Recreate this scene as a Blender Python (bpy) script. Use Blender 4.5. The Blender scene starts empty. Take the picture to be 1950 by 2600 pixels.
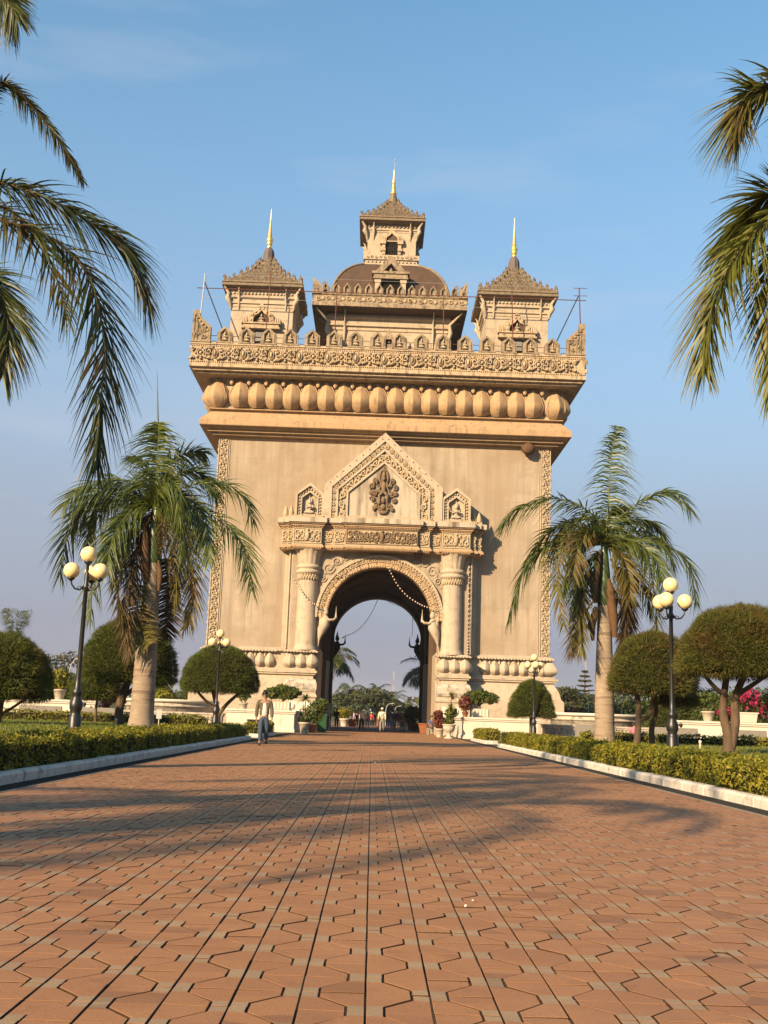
import bpy, bmesh, math, random
import numpy as np
from mathutils import Vector, Matrix

random.seed(7)
RNG = np.random.default_rng(7)
SC = bpy.context.scene
COL = SC.collection
PI = math.pi
R_ = math.radians

# ------------------------------------------------------------------ camera
CAMX, CAMZ, FPX = -0.25, 1.0, 2800.0
YAW, PITCH, ROLL = R_(0.2567), R_(10.5754), R_(2.0)
AF = Vector((math.sin(YAW)*math.cos(PITCH), math.cos(YAW)*math.cos(PITCH), math.sin(PITCH)))
AR = Vector((math.cos(YAW), -math.sin(YAW), 0))
AU = AR.cross(AF)
cr, sr = math.cos(ROLL), math.sin(ROLL)
cam_d = bpy.data.cameras.new('camera')
cam = bpy.data.objects.new('camera', cam_d); COL.objects.link(cam)
ix, iy = AR*cr+AU*sr, AR*(-sr)+AU*cr
M = Matrix.Identity(4)
for i in range(3):
    M[i][0], M[i][1], M[i][2] = ix[i], iy[i], -AF[i]
M[0][3], M[1][3], M[2][3] = CAMX, 0, CAMZ
cam.matrix_world = M
cam_d.sensor_fit = 'VERTICAL'; cam_d.sensor_height = 36; cam_d.sensor_width = 27
cam_d.lens = FPX/2600*36
cam_d.clip_start = 0.1; cam_d.clip_end = 9000
SC.camera = cam

# ------------------------------------------------------------------ sky and sun
SUN_AZ, SUN_EL = R_(38), R_(24)       # sun stands behind the camera, 38 deg to the left
SUN_STRENGTH, SKY_STRENGTH, EXPOSURE = 5.0, 0.09, 1.34
world = bpy.data.worlds.new('World'); SC.world = world; world.use_nodes = True
wn = world.node_tree.nodes; wl = world.node_tree.links
bg = wn['Background']
sky = wn.new('ShaderNodeTexSky'); sky.sky_type = 'NISHITA'; sky.sun_disc = False
sky.sun_elevation = SUN_EL
sky.sun_rotation = PI+SUN_AZ
sky.air_density = 1.0; sky.dust_density = 1.0; sky.ozone_density = 3.0; sky.altitude = 100
# dusty dry-season air: the clear sky pales into a lavender-grey murk towards the horizon, all round
tc_ = wn.new('ShaderNodeTexCoord'); sx_ = wn.new('ShaderNodeSeparateXYZ'); wl.new(tc_.outputs['Generated'], sx_.inputs[0])
def wramp(stops):
    r = wn.new('ShaderNodeValToRGB'); e = r.color_ramp.elements
    while len(e) < len(stops): e.new(.5)
    for q, (pos, c) in zip(e, stops): q.position = pos; q.color = (*c, 1) if hasattr(c, '__len__') else (c, c, c, 1)
    wl.new(sx_.outputs[2], r.inputs[0]); return r.outputs[0]
def wmix(fac, a, b, mode='MIX'):
    n = wn.new('ShaderNodeMix'); n.data_type = 'RGBA'; n.blend_type = mode
    for s_, v_ in ((n.inputs['Factor'], fac), (n.inputs['A'], a), (n.inputs['B'], b)):
        if isinstance(v_, float): s_.default_value = v_
        elif isinstance(v_, tuple): s_.default_value = (*v_, 1)
        else: wl.new(v_, s_)
    return n.outputs['Result']
tinted = wmix(1.0, sky.outputs[0], (.87, 1.2, 1.1), 'MULTIPLY')
murk = wramp([(0.0, (1.18,1.22,1.62)), (.10, (1.50,1.55,1.98)), (.22, (1.68,1.76,2.22))])
blend = wmix(wramp([(0.0, 1.0), (.078, .97), (.184, .86), (.287, .60), (.454, .25), (.62, .02)]), tinted, murk)
# a few faint high wisps
mp_ = wn.new('ShaderNodeMapping'); mp_.inputs['Scale'].default_value = (1.2, 2.0, 7.0); wl.new(tc_.outputs['Generated'], mp_.inputs[0])
nz_ = wn.new('ShaderNodeTexNoise'); nz_.inputs['Scale'].default_value = 1.6; nz_.inputs['Detail'].default_value = 7; nz_.inputs['Roughness'].default_value = .6; wl.new(mp_.outputs[0], nz_.inputs['Vector'])
rw_ = wn.new('ShaderNodeValToRGB'); rw_.color_ramp.elements[0].position = .52; rw_.color_ramp.elements[1].position = .78; rw_.color_ramp.elements[1].color = (.42,.42,.42,1); wl.new(nz_.outputs[0], rw_.inputs[0])
wl.new(wmix(rw_.outputs[0], blend, (2.6, 2.9, 3.4)), bg.inputs[0])
bg.inputs[1].default_value = SKY_STRENGTH
sd = bpy.data.lights.new('sun', 'SUN'); sun = bpy.data.objects.new('sun', sd); COL.objects.link(sun)
sd.energy = SUN_STRENGTH; sd.angle = R_(0.8); sd.color = (1.0, 0.73, 0.43)
to_sun = Vector((-math.sin(SUN_AZ)*math.cos(SUN_EL), -math.cos(SUN_AZ)*math.cos(SUN_EL), math.sin(SUN_EL)))
sun.rotation_euler = to_sun.to_track_quat('Z', 'Y').to_euler()
sun.location = (-30, -40, 40)
SC.view_settings.view_transform = 'Standard'; SC.view_settings.look = 'None'
SC.view_settings.gamma = 1; SC.view_settings.exposure = EXPOSURE
SC.view_settings.use_curve_mapping = False
SC.render.engine = 'CYCLES'
SC.cycles.max_bounces = 6; SC.cycles.transparent_max_bounces = 4

# ------------------------------------------------------------------ helpers
def pix(px, py, Y):
    """point on the photograph's ray (1950x2600 pixels) at depth Y metres"""
    X, Yp = px-975, py-1300
    a, b = X*cr+Yp*sr, -X*sr+Yp*cr
    v = AR*a-AU*b+AF*FPX
    t = Y/v.y
    return Vector((CAMX+v.x*t, Y, CAMZ+v.z*t))

class MB:
    def __init__(s): s.v = []; s.f = []; s.m = []; s.sm = []
    def add(s, v, f, m=0, sm=False):
        o = len(s.v)
        s.v.extend([tuple(p) for p in v])
        for q in f:
            s.f.append(tuple(i+o for i in q)); s.m.append(m); s.sm.append(sm)
        return s
    def box(s, x0, x1, y0, y1, z0, z1, m=0, b=0.0):
        if b > 0:
            return s.boxb(x0, x1, y0, y1, z0, z1, m, b)
        v = [(x, y, z) for z in (z0, z1) for y in (y0, y1) for x in (x0, x1)]
        return s.add(v, [(0,2,3,1),(4,5,7,6),(0,1,5,4),(2,6,7,3),(0,4,6,2),(1,3,7,5)], m)
    def boxb(s, x0, x1, y0, y1, z0, z1, m, b):
        # bevelled top and vertical edges
        def ring(i, z): return [(x0+i+b,y0+i,z),(x1-i-b,y0+i,z),(x1-i,y0+i+b,z),(x1-i,y1-i-b,z),(x1-i-b,y1-i,z),(x0+i+b,y1-i,z),(x0+i,y1-i-b,z),(x0+i,y0+i+b,z)]
        v = ring(0, z0)+ring(0, z1-b)+ring(b, z1)
        f = [tuple(range(7,-1,-1)), tuple(range(16,24))]
        for k in (0, 8):
            for i in range(8):
                j = (i+1) % 8
                f.append((k+i, k+j, k+8+j, k+8+i))
        return s.add(v, f, m)
    def obox(s, c, ax, ay, az, m=0):
        """oriented box: centre and three half-axis vectors"""
        c, ax, ay, az = Vector(c), Vector(ax), Vector(ay), Vector(az)
        v = [c+ax*i+ay*j+az*k for k in (-1,1) for j in (-1,1) for i in (-1,1)]
        return s.add(v, [(0,2,3,1),(4,5,7,6),(0,1,5,4),(2,6,7,3),(0,4,6,2),(1,3,7,5)], m)
    def prism(s, pts, y0, y1, m=0):
        """polygon in x,z extruded along y"""
        n = len(pts)
        a = sum(pts[i][0]*pts[(i+1) % n][1]-pts[(i+1) % n][0]*pts[i][1] for i in range(n))
        if a < 0: pts = pts[::-1]
        v = [(x, y0, z) for x, z in pts]+[(x, y1, z) for x, z in pts]
        f = [tuple(range(n)), tuple(range(2*n-1, n-1, -1))]
        for i in range(n):
            j = (i+1) % n
            f.append((j, i, n+i, n+j))
        return s.add(v, f, m)
    def prismz(s, pts, z0, z1, m=0):
        n = len(pts)
        a = sum(pts[i][0]*pts[(i+1) % n][1]-pts[(i+1) % n][0]*pts[i][1] for i in range(n))
        if a < 0: pts = pts[::-1]
        v = [(x, y, z0) for x, y in pts]+[(x, y, z1) for x, y in pts]
        f = [tuple(range(n-1, -1, -1)), tuple(range(n, 2*n))]
        for i in range(n):
            j = (i+1) % n
            f.append((i, j, n+j, n+i))
        return s.add(v, f, m)
    def band(s, outer, inner, y0, y1, m=0):
        """open strip between two polylines in x,z, extruded y0 (front) .. y1"""
        n = len(outer)
        for i in range(n-1):
            s.prism([outer[i], outer[i+1], inner[i+1], inner[i]], y0, y1, m)
        return s
    def lathe(s, prof, c=(0,0), n=24, m=0, sm=True, rip=None, cap=True):
        v, f = [], []
        k = len(prof)
        for r, z in prof:
            for i in range(n):
                a = 2*PI*i/n
                q = r*(1+(rip(a, z) if rip else 0))
                v.append((c[0]+q*math.cos(a), c[1]+q*math.sin(a), z))
        for j in range(k-1):
            for i in range(n):
                i2 = (i+1) % n
                f.append((j*n+i, j*n+i2, (j+1)*n+i2, (j+1)*n+i))
        s.add(v, f, m, sm)
        if cap:
            s.add(v[-n:], [tuple(range(n))], m); s.add(v[:n], [tuple(range(n-1,-1,-1))], m)
        return s
    def sq(s, cx, cy, prof, m=0, hy=None, cap=True):
        """square mouldings: (half, z) rings"""
        v, f = [], []
        for h, z in prof:
            k = h if hy is None else h+hy
            v += [(cx-h, cy-k, z), (cx+h, cy-k, z), (cx+h, cy+k, z), (cx-h, cy+k, z)]
        for j in range(len(prof)-1):
            for i in range(4):
                i2 = (i+1) % 4
                f.append((j*4+i, j*4+i2, j*4+4+i2, j*4+4+i))
        if cap:
            f.append((3,2,1,0)); e = len(v); f.append((e-4,e-3,e-2,e-1))
        return s.add(v, f, m)
    def rect(s, x0, x1, y0, y1, prof, m=0):
        v, f = [], []
        for o, z in prof:
            v += [(x0-o, y0-o, z), (x1+o, y0-o, z), (x1+o, y1+o, z), (x0-o, y1+o, z)]
        for j in range(len(prof)-1):
            for i in range(4):
                i2 = (i+1) % 4
                f.append((j*4+i, j*4+i2, j*4+4+i2, j*4+4+i))
        f.append((3,2,1,0)); e = len(v); f.append((e-4,e-3,e-2,e-1))
        return s.add(v, f, m)
    def tube(s, pts, rad, n=6, m=0, sm=True, cap=True):
        pts = [Vector(p) for p in pts]
        if not hasattr(rad, '__len__'): rad = [rad]*len(pts)
        v, f = [], []
        t0 = (pts[1]-pts[0]).normalized()
        nrm = t0.orthogonal().normalized()
        for i, p in enumerate(pts):
            t = (pts[min(i+1, len(pts)-1)]-pts[max(i-1, 0)])
            t = t.normalized() if t.length > 1e-9 else t0
            nrm = (nrm-t*nrm.dot(t))
            nrm = nrm.normalized() if nrm.length > 1e-6 else t.orthogonal().normalized()
            b = t.cross(nrm)
            for k in range(n):
                a = 2*PI*k/n
                v.append(p+(nrm*math.cos(a)+b*math.sin(a))*rad[i])
        for j in range(len(pts)-1):
            for k in range(n):
                k2 = (k+1) % n
                f.append((j*n+k, j*n+k2, (j+1)*n+k2, (j+1)*n+k))
        s.add(v, f, m, sm)
        if cap:
            e = len(v)
            s.add(v[:n], [tuple(range(n-1,-1,-1))], m); s.add(v[-n:], [tuple(range(n))], m)
        return s
    def ell(s, c, r, n=10, k=6, m=0, sm=True):
        """ellipsoid"""
        c = Vector(c); v = [c+Vector((0,0,-r[2]))]
        for j in range(1, k):
            ph = -PI/2+PI*j/k
            for i in range(n):
                a = 2*PI*i/n
                v.append(c+Vector((r[0]*math.cos(ph)*math.cos(a), r[1]*math.cos(ph)*math.sin(a), r[2]*math.sin(ph))))
        v.append(c+Vector((0,0,r[2])))
        f = []
        for i in range(n):
            f.append((0, 1+(i+1) % n, 1+i))
        for j in range(k-2):
            for i in range(n):
                i2 = (i+1) % n
                f.append((1+j*n+i, 1+j*n+i2, 1+(j+1)*n+i2, 1+(j+1)*n+i))
        e = len(v)-1
        for i in range(n):
            f.append((e, 1+(k-2)*n+i, 1+(k-2)*n+(i+1) % n))
        return s.add(v, f, m, sm)
    def xform(s, M, start=0):
        for i in range(start, len(s.v)):
            s.v[i] = tuple(M @ Vector(s.v[i]))
        return s
    def merge(s, o, M=None, dm=0):
        v = o.v if M is None else [tuple(M @ Vector(p)) for p in o.v]
        off = len(s.v); s.v.extend(v)
        s.f.extend([tuple(i+off for i in q) for q in o.f]); s.m.extend([a+dm for a in o.m]); s.sm.extend(o.sm)
        return s
    def mesh(s, name, mats, origin=(0,0,0)):
        me = bpy.data.meshes.new(name)
        ox, oy, oz = origin
        me.from_pydata([(x-ox, y-oy, z-oz) for x, y, z in s.v], [], s.f)
        for mt in (mats if isinstance(mats, (list, tuple)) else [mats]): me.materials.append(mt)
        me.polygons.foreach_set('material_index', s.m)
        me.polygons.foreach_set('use_smooth', s.sm)
        me.update()
        return me

ORI = {}
def link(name, me, parent=None, loc=(0,0,0), rot=(0,0,0), scale=None):
    o = bpy.data.objects.new(name, me); COL.objects.link(o)
    o.location = loc; o.rotation_euler = rot
    if scale is not None: o.scale = scale
    if parent is not None: o.parent = parent
    return o
def root_origin(parent):
    p = parent
    off = Vector((0,0,0))
    while p is not None:
        off += p.location; p = p.parent
    return off
def build(mb, name, mats, parent=None):
    """mesh object from world-space coordinates under an (unrotated) parent"""
    return link(name, mb.mesh(name, mats, root_origin(parent)), parent)
def empty(name, loc, label, cat, group=None, parent=None):
    o = bpy.data.objects.new(name, None); COL.objects.link(o); o.location = loc
    o.empty_display_size = 0.3
    if parent is not None:
        o.parent = parent
    else:
        tag(o, label, cat, group)
    return o
def tag(o, label, cat, group=None):
    o['label'] = label; o['category'] = cat
    if group: o['group'] = group
    return o
def structure(o): o['kind'] = 'structure'; return o
def stuff(o): o['kind'] = 'stuff'; return o
def copy_tree(src, parent=None):
    c = src.copy(); COL.objects.link(c)
    if parent is not None: c.parent = parent
    for ch in list(src.children): copy_tree(ch, c)
    return c
def np_mesh(name, V, F, mats, midx=None, smooth=False):
    """V (n,3), F (m,k) arrays"""
    me = bpy.data.meshes.new(name)
    k = F.shape[1]; nf = len(F)
    me.vertices.add(len(V)); me.vertices.foreach_set('co', np.ascontiguousarray(V, dtype=np.float32).ravel())
    me.loops.add(nf*k); me.loops.foreach_set('vertex_index', np.ascontiguousarray(F, dtype=np.int32).ravel())
    me.polygons.add(nf); me.polygons.foreach_set('loop_start', np.arange(0, nf*k, k, dtype=np.int32))
    for mt in (mats if isinstance(mats, (list, tuple)) else [mats]): me.materials.append(mt)
    if midx is not None: me.polygons.foreach_set('material_index', np.ascontiguousarray(midx, dtype=np.int32))
    me.polygons.foreach_set('use_smooth', np.full(nf, smooth, dtype=bool))
    me.update(calc_edges=True)
    return me
def boolean_cut(obj, cutters):
    for c in cutters:
        md = obj.modifiers.new('b', 'BOOLEAN'); md.operation = 'DIFFERENCE'; md.object = c; md.solver = 'EXACT'
    dg = bpy.context.evaluated_depsgraph_get()
    me = bpy.data.meshes.new_from_object(obj.evaluated_get(dg))
    obj.modifiers.clear(); obj.data = me
def cat(pts, n):
    """Catmull-Rom samples through points"""
    P = [Vector(p) for p in pts]
    P = [P[0]*2-P[1]]+P+[P[-1]*2-P[-2]]
    segs = len(P)-3; out = []
    for i in range(n):
        u = i/(n-1)*segs; k = min(int(u), segs-1); t = u-k
        a, b, c, d = P[k:k+4]
        out.append(0.5*((2*b)+(c-a)*t+(2*a-5*b+4*c-d)*t*t+(3*b-a-3*c+d)*t*t*t))
    return out

# ------------------------------------------------------------------ materials
KA = .68                                 # all base colours below are scaled by this
def nodes(name):
    m = bpy.data.materials.new(name); m.use_nodes = True
    nt = m.node_tree; return m, nt, nt.nodes['Principled BSDF']
def setspec(b, rough, spec=0.3):
    b.inputs['Roughness'].default_value = rough
    b.inputs['Specular IOR Level'].default_value = spec
def noise(nt, vec, scale, detail=5, rough=0.6):
    n = nt.nodes.new('ShaderNodeTexNoise'); n.inputs['Scale'].default_value = scale
    n.inputs['Detail'].default_value = detail; n.inputs['Roughness'].default_value = rough
    if vec is not None: nt.links.new(vec, n.inputs['Vector'])
    return n.outputs['Fac']
def ramp(nt, fac, a, b, ca=(0,0,0,1), cb=(1,1,1,1)):
    r = nt.nodes.new('ShaderNodeValToRGB'); r.color_ramp.elements[0].position = a; r.color_ramp.elements[1].position = b
    r.color_ramp.elements[0].color = ca; r.color_ramp.elements[1].color = cb
    nt.links.new(fac, r.inputs[0]); return r.outputs[0]
def mix(nt, fac, a, b, mode='MIX'):
    n = nt.nodes.new('ShaderNodeMix'); n.data_type = 'RGBA'; n.blend_type = mode
    for sock, val in ((n.inputs['Factor'], fac), (n.inputs['A'], a), (n.inputs['B'], b)):
        if isinstance(val, (int, float)): sock.default_value = val
        elif isinstance(val, tuple): sock.default_value = (*val[:3], 1)
        else: nt.links.new(val, sock)
    return n.outputs['Result']
def math_(nt, op, a, b=0.0):
    n = nt.nodes.new('ShaderNodeMath'); n.operation = op
    for sock, val in ((n.inputs[0], a), (n.inputs[1], b)):
        if isinstance(val, (int, float)): sock.default_value = val
        else: nt.links.new(val, sock)
    return n.outputs[0]
def scaled(nt, vec, s):
    n = nt.nodes.new('ShaderNodeMapping'); n.inputs['Scale'].default_value = s
    nt.links.new(vec, n.inputs['Vector']); return n.outputs[0]
def bump(nt, b, h, strength, dist=0.02):
    n = nt.nodes.new('ShaderNodeBump'); n.inputs['Strength'].default_value = strength; n.inputs['Distance'].default_value = dist
    nt.links.new(h, n.inputs['Height']); nt.links.new(n.outputs[0], b.inputs['Normal'])
def stone(name, c1, c2, sc=1.2, rough=0.85, stain=None, stain_lo=0.55, stain_hi=0.75, streak=None, streak_lo=.5, streak_hi=.75, streak_s=(3, 3, .25), bmp=0.4, fine=18, lichen=None, lich=(.55,.7), k=.74, lines=0):
    sc_ = lambda c: None if c is None else tuple(x*k*KA for x in c)
    c1, c2, stain, streak, lichen = map(sc_, (c1, c2, stain, streak, lichen))
    m, nt, b = nodes(name); setspec(b, rough, 0.2)
    g = nt.nodes.new('ShaderNodeNewGeometry'); pos = g.outputs['Position']
    col = mix(nt, ramp(nt, noise(nt, pos, sc, 6), .3, .7), c1, c2)
    col = mix(nt, math_(nt, 'MULTIPLY', noise(nt, pos, fine, 4), .45), col, tuple(x*.72 for x in c1))
    if stain: col = mix(nt, ramp(nt, noise(nt, pos, sc*1.7+.3, 8, .68), stain_lo, stain_hi), col, stain)
    if streak: col = mix(nt, ramp(nt, noise(nt, scaled(nt, pos, streak_s), 1.0, 6, .62), streak_lo, streak_hi), col, streak)
    if lichen: col = mix(nt, ramp(nt, noise(nt, pos, 5.0, 8, .72), *lich), col, lichen)
    if lines:
        sp = nt.nodes.new('ShaderNodeSeparateXYZ'); nt.links.new(pos, sp.inputs[0])
        fr = math_(nt, 'FRACT', math_(nt, 'MULTIPLY', math_(nt, 'ADD', sp.outputs[2], math_(nt, 'MULTIPLY', noise(nt, pos, .8, 2), .05)), lines))
        ln = math_(nt, 'MULTIPLY', ramp(nt, fr, .965, .985), ramp(nt, noise(nt, pos, .5, 4), .35, .65))
        col = mix(nt, math_(nt, 'MULTIPLY', ln, .38), col, tuple(x*.45 for x in c2))
        col = mix(nt, math_(nt, 'MULTIPLY', ramp(nt, noise(nt, scaled(nt, pos, (7,7,.22)), 1.0, 7, .7), .54, .72), .62), col, tuple(x*.58 for x in c2))
        col = mix(nt, math_(nt, 'MULTIPLY', ramp(nt, noise(nt, pos, .16, 5, .6), .44, .60), .75), col, tuple(a*b for a, b in zip(c2, (.80,.74,.66))))
    nt.links.new(col, b.inputs['Base Color'])
    h = math_(nt, 'ADD', noise(nt, pos, fine*1.4, 6), math_(nt, 'MULTIPLY', noise(nt, pos, 3.0, 3), 1.2))
    bump(nt, b, h, bmp, .03)
    return m
def plain(name, c, rough=0.6, spec=0.3, var=0.12, sc=6.0, metal=0.0, bmp=0.0):
    m, nt, b = nodes(name); setspec(b, rough, spec); b.inputs['Metallic'].default_value = metal
    c = tuple(x*(KA if metal < .3 else 1) for x in c)
    tc = nt.nodes.new('ShaderNodeNewGeometry').outputs['Position']
    col = mix(nt, noise(nt, tc, sc, 5), tuple(x*(1-var*1.6) for x in c), tuple(min(1, x*(1+var)) for x in c))
    nt.links.new(col, b.inputs['Base Color'])
    if bmp: bump(nt, b, noise(nt, tc, sc*6, 4), bmp, .01)
    return m
def leaf(name, c1, c2, c3=None, trans=0.25, rough=0.55, patch=0.9, spec=0.25):
    """foliage: colour varies leaf by leaf and in soft patches"""
    m, nt, b = nodes(name); setspec(b, rough, spec)
    c1, c2, c3 = [None if c is None else tuple(x*KA*1.08 for x in c) for c in (c1, c2, c3)]
    g = nt.nodes.new('ShaderNodeNewGeometry')
    col = mix(nt, g.outputs['Random Per Island'], c1, c2)
    if c3: col = mix(nt, ramp(nt, noise(nt, g.outputs['Position'], patch, 4), .48, .66), col, c3)
    nt.links.new(col, b.inputs['Base Color'])
    if trans:
        t = nt.nodes.new('ShaderNodeBsdfTranslucent'); nt.links.new(col, t.inputs[0])
        mx = nt.nodes.new('ShaderNodeMixShader'); mx.inputs[0].default_value = trans
        nt.links.new(b.outputs[0], mx.inputs[1]); nt.links.new(t.outputs[0], mx.inputs[2])
        nt.links.new(mx.outputs[0], nt.nodes['Material Output'].inputs[0])
    return m

M_WALL = stone('plaster_wall', (.66,.55,.425), (.55,.45,.345), sc=.30, stain=(.40,.32,.235), stain_lo=.5, stain_hi=.75, streak=(.33,.255,.18), streak_lo=.44, streak_hi=.80, streak_s=(2.2,2.2,.12), bmp=.25, lines=.8)
M_CORN = stone('plaster_cornice', (.70,.47,.27), (.60,.40,.225), sc=.7, stain=(.46,.33,.215), stain_lo=.48, stain_hi=.72, streak=(.24,.175,.12), streak_lo=.53, streak_hi=.77, streak_s=(4,4,.5), bmp=.25)
M_FRZ = stone('weathered_frieze', (.80,.62,.42), (.66,.50,.33), sc=1.2, stain=(.30,.215,.14), stain_lo=.5, stain_hi=.74, streak=(.15,.115,.085), streak_lo=.50, streak_hi=.74, streak_s=(5,5,.8), bmp=.6)
M_MERL = stone('weathered_parapet', (.60,.465,.315), (.46,.355,.24), sc=1.6, stain=(.17,.13,.10), stain_lo=.46, stain_hi=.68, streak=(.17,.14,.11), streak_lo=.5, streak_hi=.72, streak_s=(6,6,.9), bmp=.8)
M_PALE = stone('pale_plaster', (.74,.615,.47), (.63,.515,.385), sc=.9, stain=(.33,.26,.185), stain_lo=.52, stain_hi=.78, streak=(.30,.235,.17), streak_lo=.56, streak_hi=.82, streak_s=(3.5,3.5,.35), bmp=.3)
M_REL = stone('carved_plaster', (.74,.59,.40), (.62,.48,.32), sc=1.5, stain=(.30,.23,.16), stain_lo=.55, stain_hi=.76, bmp=.7, fine=26)
M_RELD = stone('stained_carving', (.36,.25,.15), (.28,.19,.12), sc=2.2, stain=(.15,.10,.07), stain_lo=.5, stain_hi=.75, bmp=.7, fine=26)
M_PANEL = stone('stained_panel', (.74,.64,.51), (.64,.54,.42), sc=1.0, streak=(.22,.17,.13), streak_lo=.46, streak_hi=.66, streak_s=(1.7,1.7,.2), bmp=.3)
M_ROOF = stone('roof_tiles_weathered', (.42,.33,.235), (.31,.24,.17), sc=2.5, stain=(.16,.13,.10), stain_lo=.48, stain_hi=.7, bmp=.8)
M_DOME = stone('mouldy_dome', (.17,.10,.068), (.125,.078,.052), sc=.8, streak=(.09,.065,.05), streak_lo=.45, streak_hi=.72, streak_s=(2.5,2.5,.3), lichen=(.34,.25,.17), lich=(.6,.78), bmp=.7)
M_SHADE = stone('plaster_shade', (.17,.115,.075), (.12,.08,.055), sc=1.0, bmp=.3)  # plaster with shade put into its colour, for passages, recesses and undersides
M_DARK = plain('dark_opening', (.015,.012,.010), .9, .05, .2)
M_BLUE = stone('mosaic_blue', (.20,.17,.19), (.26,.20,.16), sc=6, bmp=.6)
M_GOLD = plain('gilded', (.80,.55,.14), .32, .5, .15, 4, metal=.75)
M_PGOLD = plain('pale_gilding', (.74,.58,.28), .4, .5, .15, 4, metal=.5)
M_WHITE = stone('white_limewash', k=.92, c1=(.80,.74,.64), c2=(.74,.66,.54), sc=1.4, stain=(.42,.35,.27), stain_lo=.6, stain_hi=.8, streak=(.36,.30,.24), streak_lo=.6, streak_hi=.85, streak_s=(3,3,.8), bmp=.3)
M_OLDW = stone('mouldy_limewash', k=.92, c1=(.66,.58,.48), c2=(.54,.46,.37), sc=1.6, stain=(.22,.19,.16), stain_lo=.47, stain_hi=.66, bmp=.5)
M_KERB = stone('kerb_paint', k=1.08, c1=(.78,.72,.63), c2=(.70,.63,.55), sc=2.2, stain=(.26,.22,.18), stain_lo=.50, stain_hi=.72, bmp=.6, fine=30)
M_IRON = plain('drain_iron', (.022,.020,.018), .75, .3, .3, 20)
M_POLE = plain('lamp_black', (.014,.014,.015), .42, .45, .2, 8)
M_STEEL = plain('rusty_rod', (.16,.055,.04), .7, .2, .3, 3)
M_GALV = plain('galvanised', (.45,.46,.47), .45, .4, .1, 3)
M_CONC = stone('concrete_seat', (.40,.37,.33), (.33,.30,.26), sc=2, stain=(.2,.18,.16), bmp=.4)
M_TERRA = stone('terracotta', (.50,.19,.09), (.42,.15,.07), sc=2, bmp=.3)
M_POTW = stone('pot_stone', k=.92, c1=(.66,.58,.46), c2=(.55,.47,.36), sc=4, stain=(.3,.25,.19), bmp=.5)
M_BIN = plain('bin_green', (.012,.075,.022), .45, .4, .12)  # green darkened to put the shade by the jamb into the colour
M_SAND = stone('joint_sand', (.16,.095,.055), (.07,.042,.026), sc=7, bmp=.8, fine=60)
M_SOIL = stone('soil', (.20,.12,.07), (.13,.08,.05), sc=3, bmp=1)
def globe_mat():
    m, nt, b = nodes('opal_globe'); setspec(b, .22, .45)
    g = nt.nodes.new('ShaderNodeNewGeometry').outputs['Position']
    nt.links.new(mix(nt, noise(nt, g, 3, 3), (.70,.56,.31), (.64,.49,.25)), b.inputs['Base Color'])
    b.inputs['Subsurface Weight'].default_value = .25
    b.inputs['Subsurface Radius'].default_value = (.1,.08,.05); b.inputs['Subsurface Scale'].default_value = .1
    return m
M_GLOBE = globe_mat()
def paver_mat(name, c1, c2, c3):
    m, nt, b = nodes(name); setspec(b, .62, .3)
    c1, c2, c3 = [tuple(x*KA*1.06 for x in c) for c in (c1, c2, c3)]
    g = nt.nodes.new('ShaderNodeNewGeometry'); pos = g.outputs['Position']
    # one tint per paving cell
    sn = nt.nodes.new('ShaderNodeVectorMath'); sn.operation = 'SNAP'
    sn.inputs[1].default_value = (.2365, .249, 10); nt.links.new(pos, sn.inputs[0])
    wn_ = nt.nodes.new('ShaderNodeTexWhiteNoise'); nt.links.new(sn.outputs[0], wn_.inputs['Vector'])
    col = mix(nt, wn_.outputs['Value'], c1, c2)
    col = mix(nt, math_(nt, 'MULTIPLY', math_(nt, 'GREATER_THAN', wn_.outputs['Value'], .93), .55), col, tuple(x*.6 for x in c2))
    col = mix(nt, ramp(nt, noise(nt, pos, .7, 7, .65), .5, .78), col, c3)
    col = mix(nt, ramp(nt, noise(nt, pos, 55, 5, .7), .45, .8), col, tuple(x*.72 for x in c1))
    col = mix(nt, ramp(nt, noise(nt, pos, 3.1, 8, .7), .58, .72), col, tuple(x*.78 for x in c2))
    nt.links.new(col, b.inputs['Base Color'])
    col = mix(nt, math_(nt, 'MULTIPLY', ramp(nt, noise(nt, pos, .33, 6, .7), .52, .72), .45), col, tuple(x*.62 for x in c2))
    col = mix(nt, math_(nt, 'MULTIPLY', ramp(nt, noise(nt, pos, 24, 6, .75), .60, .72), .5), col, (.27,.18,.10))
    nt.links.new(ramp(nt, noise(nt, pos, 9, 5), .3, .7, (.48,.48,.48,1), (.78,.78,.78,1)), b.inputs['Roughness'])
    bump(nt, b, math_(nt, 'ADD', noise(nt, pos, 90, 5), noise(nt, pos, 14, 4)), .35, .006)
    return m
M_PAV = paver_mat('paver_orange', (.38,.184,.080), (.315,.148,.066), (.42,.22,.104))
M_PAVG = paver_mat('paver_grey_end', (.37,.255,.15), (.31,.21,.125), (.39,.27,.165))
M_HEDGE = leaf('hedge_leaf', (.17,.185,.014), (.36,.30,.026), (.075,.095,.014), .35, .5, 2.4)
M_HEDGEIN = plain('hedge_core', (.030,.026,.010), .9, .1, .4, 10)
M_GRASS = leaf('grass_blade', (.12,.17,.018), (.18,.21,.03), (.20,.18,.04), .25, .6, .5)
M_LAWN = stone('lawn_ground', (.19,.23,.035), (.23,.22,.05), sc=.6, stain=(.17,.14,.05), stain_lo=.6, stain_hi=.8, bmp=1, fine=40)
M_NEEDLE = leaf('casuarina_needle', (.060,.092,.010), (.115,.135,.014), (.10,.085,.014), .25, .6, 1.1)
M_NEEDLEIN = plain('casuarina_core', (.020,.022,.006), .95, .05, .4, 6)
M_BARK = stone('bark', (.22,.15,.10), (.13,.09,.06), sc=3, streak=(.30,.20,.13), streak_s=(14,14,2), bmp=1, fine=30)
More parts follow.
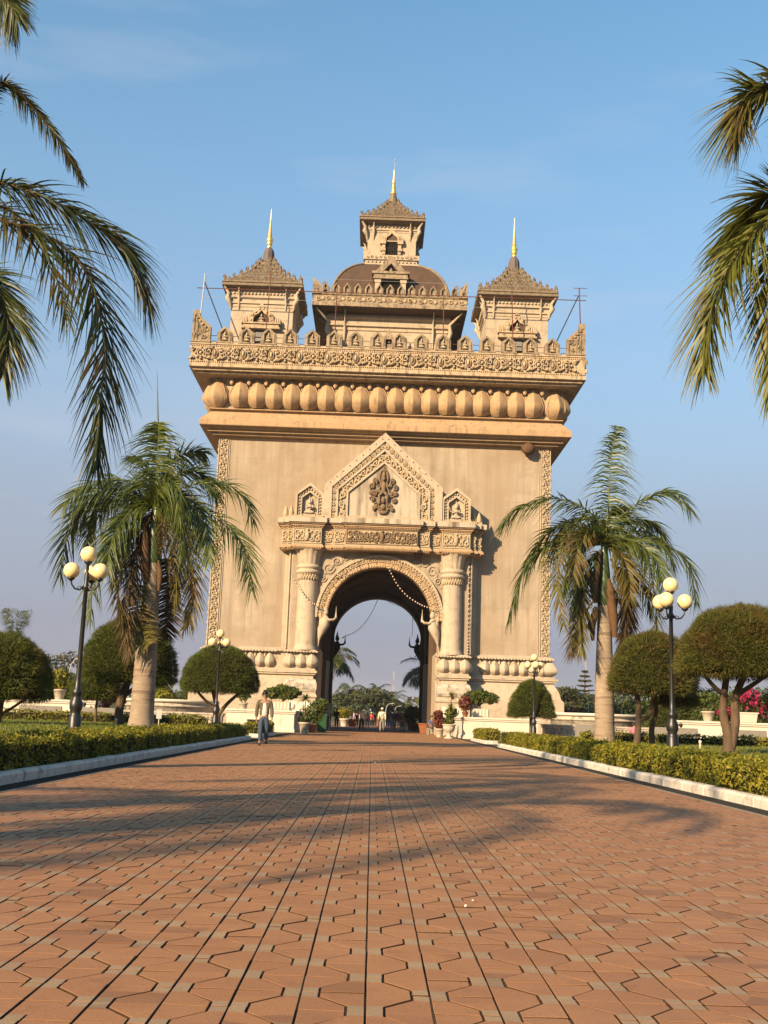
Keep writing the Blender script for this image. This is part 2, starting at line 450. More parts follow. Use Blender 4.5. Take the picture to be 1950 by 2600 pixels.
M_FROND = leaf('palm_leaflet', (.055,.088,.014), (.125,.15,.028), None, .3, .42, 1, .35)
M_FRONDK = leaf('palm_leaflet_shaded', (.026,.045,.010), (.070,.082,.018), (.085,.062,.022), .16, .45, 1.3)  # darker leaf colour stands for the shaded undersides of the near fronds
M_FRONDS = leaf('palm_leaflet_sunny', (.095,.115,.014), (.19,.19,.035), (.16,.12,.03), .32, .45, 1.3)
M_FRONDY = leaf('palm_leaflet_ageing', (.095,.095,.018), (.16,.13,.03), (.16,.10,.035), .28, .5, 1.2)
M_FRONDD = leaf('palm_leaflet_dead', (.065,.042,.018), (.13,.082,.034), (.045,.032,.016), .2, .7, 1.5)
M_RACH = plain('palm_rachis', (.14,.16,.045), .5, .35, .2, 3)
M_SHAFT = plain('crownshaft', (.055,.095,.025), .4, .4, .2, 4)
M_SHEATH = stone('dry_sheath', (.22,.12,.06), (.13,.075,.04), sc=4, bmp=.8)
def palm_trunk_mat():
    m, nt, b = nodes('palm_trunk'); setspec(b, .8, .2)
    g = nt.nodes.new('ShaderNodeNewGeometry'); pos = g.outputs['Position']
    col = mix(nt, noise(nt, scaled(nt, pos, (2,2,9)), 1.2, 6), (.25,.195,.145), (.18,.14,.105))
    col = mix(nt, ramp(nt, noise(nt, pos, 5, 7, .7), .55, .72), col, (.30,.25,.19))
    col = mix(nt, ramp(nt, noise(nt, scaled(nt, pos, (.6,.6,11)), 1.0, 3), .55, .68), col, (.12,.085,.06))
    nt.links.new(col, b.inputs['Base Color'])
    bump(nt, b, noise(nt, scaled(nt, pos, (1,1,12)), 1.3, 5), .6, .03)
    return m
M_TRUNK = palm_trunk_mat()
M_BUSH = leaf('broad_leaf', (.045,.085,.016), (.10,.13,.022), (.12,.12,.02), .3, .45, 2.5)
M_FAR = leaf('far_tree_leaf', (.040,.066,.020), (.075,.09,.03), (.10,.08,.04), .25, .6, .25)
M_CROTON = leaf('red_leaf', (.16,.03,.03), (.24,.06,.04), (.10,.07,.02), .3, .5, 3)
M_BOUG = leaf('pink_bract', (.36,.012,.07), (.50,.03,.11), (.28,.012,.08), .35, .6, 3)
# ================================================================== ground
mb = MB(); mb.add([(-3000,-300,-.03),(3000,-300,-.03),(3000,5000,-.03),(-3000,5000,-.03)], [(0,1,2,3)])
M_GROUND = stone('dusty_ground', (.24,.17,.10), (.16,.14,.06), sc=.08, stain=(.10,.11,.035), stain_lo=.48, stain_hi=.6, bmp=.5)
structure(build(mb, 'ground', M_GROUND))
# side terraces beside the path (paved apron before the monument)
M_APRON = stone('apron_paving', (.36,.25,.16), (.30,.20,.13), sc=1.5, stain=(.22,.15,.10), bmp=.4)
for s in (-1, 1):
    mb = MB(); mb.add([(s*4.96,46.0,-.012),(s*60,46.0,-.012),(s*60,180,-.012),(s*4.96,180,-.012)][::s], [(0,1,2,3)])
    structure(build(mb, 'apron', M_APRON))

# ---- path: interlocking pavers, two per square cell
PX, PY, PHW = 0.2365, 0.249, 4.5
NC = 38
X0 = -NC*PX/2
path = MB()
path.add([(-4.5,-9,-.006),(4.5,-9,-.006),(4.5,180,-.006),(-4.5,180,-.006)], [(0,1,2,3)])
path_o = structure(build(path, 'path', M_SAND))
def paver_poly():
    """outline of one half of a cell (unit coords) and its mate; grey end is the first quad corner"""
    a, b_ = .285, .27
    gx, gy, gd = .017, .006, .026      # half joints: along the path, across, slanted groove
    p1 = [(gx,gy),(a-gd*.75,gy),(a-gd*.75,b_+gd*.15),(1-a-gd*.75,1-b_+gd*.75),(1-a-gd*.75,1-gy),(gx,1-gy)]
    p2 = [(1-x,1-y) for x, y in p1]
    return p1, p2
P1, P2 = paver_poly()
BV = .0035                               # bevel, m
def paver_mesh_arrays(poly, flip):
    """top with a small chamfer, sides; returns verts in metres relative to the cell corner, tri faces, mats"""
    pts = np.array(poly)*[PX, PY]
    if flip: pts[:,0] = PX-pts[:,0]; pts = pts[::-1]
    n = len(pts); c = pts.mean(0)
    # inset for the chamfer
    ins = []
    for i in range(n):
        p0, p, p2 = pts[i-1], pts[i], pts[(i+1) % n]
        e1 = (p-p0)/np.linalg.norm(p-p0); e2 = (p2-p)/np.linalg.norm(p2-p)
        n1 = np.array([-e1[1], e1[0]]); n2 = np.array([-e2[1], e2[0]])
        k = n1+n2; k /= max(.6, k@k/ (np.linalg.norm(k)+1e-9)) if False else 1
        d = (n1+n2)/(1+n1@n2)
        ins.append(p+d*BV*.45)
    ins = np.array(ins)
    V = np.vstack([np.c_[pts, np.full(n, -.02)], np.c_[pts, np.full(n, -.0012)], np.c_[ins, np.zeros(n)]])
    return pts, V
def paver_faces(flip, which):
    n = 6; F = []; Mi = []
    for k in (0, n):
        for i in range(n):
            j = (i+1) % n
            F += [(k+i, k+j, k+n+j), (k+i, k+n+j, k+n+i)]; Mi += [2, 2] if k == 0 else [0, 0]
    # top: poly index order for unflipped: 0,1,2,3,4,5 ; grey quad = 0,1,2 + point on edge 5-0 level with 2
    t = 2*n
    if flip: idx = [5,4,3,2,1,0]
    else: idx = [0,1,2,3,4,5]
    g = [t+i for i in idx]
    ex = 3*n                            # extra vertex: on the straight edge at the grey level
    tris = [((g[0], g[1], g[2]), 1), ((g[0], g[2], ex), 1), ((ex, g[2], g[3]), 0), ((ex, g[3], g[5]), 0), ((g[3], g[4], g[5]), 0)]
    for tr, mm in tris:
        F.append(tr[::-1] if flip else tr); Mi.append(mm)
    return np.array(F), np.array(Mi)
VAR = []
for flip in (0, 1):
    for which, poly in ((0, P1), (1, P2)):
        pts, V = paver_mesh_arrays(poly, flip)
        idx = [5,4,3,2,1,0] if flip else [0,1,2,3,4,5]
        top = V[12:]
        e = np.array([(top[idx[0]][0]+top[idx[5]][0])/2, top[idx[2]][1], 0])
        V = np.vstack([V, e])
        F, Mi = paver_faces(flip, which)
        VAR.append((V, F, Mi))
cells = []
j0, j1 = -6, 308
for j in range(j0, j1):
    for i in range(NC):
        for w in (0, 1):
            cells.append((i, j, w))
def cell_var(i, j, w): return ((i+j) % 2)*2+w
def cell_org(i, j): return X0+i*PX, j*PY+.09
# the 300 that show largest: nearest in front of the lens, inside the frame
def in_frame(i, j):
    x, y = cell_org(i, j); x += PX/2; y += PY/2
    d = Vector((x-CAMX, y, -CAMZ)); z = d.dot(AF)
    if z < .5: return None
    a, b = FPX*d.dot(AR)/z, -FPX*d.dot(AU)/z
    px, py = 975+a*cr-b*sr, 1300+a*sr+b*cr
    return (0 < px < 1950 and py < 2620), y
near = [(cell_org(i, j)[1], i, j, w) for i, j, w in cells if 0 < j < 40 and (in_frame(i, j) or (0,0))[0]]
near.sort(); near = near[:300]
near_set = {(i, j, w) for _, i, j, w in near}
pv_me = [np_mesh('paver', V, F, [M_PAV, M_PAVG, M_SAND], Mi) for V, F, Mi in VAR]
for _, i, j, w in near:
    x, y = cell_org(i, j)
    o = link('paver', pv_me[cell_var(i, j, w)], path_o, (x, y, random.uniform(-.0022,.0015)), (random.gauss(0,.006), random.gauss(0,.006), random.gauss(0,.004)))
# the rest
Vs, Fs, Ms = [], [], []
off = 0
byvar = {0:[],1:[],2:[],3:[]}
for i, j, w in cells:
    if (i, j, w) not in near_set: byvar[cell_var(i, j, w)].append(cell_org(i, j))
for k, lst in byvar.items():
    V, F, Mi = VAR[k]; L = np.array(lst); n = len(L)
    jit = RNG.normal(0, .0012, (n,1))
    tx, ty = RNG.normal(0,.005,(n,1)), RNG.normal(0,.005,(n,1))
    VV = np.repeat(V[None], n, 0).copy()
    VV[:,:,2] += jit+(VV[:,:,0]-PX/2)*tx+(VV[:,:,1]-PY/2)*ty
    VV[:,:,0] += L[:,0:1]; VV[:,:,1] += L[:,1:2]
    FF = F[None]+(np.arange(n)*len(V))[:,None,None]
    Vs.append(VV.reshape(-1,3)); Fs.append(FF.reshape(-1,3)+off); Ms.append(np.tile(Mi, n)); off += n*len(V)
stuff(link('paver_field', np_mesh('paver_field', np.vstack(Vs), np.vstack(Fs), [M_PAV, M_PAVG, M_SAND], np.concatenate(Ms)), path_o))
# passage floor and plaza beyond the monument: larger slabs
mb = MB()
y = 76.7
while y < 150:
    d = 1.2 if y < 105 else 2.4
    x = -4.4
    while x < 4.3:
        mb.box(x+.01, x+1.25-.01, y+.01, y+d-.01, -.02, 0)
        x += 1.257
    y += d
stuff(build(mb, 'passage_slab', stone('passage_paving', (.36,.17,.10), (.30,.15,.09), sc=.8, stain=(.22,.12,.08), bmp=.4), path_o))
# scraps of litter on the path
for k, (px, py) in enumerate([(943,2011),(1114,1959),(1163,1931),(953,1938),(748,1871),(1182,2306),(1200,2292)]):
    v = None
    X, Yp = px-975, py-1300
    a, b = X*cr+Yp*sr, -X*sr+Yp*cr
    d = AR*a-AU*b+AF*FPX; t = -CAMZ/d.z
    p = Vector((CAMX+d.x*t, d.y*t, 0))
    m2 = MB(); rr = .010 if p.y < 12 else .030
    ang = random.random()*3
    q = [(p.x+rr*(.6+.5*random.random())*math.cos(ang+i*1.05), p.y+rr*(.6+.5*random.random())*math.sin(ang+i*1.05), .006+.012*random.random()) for i in range(6)]
    m2.add(q+[(p.x,p.y,.02)], [(i, (i+1) % 6, 6) for i in range(6)])
    o = build(m2, 'litter_scrap', plain('paper_scrap', (.75,.72,.7), .8))
    tag(o, ['white scrap of paper on the paving left of the middle joints','pale crumpled scrap right of the middle, on shaded pavers','small pale scrap right of centre nearest the right kerb','tiny pale scrap just above the middle shadow','small white scrap by the left drain near the walking man','white speck of litter on sunlit pavers right of the shadow','bright speck of litter beside a grey paver end'][k], 'litter', 'litter on the path')

# ---- drain channels, kerbs, beds
def kerb_line(s, y0, y1, first):
    k0 = MB()
    k0.box(min(s*4.5,s*4.95), max(s*4.5,s*4.95), y0, y1, -.10, -.055)
    o = structure(build(k0, 'drain_channel', M_IRON))
    e = MB(); e.box(min(s*4.502,s*4.54), max(s*4.502,s*4.54), y0, y1, -.05, .004)
    build(e, 'channel_edge', M_CONC, o)
    g = MB()
    for q in (4.60, 4.72, 4.84):
        g.box(min(s*q, s*(q+.02)), max(s*q, s*(q+.02)), y0, y1, -.05, -.015)
    y = y0
    while y < y1:
        g.box(min(s*4.545,s*4.94), max(s*4.545,s*4.94), y, y+.022, -.045, -.011); y += .055
    stuff(build(g, 'grating_bars', M_IRON, o))
for s in (-1, 1): kerb_line(s, 4.0, 66.5 if s < 0 else 64.0, s)
def kerb(s, y0, y1, x0=4.955, w=.22, L=1.15, hh=.135):
    base = MB(); base.box(min(s*(x0+.012),s*(x0+w-.01)), max(s*(x0+.012),s*(x0+w-.01)), y0, y1, -.05, hh-.03)
    o = structure(build(base, 'kerb', M_KERB))
    y = y0
    while y < y1-.05:
        e = min(y+L*random.uniform(.96,1.04), y1)
        m2 = MB(); h2 = hh+random.uniform(-.008,.008); dx = random.uniform(-.006,.006)
        xs = sorted((s*(x0+dx), s*(x0+w+dx)))
        m2.box(xs[0], xs[1], y+.004, e-.004, -.04, h2, 0, .034)
        build(m2, 'kerb_stone', M_KERB, o); y = e
    return o
kerb(-1, 5.0, 44.2); kerb(1, 5.0, 46.2)

# leaf shells -------------------------------------------------------
def leaf_cloud(P, N, size, aspect=.5, jitter=.8, rng=RNG, tilt=None):
    """P (n,3) positions, N (n,3) outward normals -> diamond leaves"""
    n = len(P)
    d = N+rng.normal(0, jitter, (n,3)); d /= np.linalg.norm(d, axis=1)[:,None]+1e-9
    r = rng.normal(0,1,(n,3)); u = np.cross(d, r); u /= np.linalg.norm(u, axis=1)[:,None]+1e-9
    w = np.cross(d, u)
    s = (size*rng.uniform(.6,1.35,(n,1)))
    a, b = u*s, w*s*aspect
    V = np.stack([P-a, P-b*.9+d*s*.12, P+a, P+b*.9+d*s*.12], 1).reshape(-1,3)
    F = np.arange(n*4).reshape(-1,4)
    return V, F
def hedge_obj(name, x0, x1, y0, y1, z0, z1, label, dens=620, size=.036, mat=None, near_y=None):
    """clipped hedge: dark core and a shell of small leaves"""
    o = empty(name, ((x0+x1)/2, (y0+y1)/2, z0), label, 'hedge', 'clipped hedges')
    c = MB(); i_ = .07
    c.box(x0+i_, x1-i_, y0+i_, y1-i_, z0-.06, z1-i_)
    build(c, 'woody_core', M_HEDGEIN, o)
    lx, ly, lz = x1-x0, y1-y0, z1-z0
    faces = [(lx*ly,'t'),(ly*lz,'l'),(ly*lz,'r'),(lx*lz,'f'),(lx*lz,'b')]
    Ps, Ns = [], []
    for A, k in faces:
        n = int(A*dens*(1.0 if k != 'b' else .4)); u, v = RNG.random(n), RNG.random(n)
        if k == 't': P = np.c_[x0+u*lx, y0+v*ly, np.full(n, z1)]; Nn = (0,0,1)
        elif k == 'l': P = np.c_[np.full(n, x0), y0+u*ly, z0+v*lz]; Nn = (-1,0,0)
        elif k == 'r': P = np.c_[np.full(n, x1), y0+u*ly, z0+v*lz]; Nn = (1,0,0)
        elif k == 'f': P = np.c_[x0+u*lx, np.full(n, y0), z0+v*lz]; Nn = (0,-1,0)
        else: P = np.c_[x0+u*lx, np.full(n, y1), z0+v*lz]; Nn = (0,1,0)
        Ps.append(P); Ns.append(np.tile(Nn, (n,1)))
    P = np.vstack(Ps); N = np.vstack(Ns).astype(float)
    # lumpy, rounded edges
    lump = .030*np.sin(P[:,1]*2.3+P[:,0]*3)+.025*np.sin(P[:,1]*6.1+1.3)+.02*np.sin(P[:,0]*7+P[:,2]*9)
    P = P+N*(lump[:,None]*.9+RNG.normal(-.015,.035,(len(P),1)))
    cz = np.clip((P[:,2]-(z1-.10))/.10, 0, 1)**2*.05
    P[:,0] += np.where(P[:,0] > (x0+x1)/2, -1, 1)*cz*(np.abs(P[:,0]-(x0+x1)/2) > lx*.42)
    V, F = leaf_cloud(P, N, size, .55, .75)
    loc = root_origin(o)
    me = np_mesh('leaves', V-np.array(loc), F, mat or M_HEDGE)
    stuff(link('leaves', me, o))
    return o
hedge_obj('hedge', -6.25, -5.24, 7.0, 45.4, .10, .52, 'long clipped yellow-green hedge along the left kerb, mostly in shade')
hedge_obj('hedge', 5.30, 6.30, 7.0, 48.6, .10, .53, 'long clipped yellow-green hedge along the right kerb, in sunlight')
hedge_obj('hedge', -34, -6.6, 42.6, 43.5, .42, .80, 'low clipped hedge along the far side of the left lawn', 230, .055)
hedge_obj('hedge', 7.0, 34, 38.2, 39.1, .42, .75, 'low clipped hedge along the far side of the right lawn', 230, .055)
hedge_obj('hedge', -5.75, -5.05, 49.0, 55.5, .12, .60, 'short hedge block with white kerb left, behind the walking man', 420, .045)
hedge_obj('hedge', 5.05, 5.75, 52.3, 58.5, .12, .60, 'short hedge block with white kerb right, before the white wall', 420, .045)
def kerb_box(x0, x1, y0, y1, name='kerb'):
    m2 = MB(); m2.box(x0, x1, y0, y1, -.04, .14, 0, .03); structure(build(m2, name, M_KERB))
kerb_box(-6.0, -4.98, 48.4, 56.0); kerb_box(4.98, 6.0, 51.6, 59.0)

# raised lawns with grass
def lawn(s, x0, x1, y0, y1, z):
    nx, ny = 40, 40
    V, F = [], []
    for j in range(ny+1):
        for i in range(nx+1):
            u, v = i/nx, j/ny
            x, y = x0+(x1-x0)*u*u, y0+(y1-y0)*v
            e = min(1, u*u*(x1-x0)/.9)
            V.append((s*x, y, .075+(z-.075)*e+.02*math.sin(x*1.3)*math.sin(y*.9)))
    for j in range(ny):
        for i in range(nx):
            q = (j*(nx+1)+i, j*(nx+1)+i+1, (j+1)*(nx+1)+i+1, (j+1)*(nx+1)+i)
            F.append(q if s > 0 else q[::-1])
    m2 = MB().add(V, F, 0, True)
    o = structure(build(m2, 'lawn', M_LAWN))
    n = 26000
    X = x0+.8+RNG.random(n)**1.5*(16); Y = y0+RNG.random(n)*(y1-y0)
    Z = .14+(z-.14)*np.minimum(1, (X-x0)/.9)
    P = np.c_[s*X, Y, Z]
    h = RNG.uniform(.03,.085,(n,1)); a = RNG.random(n)*2*PI
    d = np.c_[np.cos(a), np.sin(a), np.zeros(n)]
    lean = np.c_[RNG.normal(0,.5,n), RNG.normal(0,.5,n), np.ones(n)]*h
    V = np.stack([P-d*.012, P+d*.012, P+lean], 1).reshape(-1,3)
    stuff(link('grass_blades', np_mesh('grass_blades', V, np.arange(3*n).reshape(-1,3), M_GRASS), o))
for s in (-1, 1):
    xs_ = sorted((s*5.17, s*6.3)); yy = 45.6 if s < 0 else 48.7
    mb = MB(); nx_, ny_ = 5, 160
    mb.add([(xs_[0]+(xs_[1]-xs_[0])*i/nx_, 6+(yy-6)*j/ny_, .085+random.uniform(0,.035)) for j in range(ny_+1) for i in range(nx_+1)], [(j*(nx_+1)+i, j*(nx_+1)+i+1, (j+1)*(nx_+1)+i+1, (j+1)*(nx_+1)+i) for j in range(ny_) for i in range(nx_)], 0, True)
    structure(build(mb, 'soil_bed', M_SOIL))
lawn(-1, 6.2, 40, 6.0, 46.0, .47)
lawn(1, 6.2, 40, 6.0, 48.4, .47)
# ================================================================== the monument
BY0, BH = 76.0, 11.77                   # front wall plane, half width
BC = BY0+BH                             # centre depth
arch = empty('triumphal_arch', (0, BC, 0), 'huge beige triumphal arch with lotus cornice and five spired towers', 'monument')
def part(mb, name, mats, parent=None): return build(mb, name, mats, parent or arch)
def group_part(name, loc=(0,0,0)):
    """an Empty part under the monument, at a world location"""
    o = bpy.data.objects.new(name, None); COL.objects.link(o); o.empty_display_size = .3
    o.parent = arch; o.location = Vector(loc)-root_origin(arch); return o

def split_loose(o):
    bm = bmesh.new(); bm.from_mesh(o.data); left = set(bm.verts); comps = []
    while left:
        st = [left.pop()]; comp = set(st)
        while st:
            for e in st.pop().link_edges:
                for w in e.verts:
                    if w in left: left.discard(w); comp.add(w); st.append(w)
        comps.append({v.index for v in comp})
    bm.free()
    src = o.data
    for k, ids in enumerate(comps):
        mp = {i: n for n, i in enumerate(sorted(ids))}
        me = bpy.data.meshes.new(o.name)
        me.from_pydata([src.vertices[i].co[:] for i in sorted(ids)], [], [tuple(mp[i] for i in f.vertices) for f in src.polygons if f.vertices[0] in ids])
        sm_ = [f.use_smooth for f in src.polygons if f.vertices[0] in ids]; me.polygons.foreach_set('use_smooth', sm_)
        for mt in src.materials: me.materials.append(mt)
        if k == 0: o.data = me
        else:
            c = o.copy(); c.data = me; COL.objects.link(c)
# --- body with crossing passages
def arch_pts(hw, spring, n=28, z0=-1.0):
    return [(-hw, z0)]+[(-hw*math.cos(PI*i/n), spring+hw*math.sin(PI*i/n)) for i in range(n+1)]+[(hw, z0)]
cutA = build(MB().prism(arch_pts(4.02, 7.62), BY0-6, BY0+2*BH+6), 'cut_a', M_WALL)
mbx = MB().prism(arch_pts(4.02, 7.62), -20, 20)
mbx.xform(Matrix.Translation((0, BC, 0)) @ Matrix.Rotation(PI/2, 4, 'Z'))
cutB = build(mbx, 'cut_b', M_WALL)
cutC = build(MB().prism(arch_pts(3.97, 7.62), BY0-6, BY0+2*BH+6), 'cut_c', M_WALL)
mbx = MB().prism(arch_pts(3.97, 7.62), -20, 20)
mbx.xform(Matrix.Translation((0, BC, 0)) @ Matrix.Rotation(PI/2, 4, 'Z'))
cutD = build(mbx, 'cut_d', M_WALL)
body = part(MB().sq(0, BC, [(BH,0),(BH,20.3)]), 'wall', M_WALL)
plinth = group_part('plinth', (0, BC, 0))
plo = part(MB().sq(0, BC, [(BH+.92,0),(BH+.92,.5),(BH+.87,.52),(BH+.87,2.42),(BH+.80,2.50),(BH+.70,2.58),(BH+.66,2.75),(BH+.56,3.1),(BH+.42,3.36),(BH+.30,3.5),(BH+.26,3.66),(BH+.42,3.70),(BH+.42,3.78),(BH+.50,3.82),(BH+.50,3.97),(BH+.34,4.0),(BH+.34,4.10),(BH+.06,4.12),(BH+.06,5.22),(BH+.30,5.26),(BH+.30,5.32),(BH+.18,5.40),(BH+.02,5.48),(BH+.02,5.5)]), 'plinth_block', M_PALE, plinth)
bpy.context.view_layer.update()
boolean_cut(body, [cutA, cutB]); boolean_cut(plo, [cutC, cutD]); split_loose(plo)
for c in (cutA, cutB, cutC, cutD): bpy.data.objects.remove(c)

body.data.materials.append(M_SHADE)          # passage shade put into the colour: darker plaster than outside
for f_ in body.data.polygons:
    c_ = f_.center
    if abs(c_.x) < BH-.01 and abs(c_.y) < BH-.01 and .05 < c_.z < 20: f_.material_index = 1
# --- cornices
prof2 = [(.0,20.0),(.10,20.12),(.10,20.20),(.44,20.22),(.47,20.24),(.47,20.36),(.45,20.38),(.72,20.40),(.75,20.42),(.75,20.55),(.73,20.57),(.98,20.60),(1.01,20.62),(1.01,20.68),(1.26,20.74),(1.28,20.78),(1.26,21.14),(.62,21.86),(.50,21.90),(.50,22.0),(.70,22.02),(.74,22.04),(.74,22.10),(.55,22.14)]
low = part(MB().sq(0, BC, [(BH+o, z) for o, z in prof2]), 'lower_cornice', M_CORN)
prof3 = [(.50,22.12),(.50,22.3),(.60,22.8),(.58,24.30),(1.62,24.34),(1.64,24.36),(1.64,24.45),(1.62,24.47),(1.86,24.49),(1.88,24.51),(1.88,24.62),(1.86,24.64),(2.10,24.68),(2.12,24.70),(2.10,24.82),(2.10,24.96),(2.03,24.98),(2.03,26.30),(2.10,26.32),(2.10,26.42),(2.0,26.44),(2.0,26.5)]
up = part(MB().sq(0, BC, [(BH+o, z) for o, z in prof3]), 'upper_cornice', M_FRZ)

# --- lotus petals
def petal_mesh(name, w, h, depth, mat, tip=.32, nu=11, nv=17, rim=0):
    """bulging keeled petal on a wall, front towards -y, base at z=0; the point curls forward"""
    mb = MB(); V, F = [], []
    us = np.linspace(-1, 1, nu)
    for j in range(nv):
        t = j/(nv-1)
        if t < .34: hw = .30+.70*math.sin(PI/2*t/.34)**.75
        else: hw = max(.02, 1-((t-.34)/.66)**1.6)
        hw *= w*.5
        belly = depth*(.20+.80*math.sin(PI/2*min(1, t/.32))**.8 if t < .30 else max(0, 1-((t-.30)/.62)**1.6*.92) if t < .92 else .08)
        curl = tip*max(0, (t-.80)/.20)**1.5
        for u in us:
            k = .62*(1-abs(u)**1.15)+.38*max(0, 1-abs(u)**2.6)**.55
            y = -(belly*k+.16*depth*(1-abs(u))*min(1, 3*t)*(1-.4*t)) - curl*(1-abs(u))
            if abs(u) == 1: y = .05
            V.append((u*hw, y, t*h-(.10*h*max(0,(t-.93)/.07) if tip else 0)))
    for j in range(nv-1):
        for i in range(nu-1):
            a = j*nu+i; F.append((a, a+1, a+nu+1, a+nu))
    mb.add(V, F, 0, True)
    if rim:
        for e_ in (1, nu-2):
            mb.tube([Vector(V[j*nu+e_])+Vector((0, -.03, 0)) for j in range(3, nv)], [rim*(.4+.6*min(1, (j-3)/5)) for j in range(3, nv)], 5)
    me = mb.mesh(name, mat)
    sh = me.attributes.new('sharp_edge', 'BOOLEAN', 'EDGE')
    c = nu//2
    sh.data.foreach_set('value', [(max(e.vertices) < nu*nv and e.vertices[0] % nu == c and e.vertices[1] % nu == c) for e in me.edges])
    return me
def side_place(parent, name, me, u, off, z, side, scale=None):
    """place a front-facing mesh on one of the four sides: u along the side, off = distance of plane from centre"""
    a = [0, PI/2, PI, -PI/2][side]
    base = Vector((u, -off, 0)); base.rotate(Matrix.Rotation(a, 3, 'Z'))
    w = Vector((base.x, BC+base.y, z))-root_origin(parent)
    return link(name, me, parent, w, (0,0,a), scale)
pm = petal_mesh('lotus_petal', 1.78, 2.26, .66, M_CORN, .30, rim=.030)
pmt = petal_mesh('petal_tip', .30, .50, .05, M_CORN, .10, 7, 9)
pmc = petal_mesh('corner_petal', 1.9, 2.2, .62, M_CORN, .40)
for side in (0, 1, 3):
    for k in range(18):
        u = -10.37+1.22*k
        side_place(up, 'lotus_petal', pm, u, BH+.68, 22.16, side)
        if k < 17: side_place(up, 'petal_tip', pmt, u+.61, BH+1.02, 23.76, side)
    for u in (-10.98, 10.98): side_place(up, 'petal_tip', pmt, u, BH+1.02, 23.76, side)
for sx in (-1, 1):
    side_a = sx*PI/4
    o = link('corner_petal', pmc, up, Vector((sx*(BH+.30), BY0-.30, 22.12))-root_origin(up), (0,0,side_a), (1.15,1.25,1.03))
    for dx, ry in ((-.62, 0.0),):
        link('lotus_petal', pm, up, Vector((sx*(BH+.20), BY0-.58, 22.14))-root_origin(up), (0,0,sx*.25), (1,1.05,1.02))
        link('lotus_petal', pm, up, Vector((sx*(BH+.58), BY0-.20, 22.14))-root_origin(up), (0,0,sx*(PI/2-.25)), (1,1.05,1.02))
pml = petal_mesh('lotus_petal', .90, 1.14, .38, M_PALE, .14, 9, 13)
pmlt = petal_mesh('petal_tip', .22, .45, .10, M_PALE, .12, 5, 7)
def low_petals(side, xs, off, z=4.13):
    for u in xs:
        side_place(plinth, 'lotus_petal', pml, u, off, z, side)
xs = [7.35+.655*k for k in range(7)]
for side in (0, 1, 3):
    low_petals(side, xs+[-x for x in xs], BH+.08)
    for u in xs[:-1]:
        for q in (1, -1): side_place(plinth, 'petal_tip', pmlt, q*(u+.33), BH+.12, 4.80, side)
for sx in (-1, 1):
    link('corner_petal', pml, plinth, Vector((sx*(BH+.02), BY0-.02, 4.13))-root_origin(plinth), (0,0,sx*PI/4), (1.5,1.5,1))
# curled leaf edging over the lower petals
for sgn in (-1, 1):
    ed = MB(); x = 6.95
    while x < BH+.3:
        ed.ell((sgn*x, BY0-.33, 5.24), (.13,.10,.075), 6, 4); x += .22
    stuff(part(ed, 'leaf_edging', M_PALE, plinth))

# --- carved motifs
def torus(mb, c, R, r, n=14, k=6, sx=1, sz=1, sy=1, a0=0, a1=2*PI):
    pts = []
    full = abs(a1-a0-2*PI) < 1e-6
    m = n+1
    for i in range(m):
        a = a0+(a1-a0)*i/n
        pts.append((c[0]+R*sx*math.cos(a), c[1], c[2]+R*sz*math.sin(a)))
    mb.tube(pts, r, k, 0, True, not full)
def spiral(mb, c, R, r, turns=1.6, flip=1, n=16, start=0):
    pts, rr = [], []
    for i in range(n):
        t = i/(n-1); a = start+flip*t*turns*2*PI; q = R*(1-.82*t)
        pts.append((c[0]+q*math.cos(a), c[1]-.02*t, c[2]+q*math.sin(a))); rr.append(r*(1-.35*t))
    mb.tube(pts, rr, 5)
def motif_rosette():
    m = MB()
    m.ell((0,-.03,0), (.13,.10,.13), 10, 6)
    torus(m, (0,-.03,0), .24, .055)
    for i in range(8):
        a = 2*PI*i/8; m.ell((.36*math.cos(a), -.02, .36*math.sin(a)), (.11,.07,.11), 7, 4)
    for sx in (-1, 1):
        for sz in (-1, 1):
            m.prism([(sx*.42, sz*.36),(sx*.88, sz*.46),(sx*.60, sz*.10)], -.07, .03)
            m.ell((sx*.63,-.06,sz*.33), (.13,.06,.09), 7, 4)
    return m
def motif_scroll():
    m = MB()
    m.ell((0,-.03,0), (.12,.11,.24), 10, 6)
    torus(m, (0,-.03,0), .20, .04, sx=.9, sz=1.5)
    for s in (-1, 1):
        spiral(m, (s*.46,-.03,.10), .26, .06, 1.3, -s, start=PI/2)
        spiral(m, (s*.50,-.03,-.16), .20, .05, 1.2, s, start=-PI/2)
        m.tube([(s*.15,-.03,.33),(s*.50,-.05,.40),(s*.80,-.04,.24),(s*.98,-.03,0)], [.03,.07,.06,.02], 5)
        m.tube([(s*.15,-.03,-.33),(s*.50,-.05,-.38),(s*.80,-.04,-.22),(s*.98,-.03,0)], [.03,.07,.06,.02], 5)
        m.ell((s*.72,-.03,.02), (.12,.07,.07), 7, 4)
    return m
mr, ms = motif_rosette().mesh('carved_rosette', M_FRZ), motif_scroll().mesh('carved_scroll', M_FRZ)
NM = 14
for side in (0, 1, 3):
    for k in range(-7, 8):
        for nm, me, du in (('carved_scroll', ms, 0), ('carved_rosette', mr, .985)):
            u = k*1.97+du-.3
            if abs(u) > 13.3: continue
            side_place(up, nm, me, u, BH+2.05, 25.66, side, (.98,1.7,1.05))
# beading strips on the frieze
for side_y in (0,):
    bd = MB()
    x = -13.75
    while x < 13.76:
        for z in (25.06, 26.21):
            bd.ell((x, BY0-2.06, z), (.055,.05,.055), 5, 4, 0, False)
        x += .15
    stuff(part(bd, 'bead_row', M_FRZ, up))

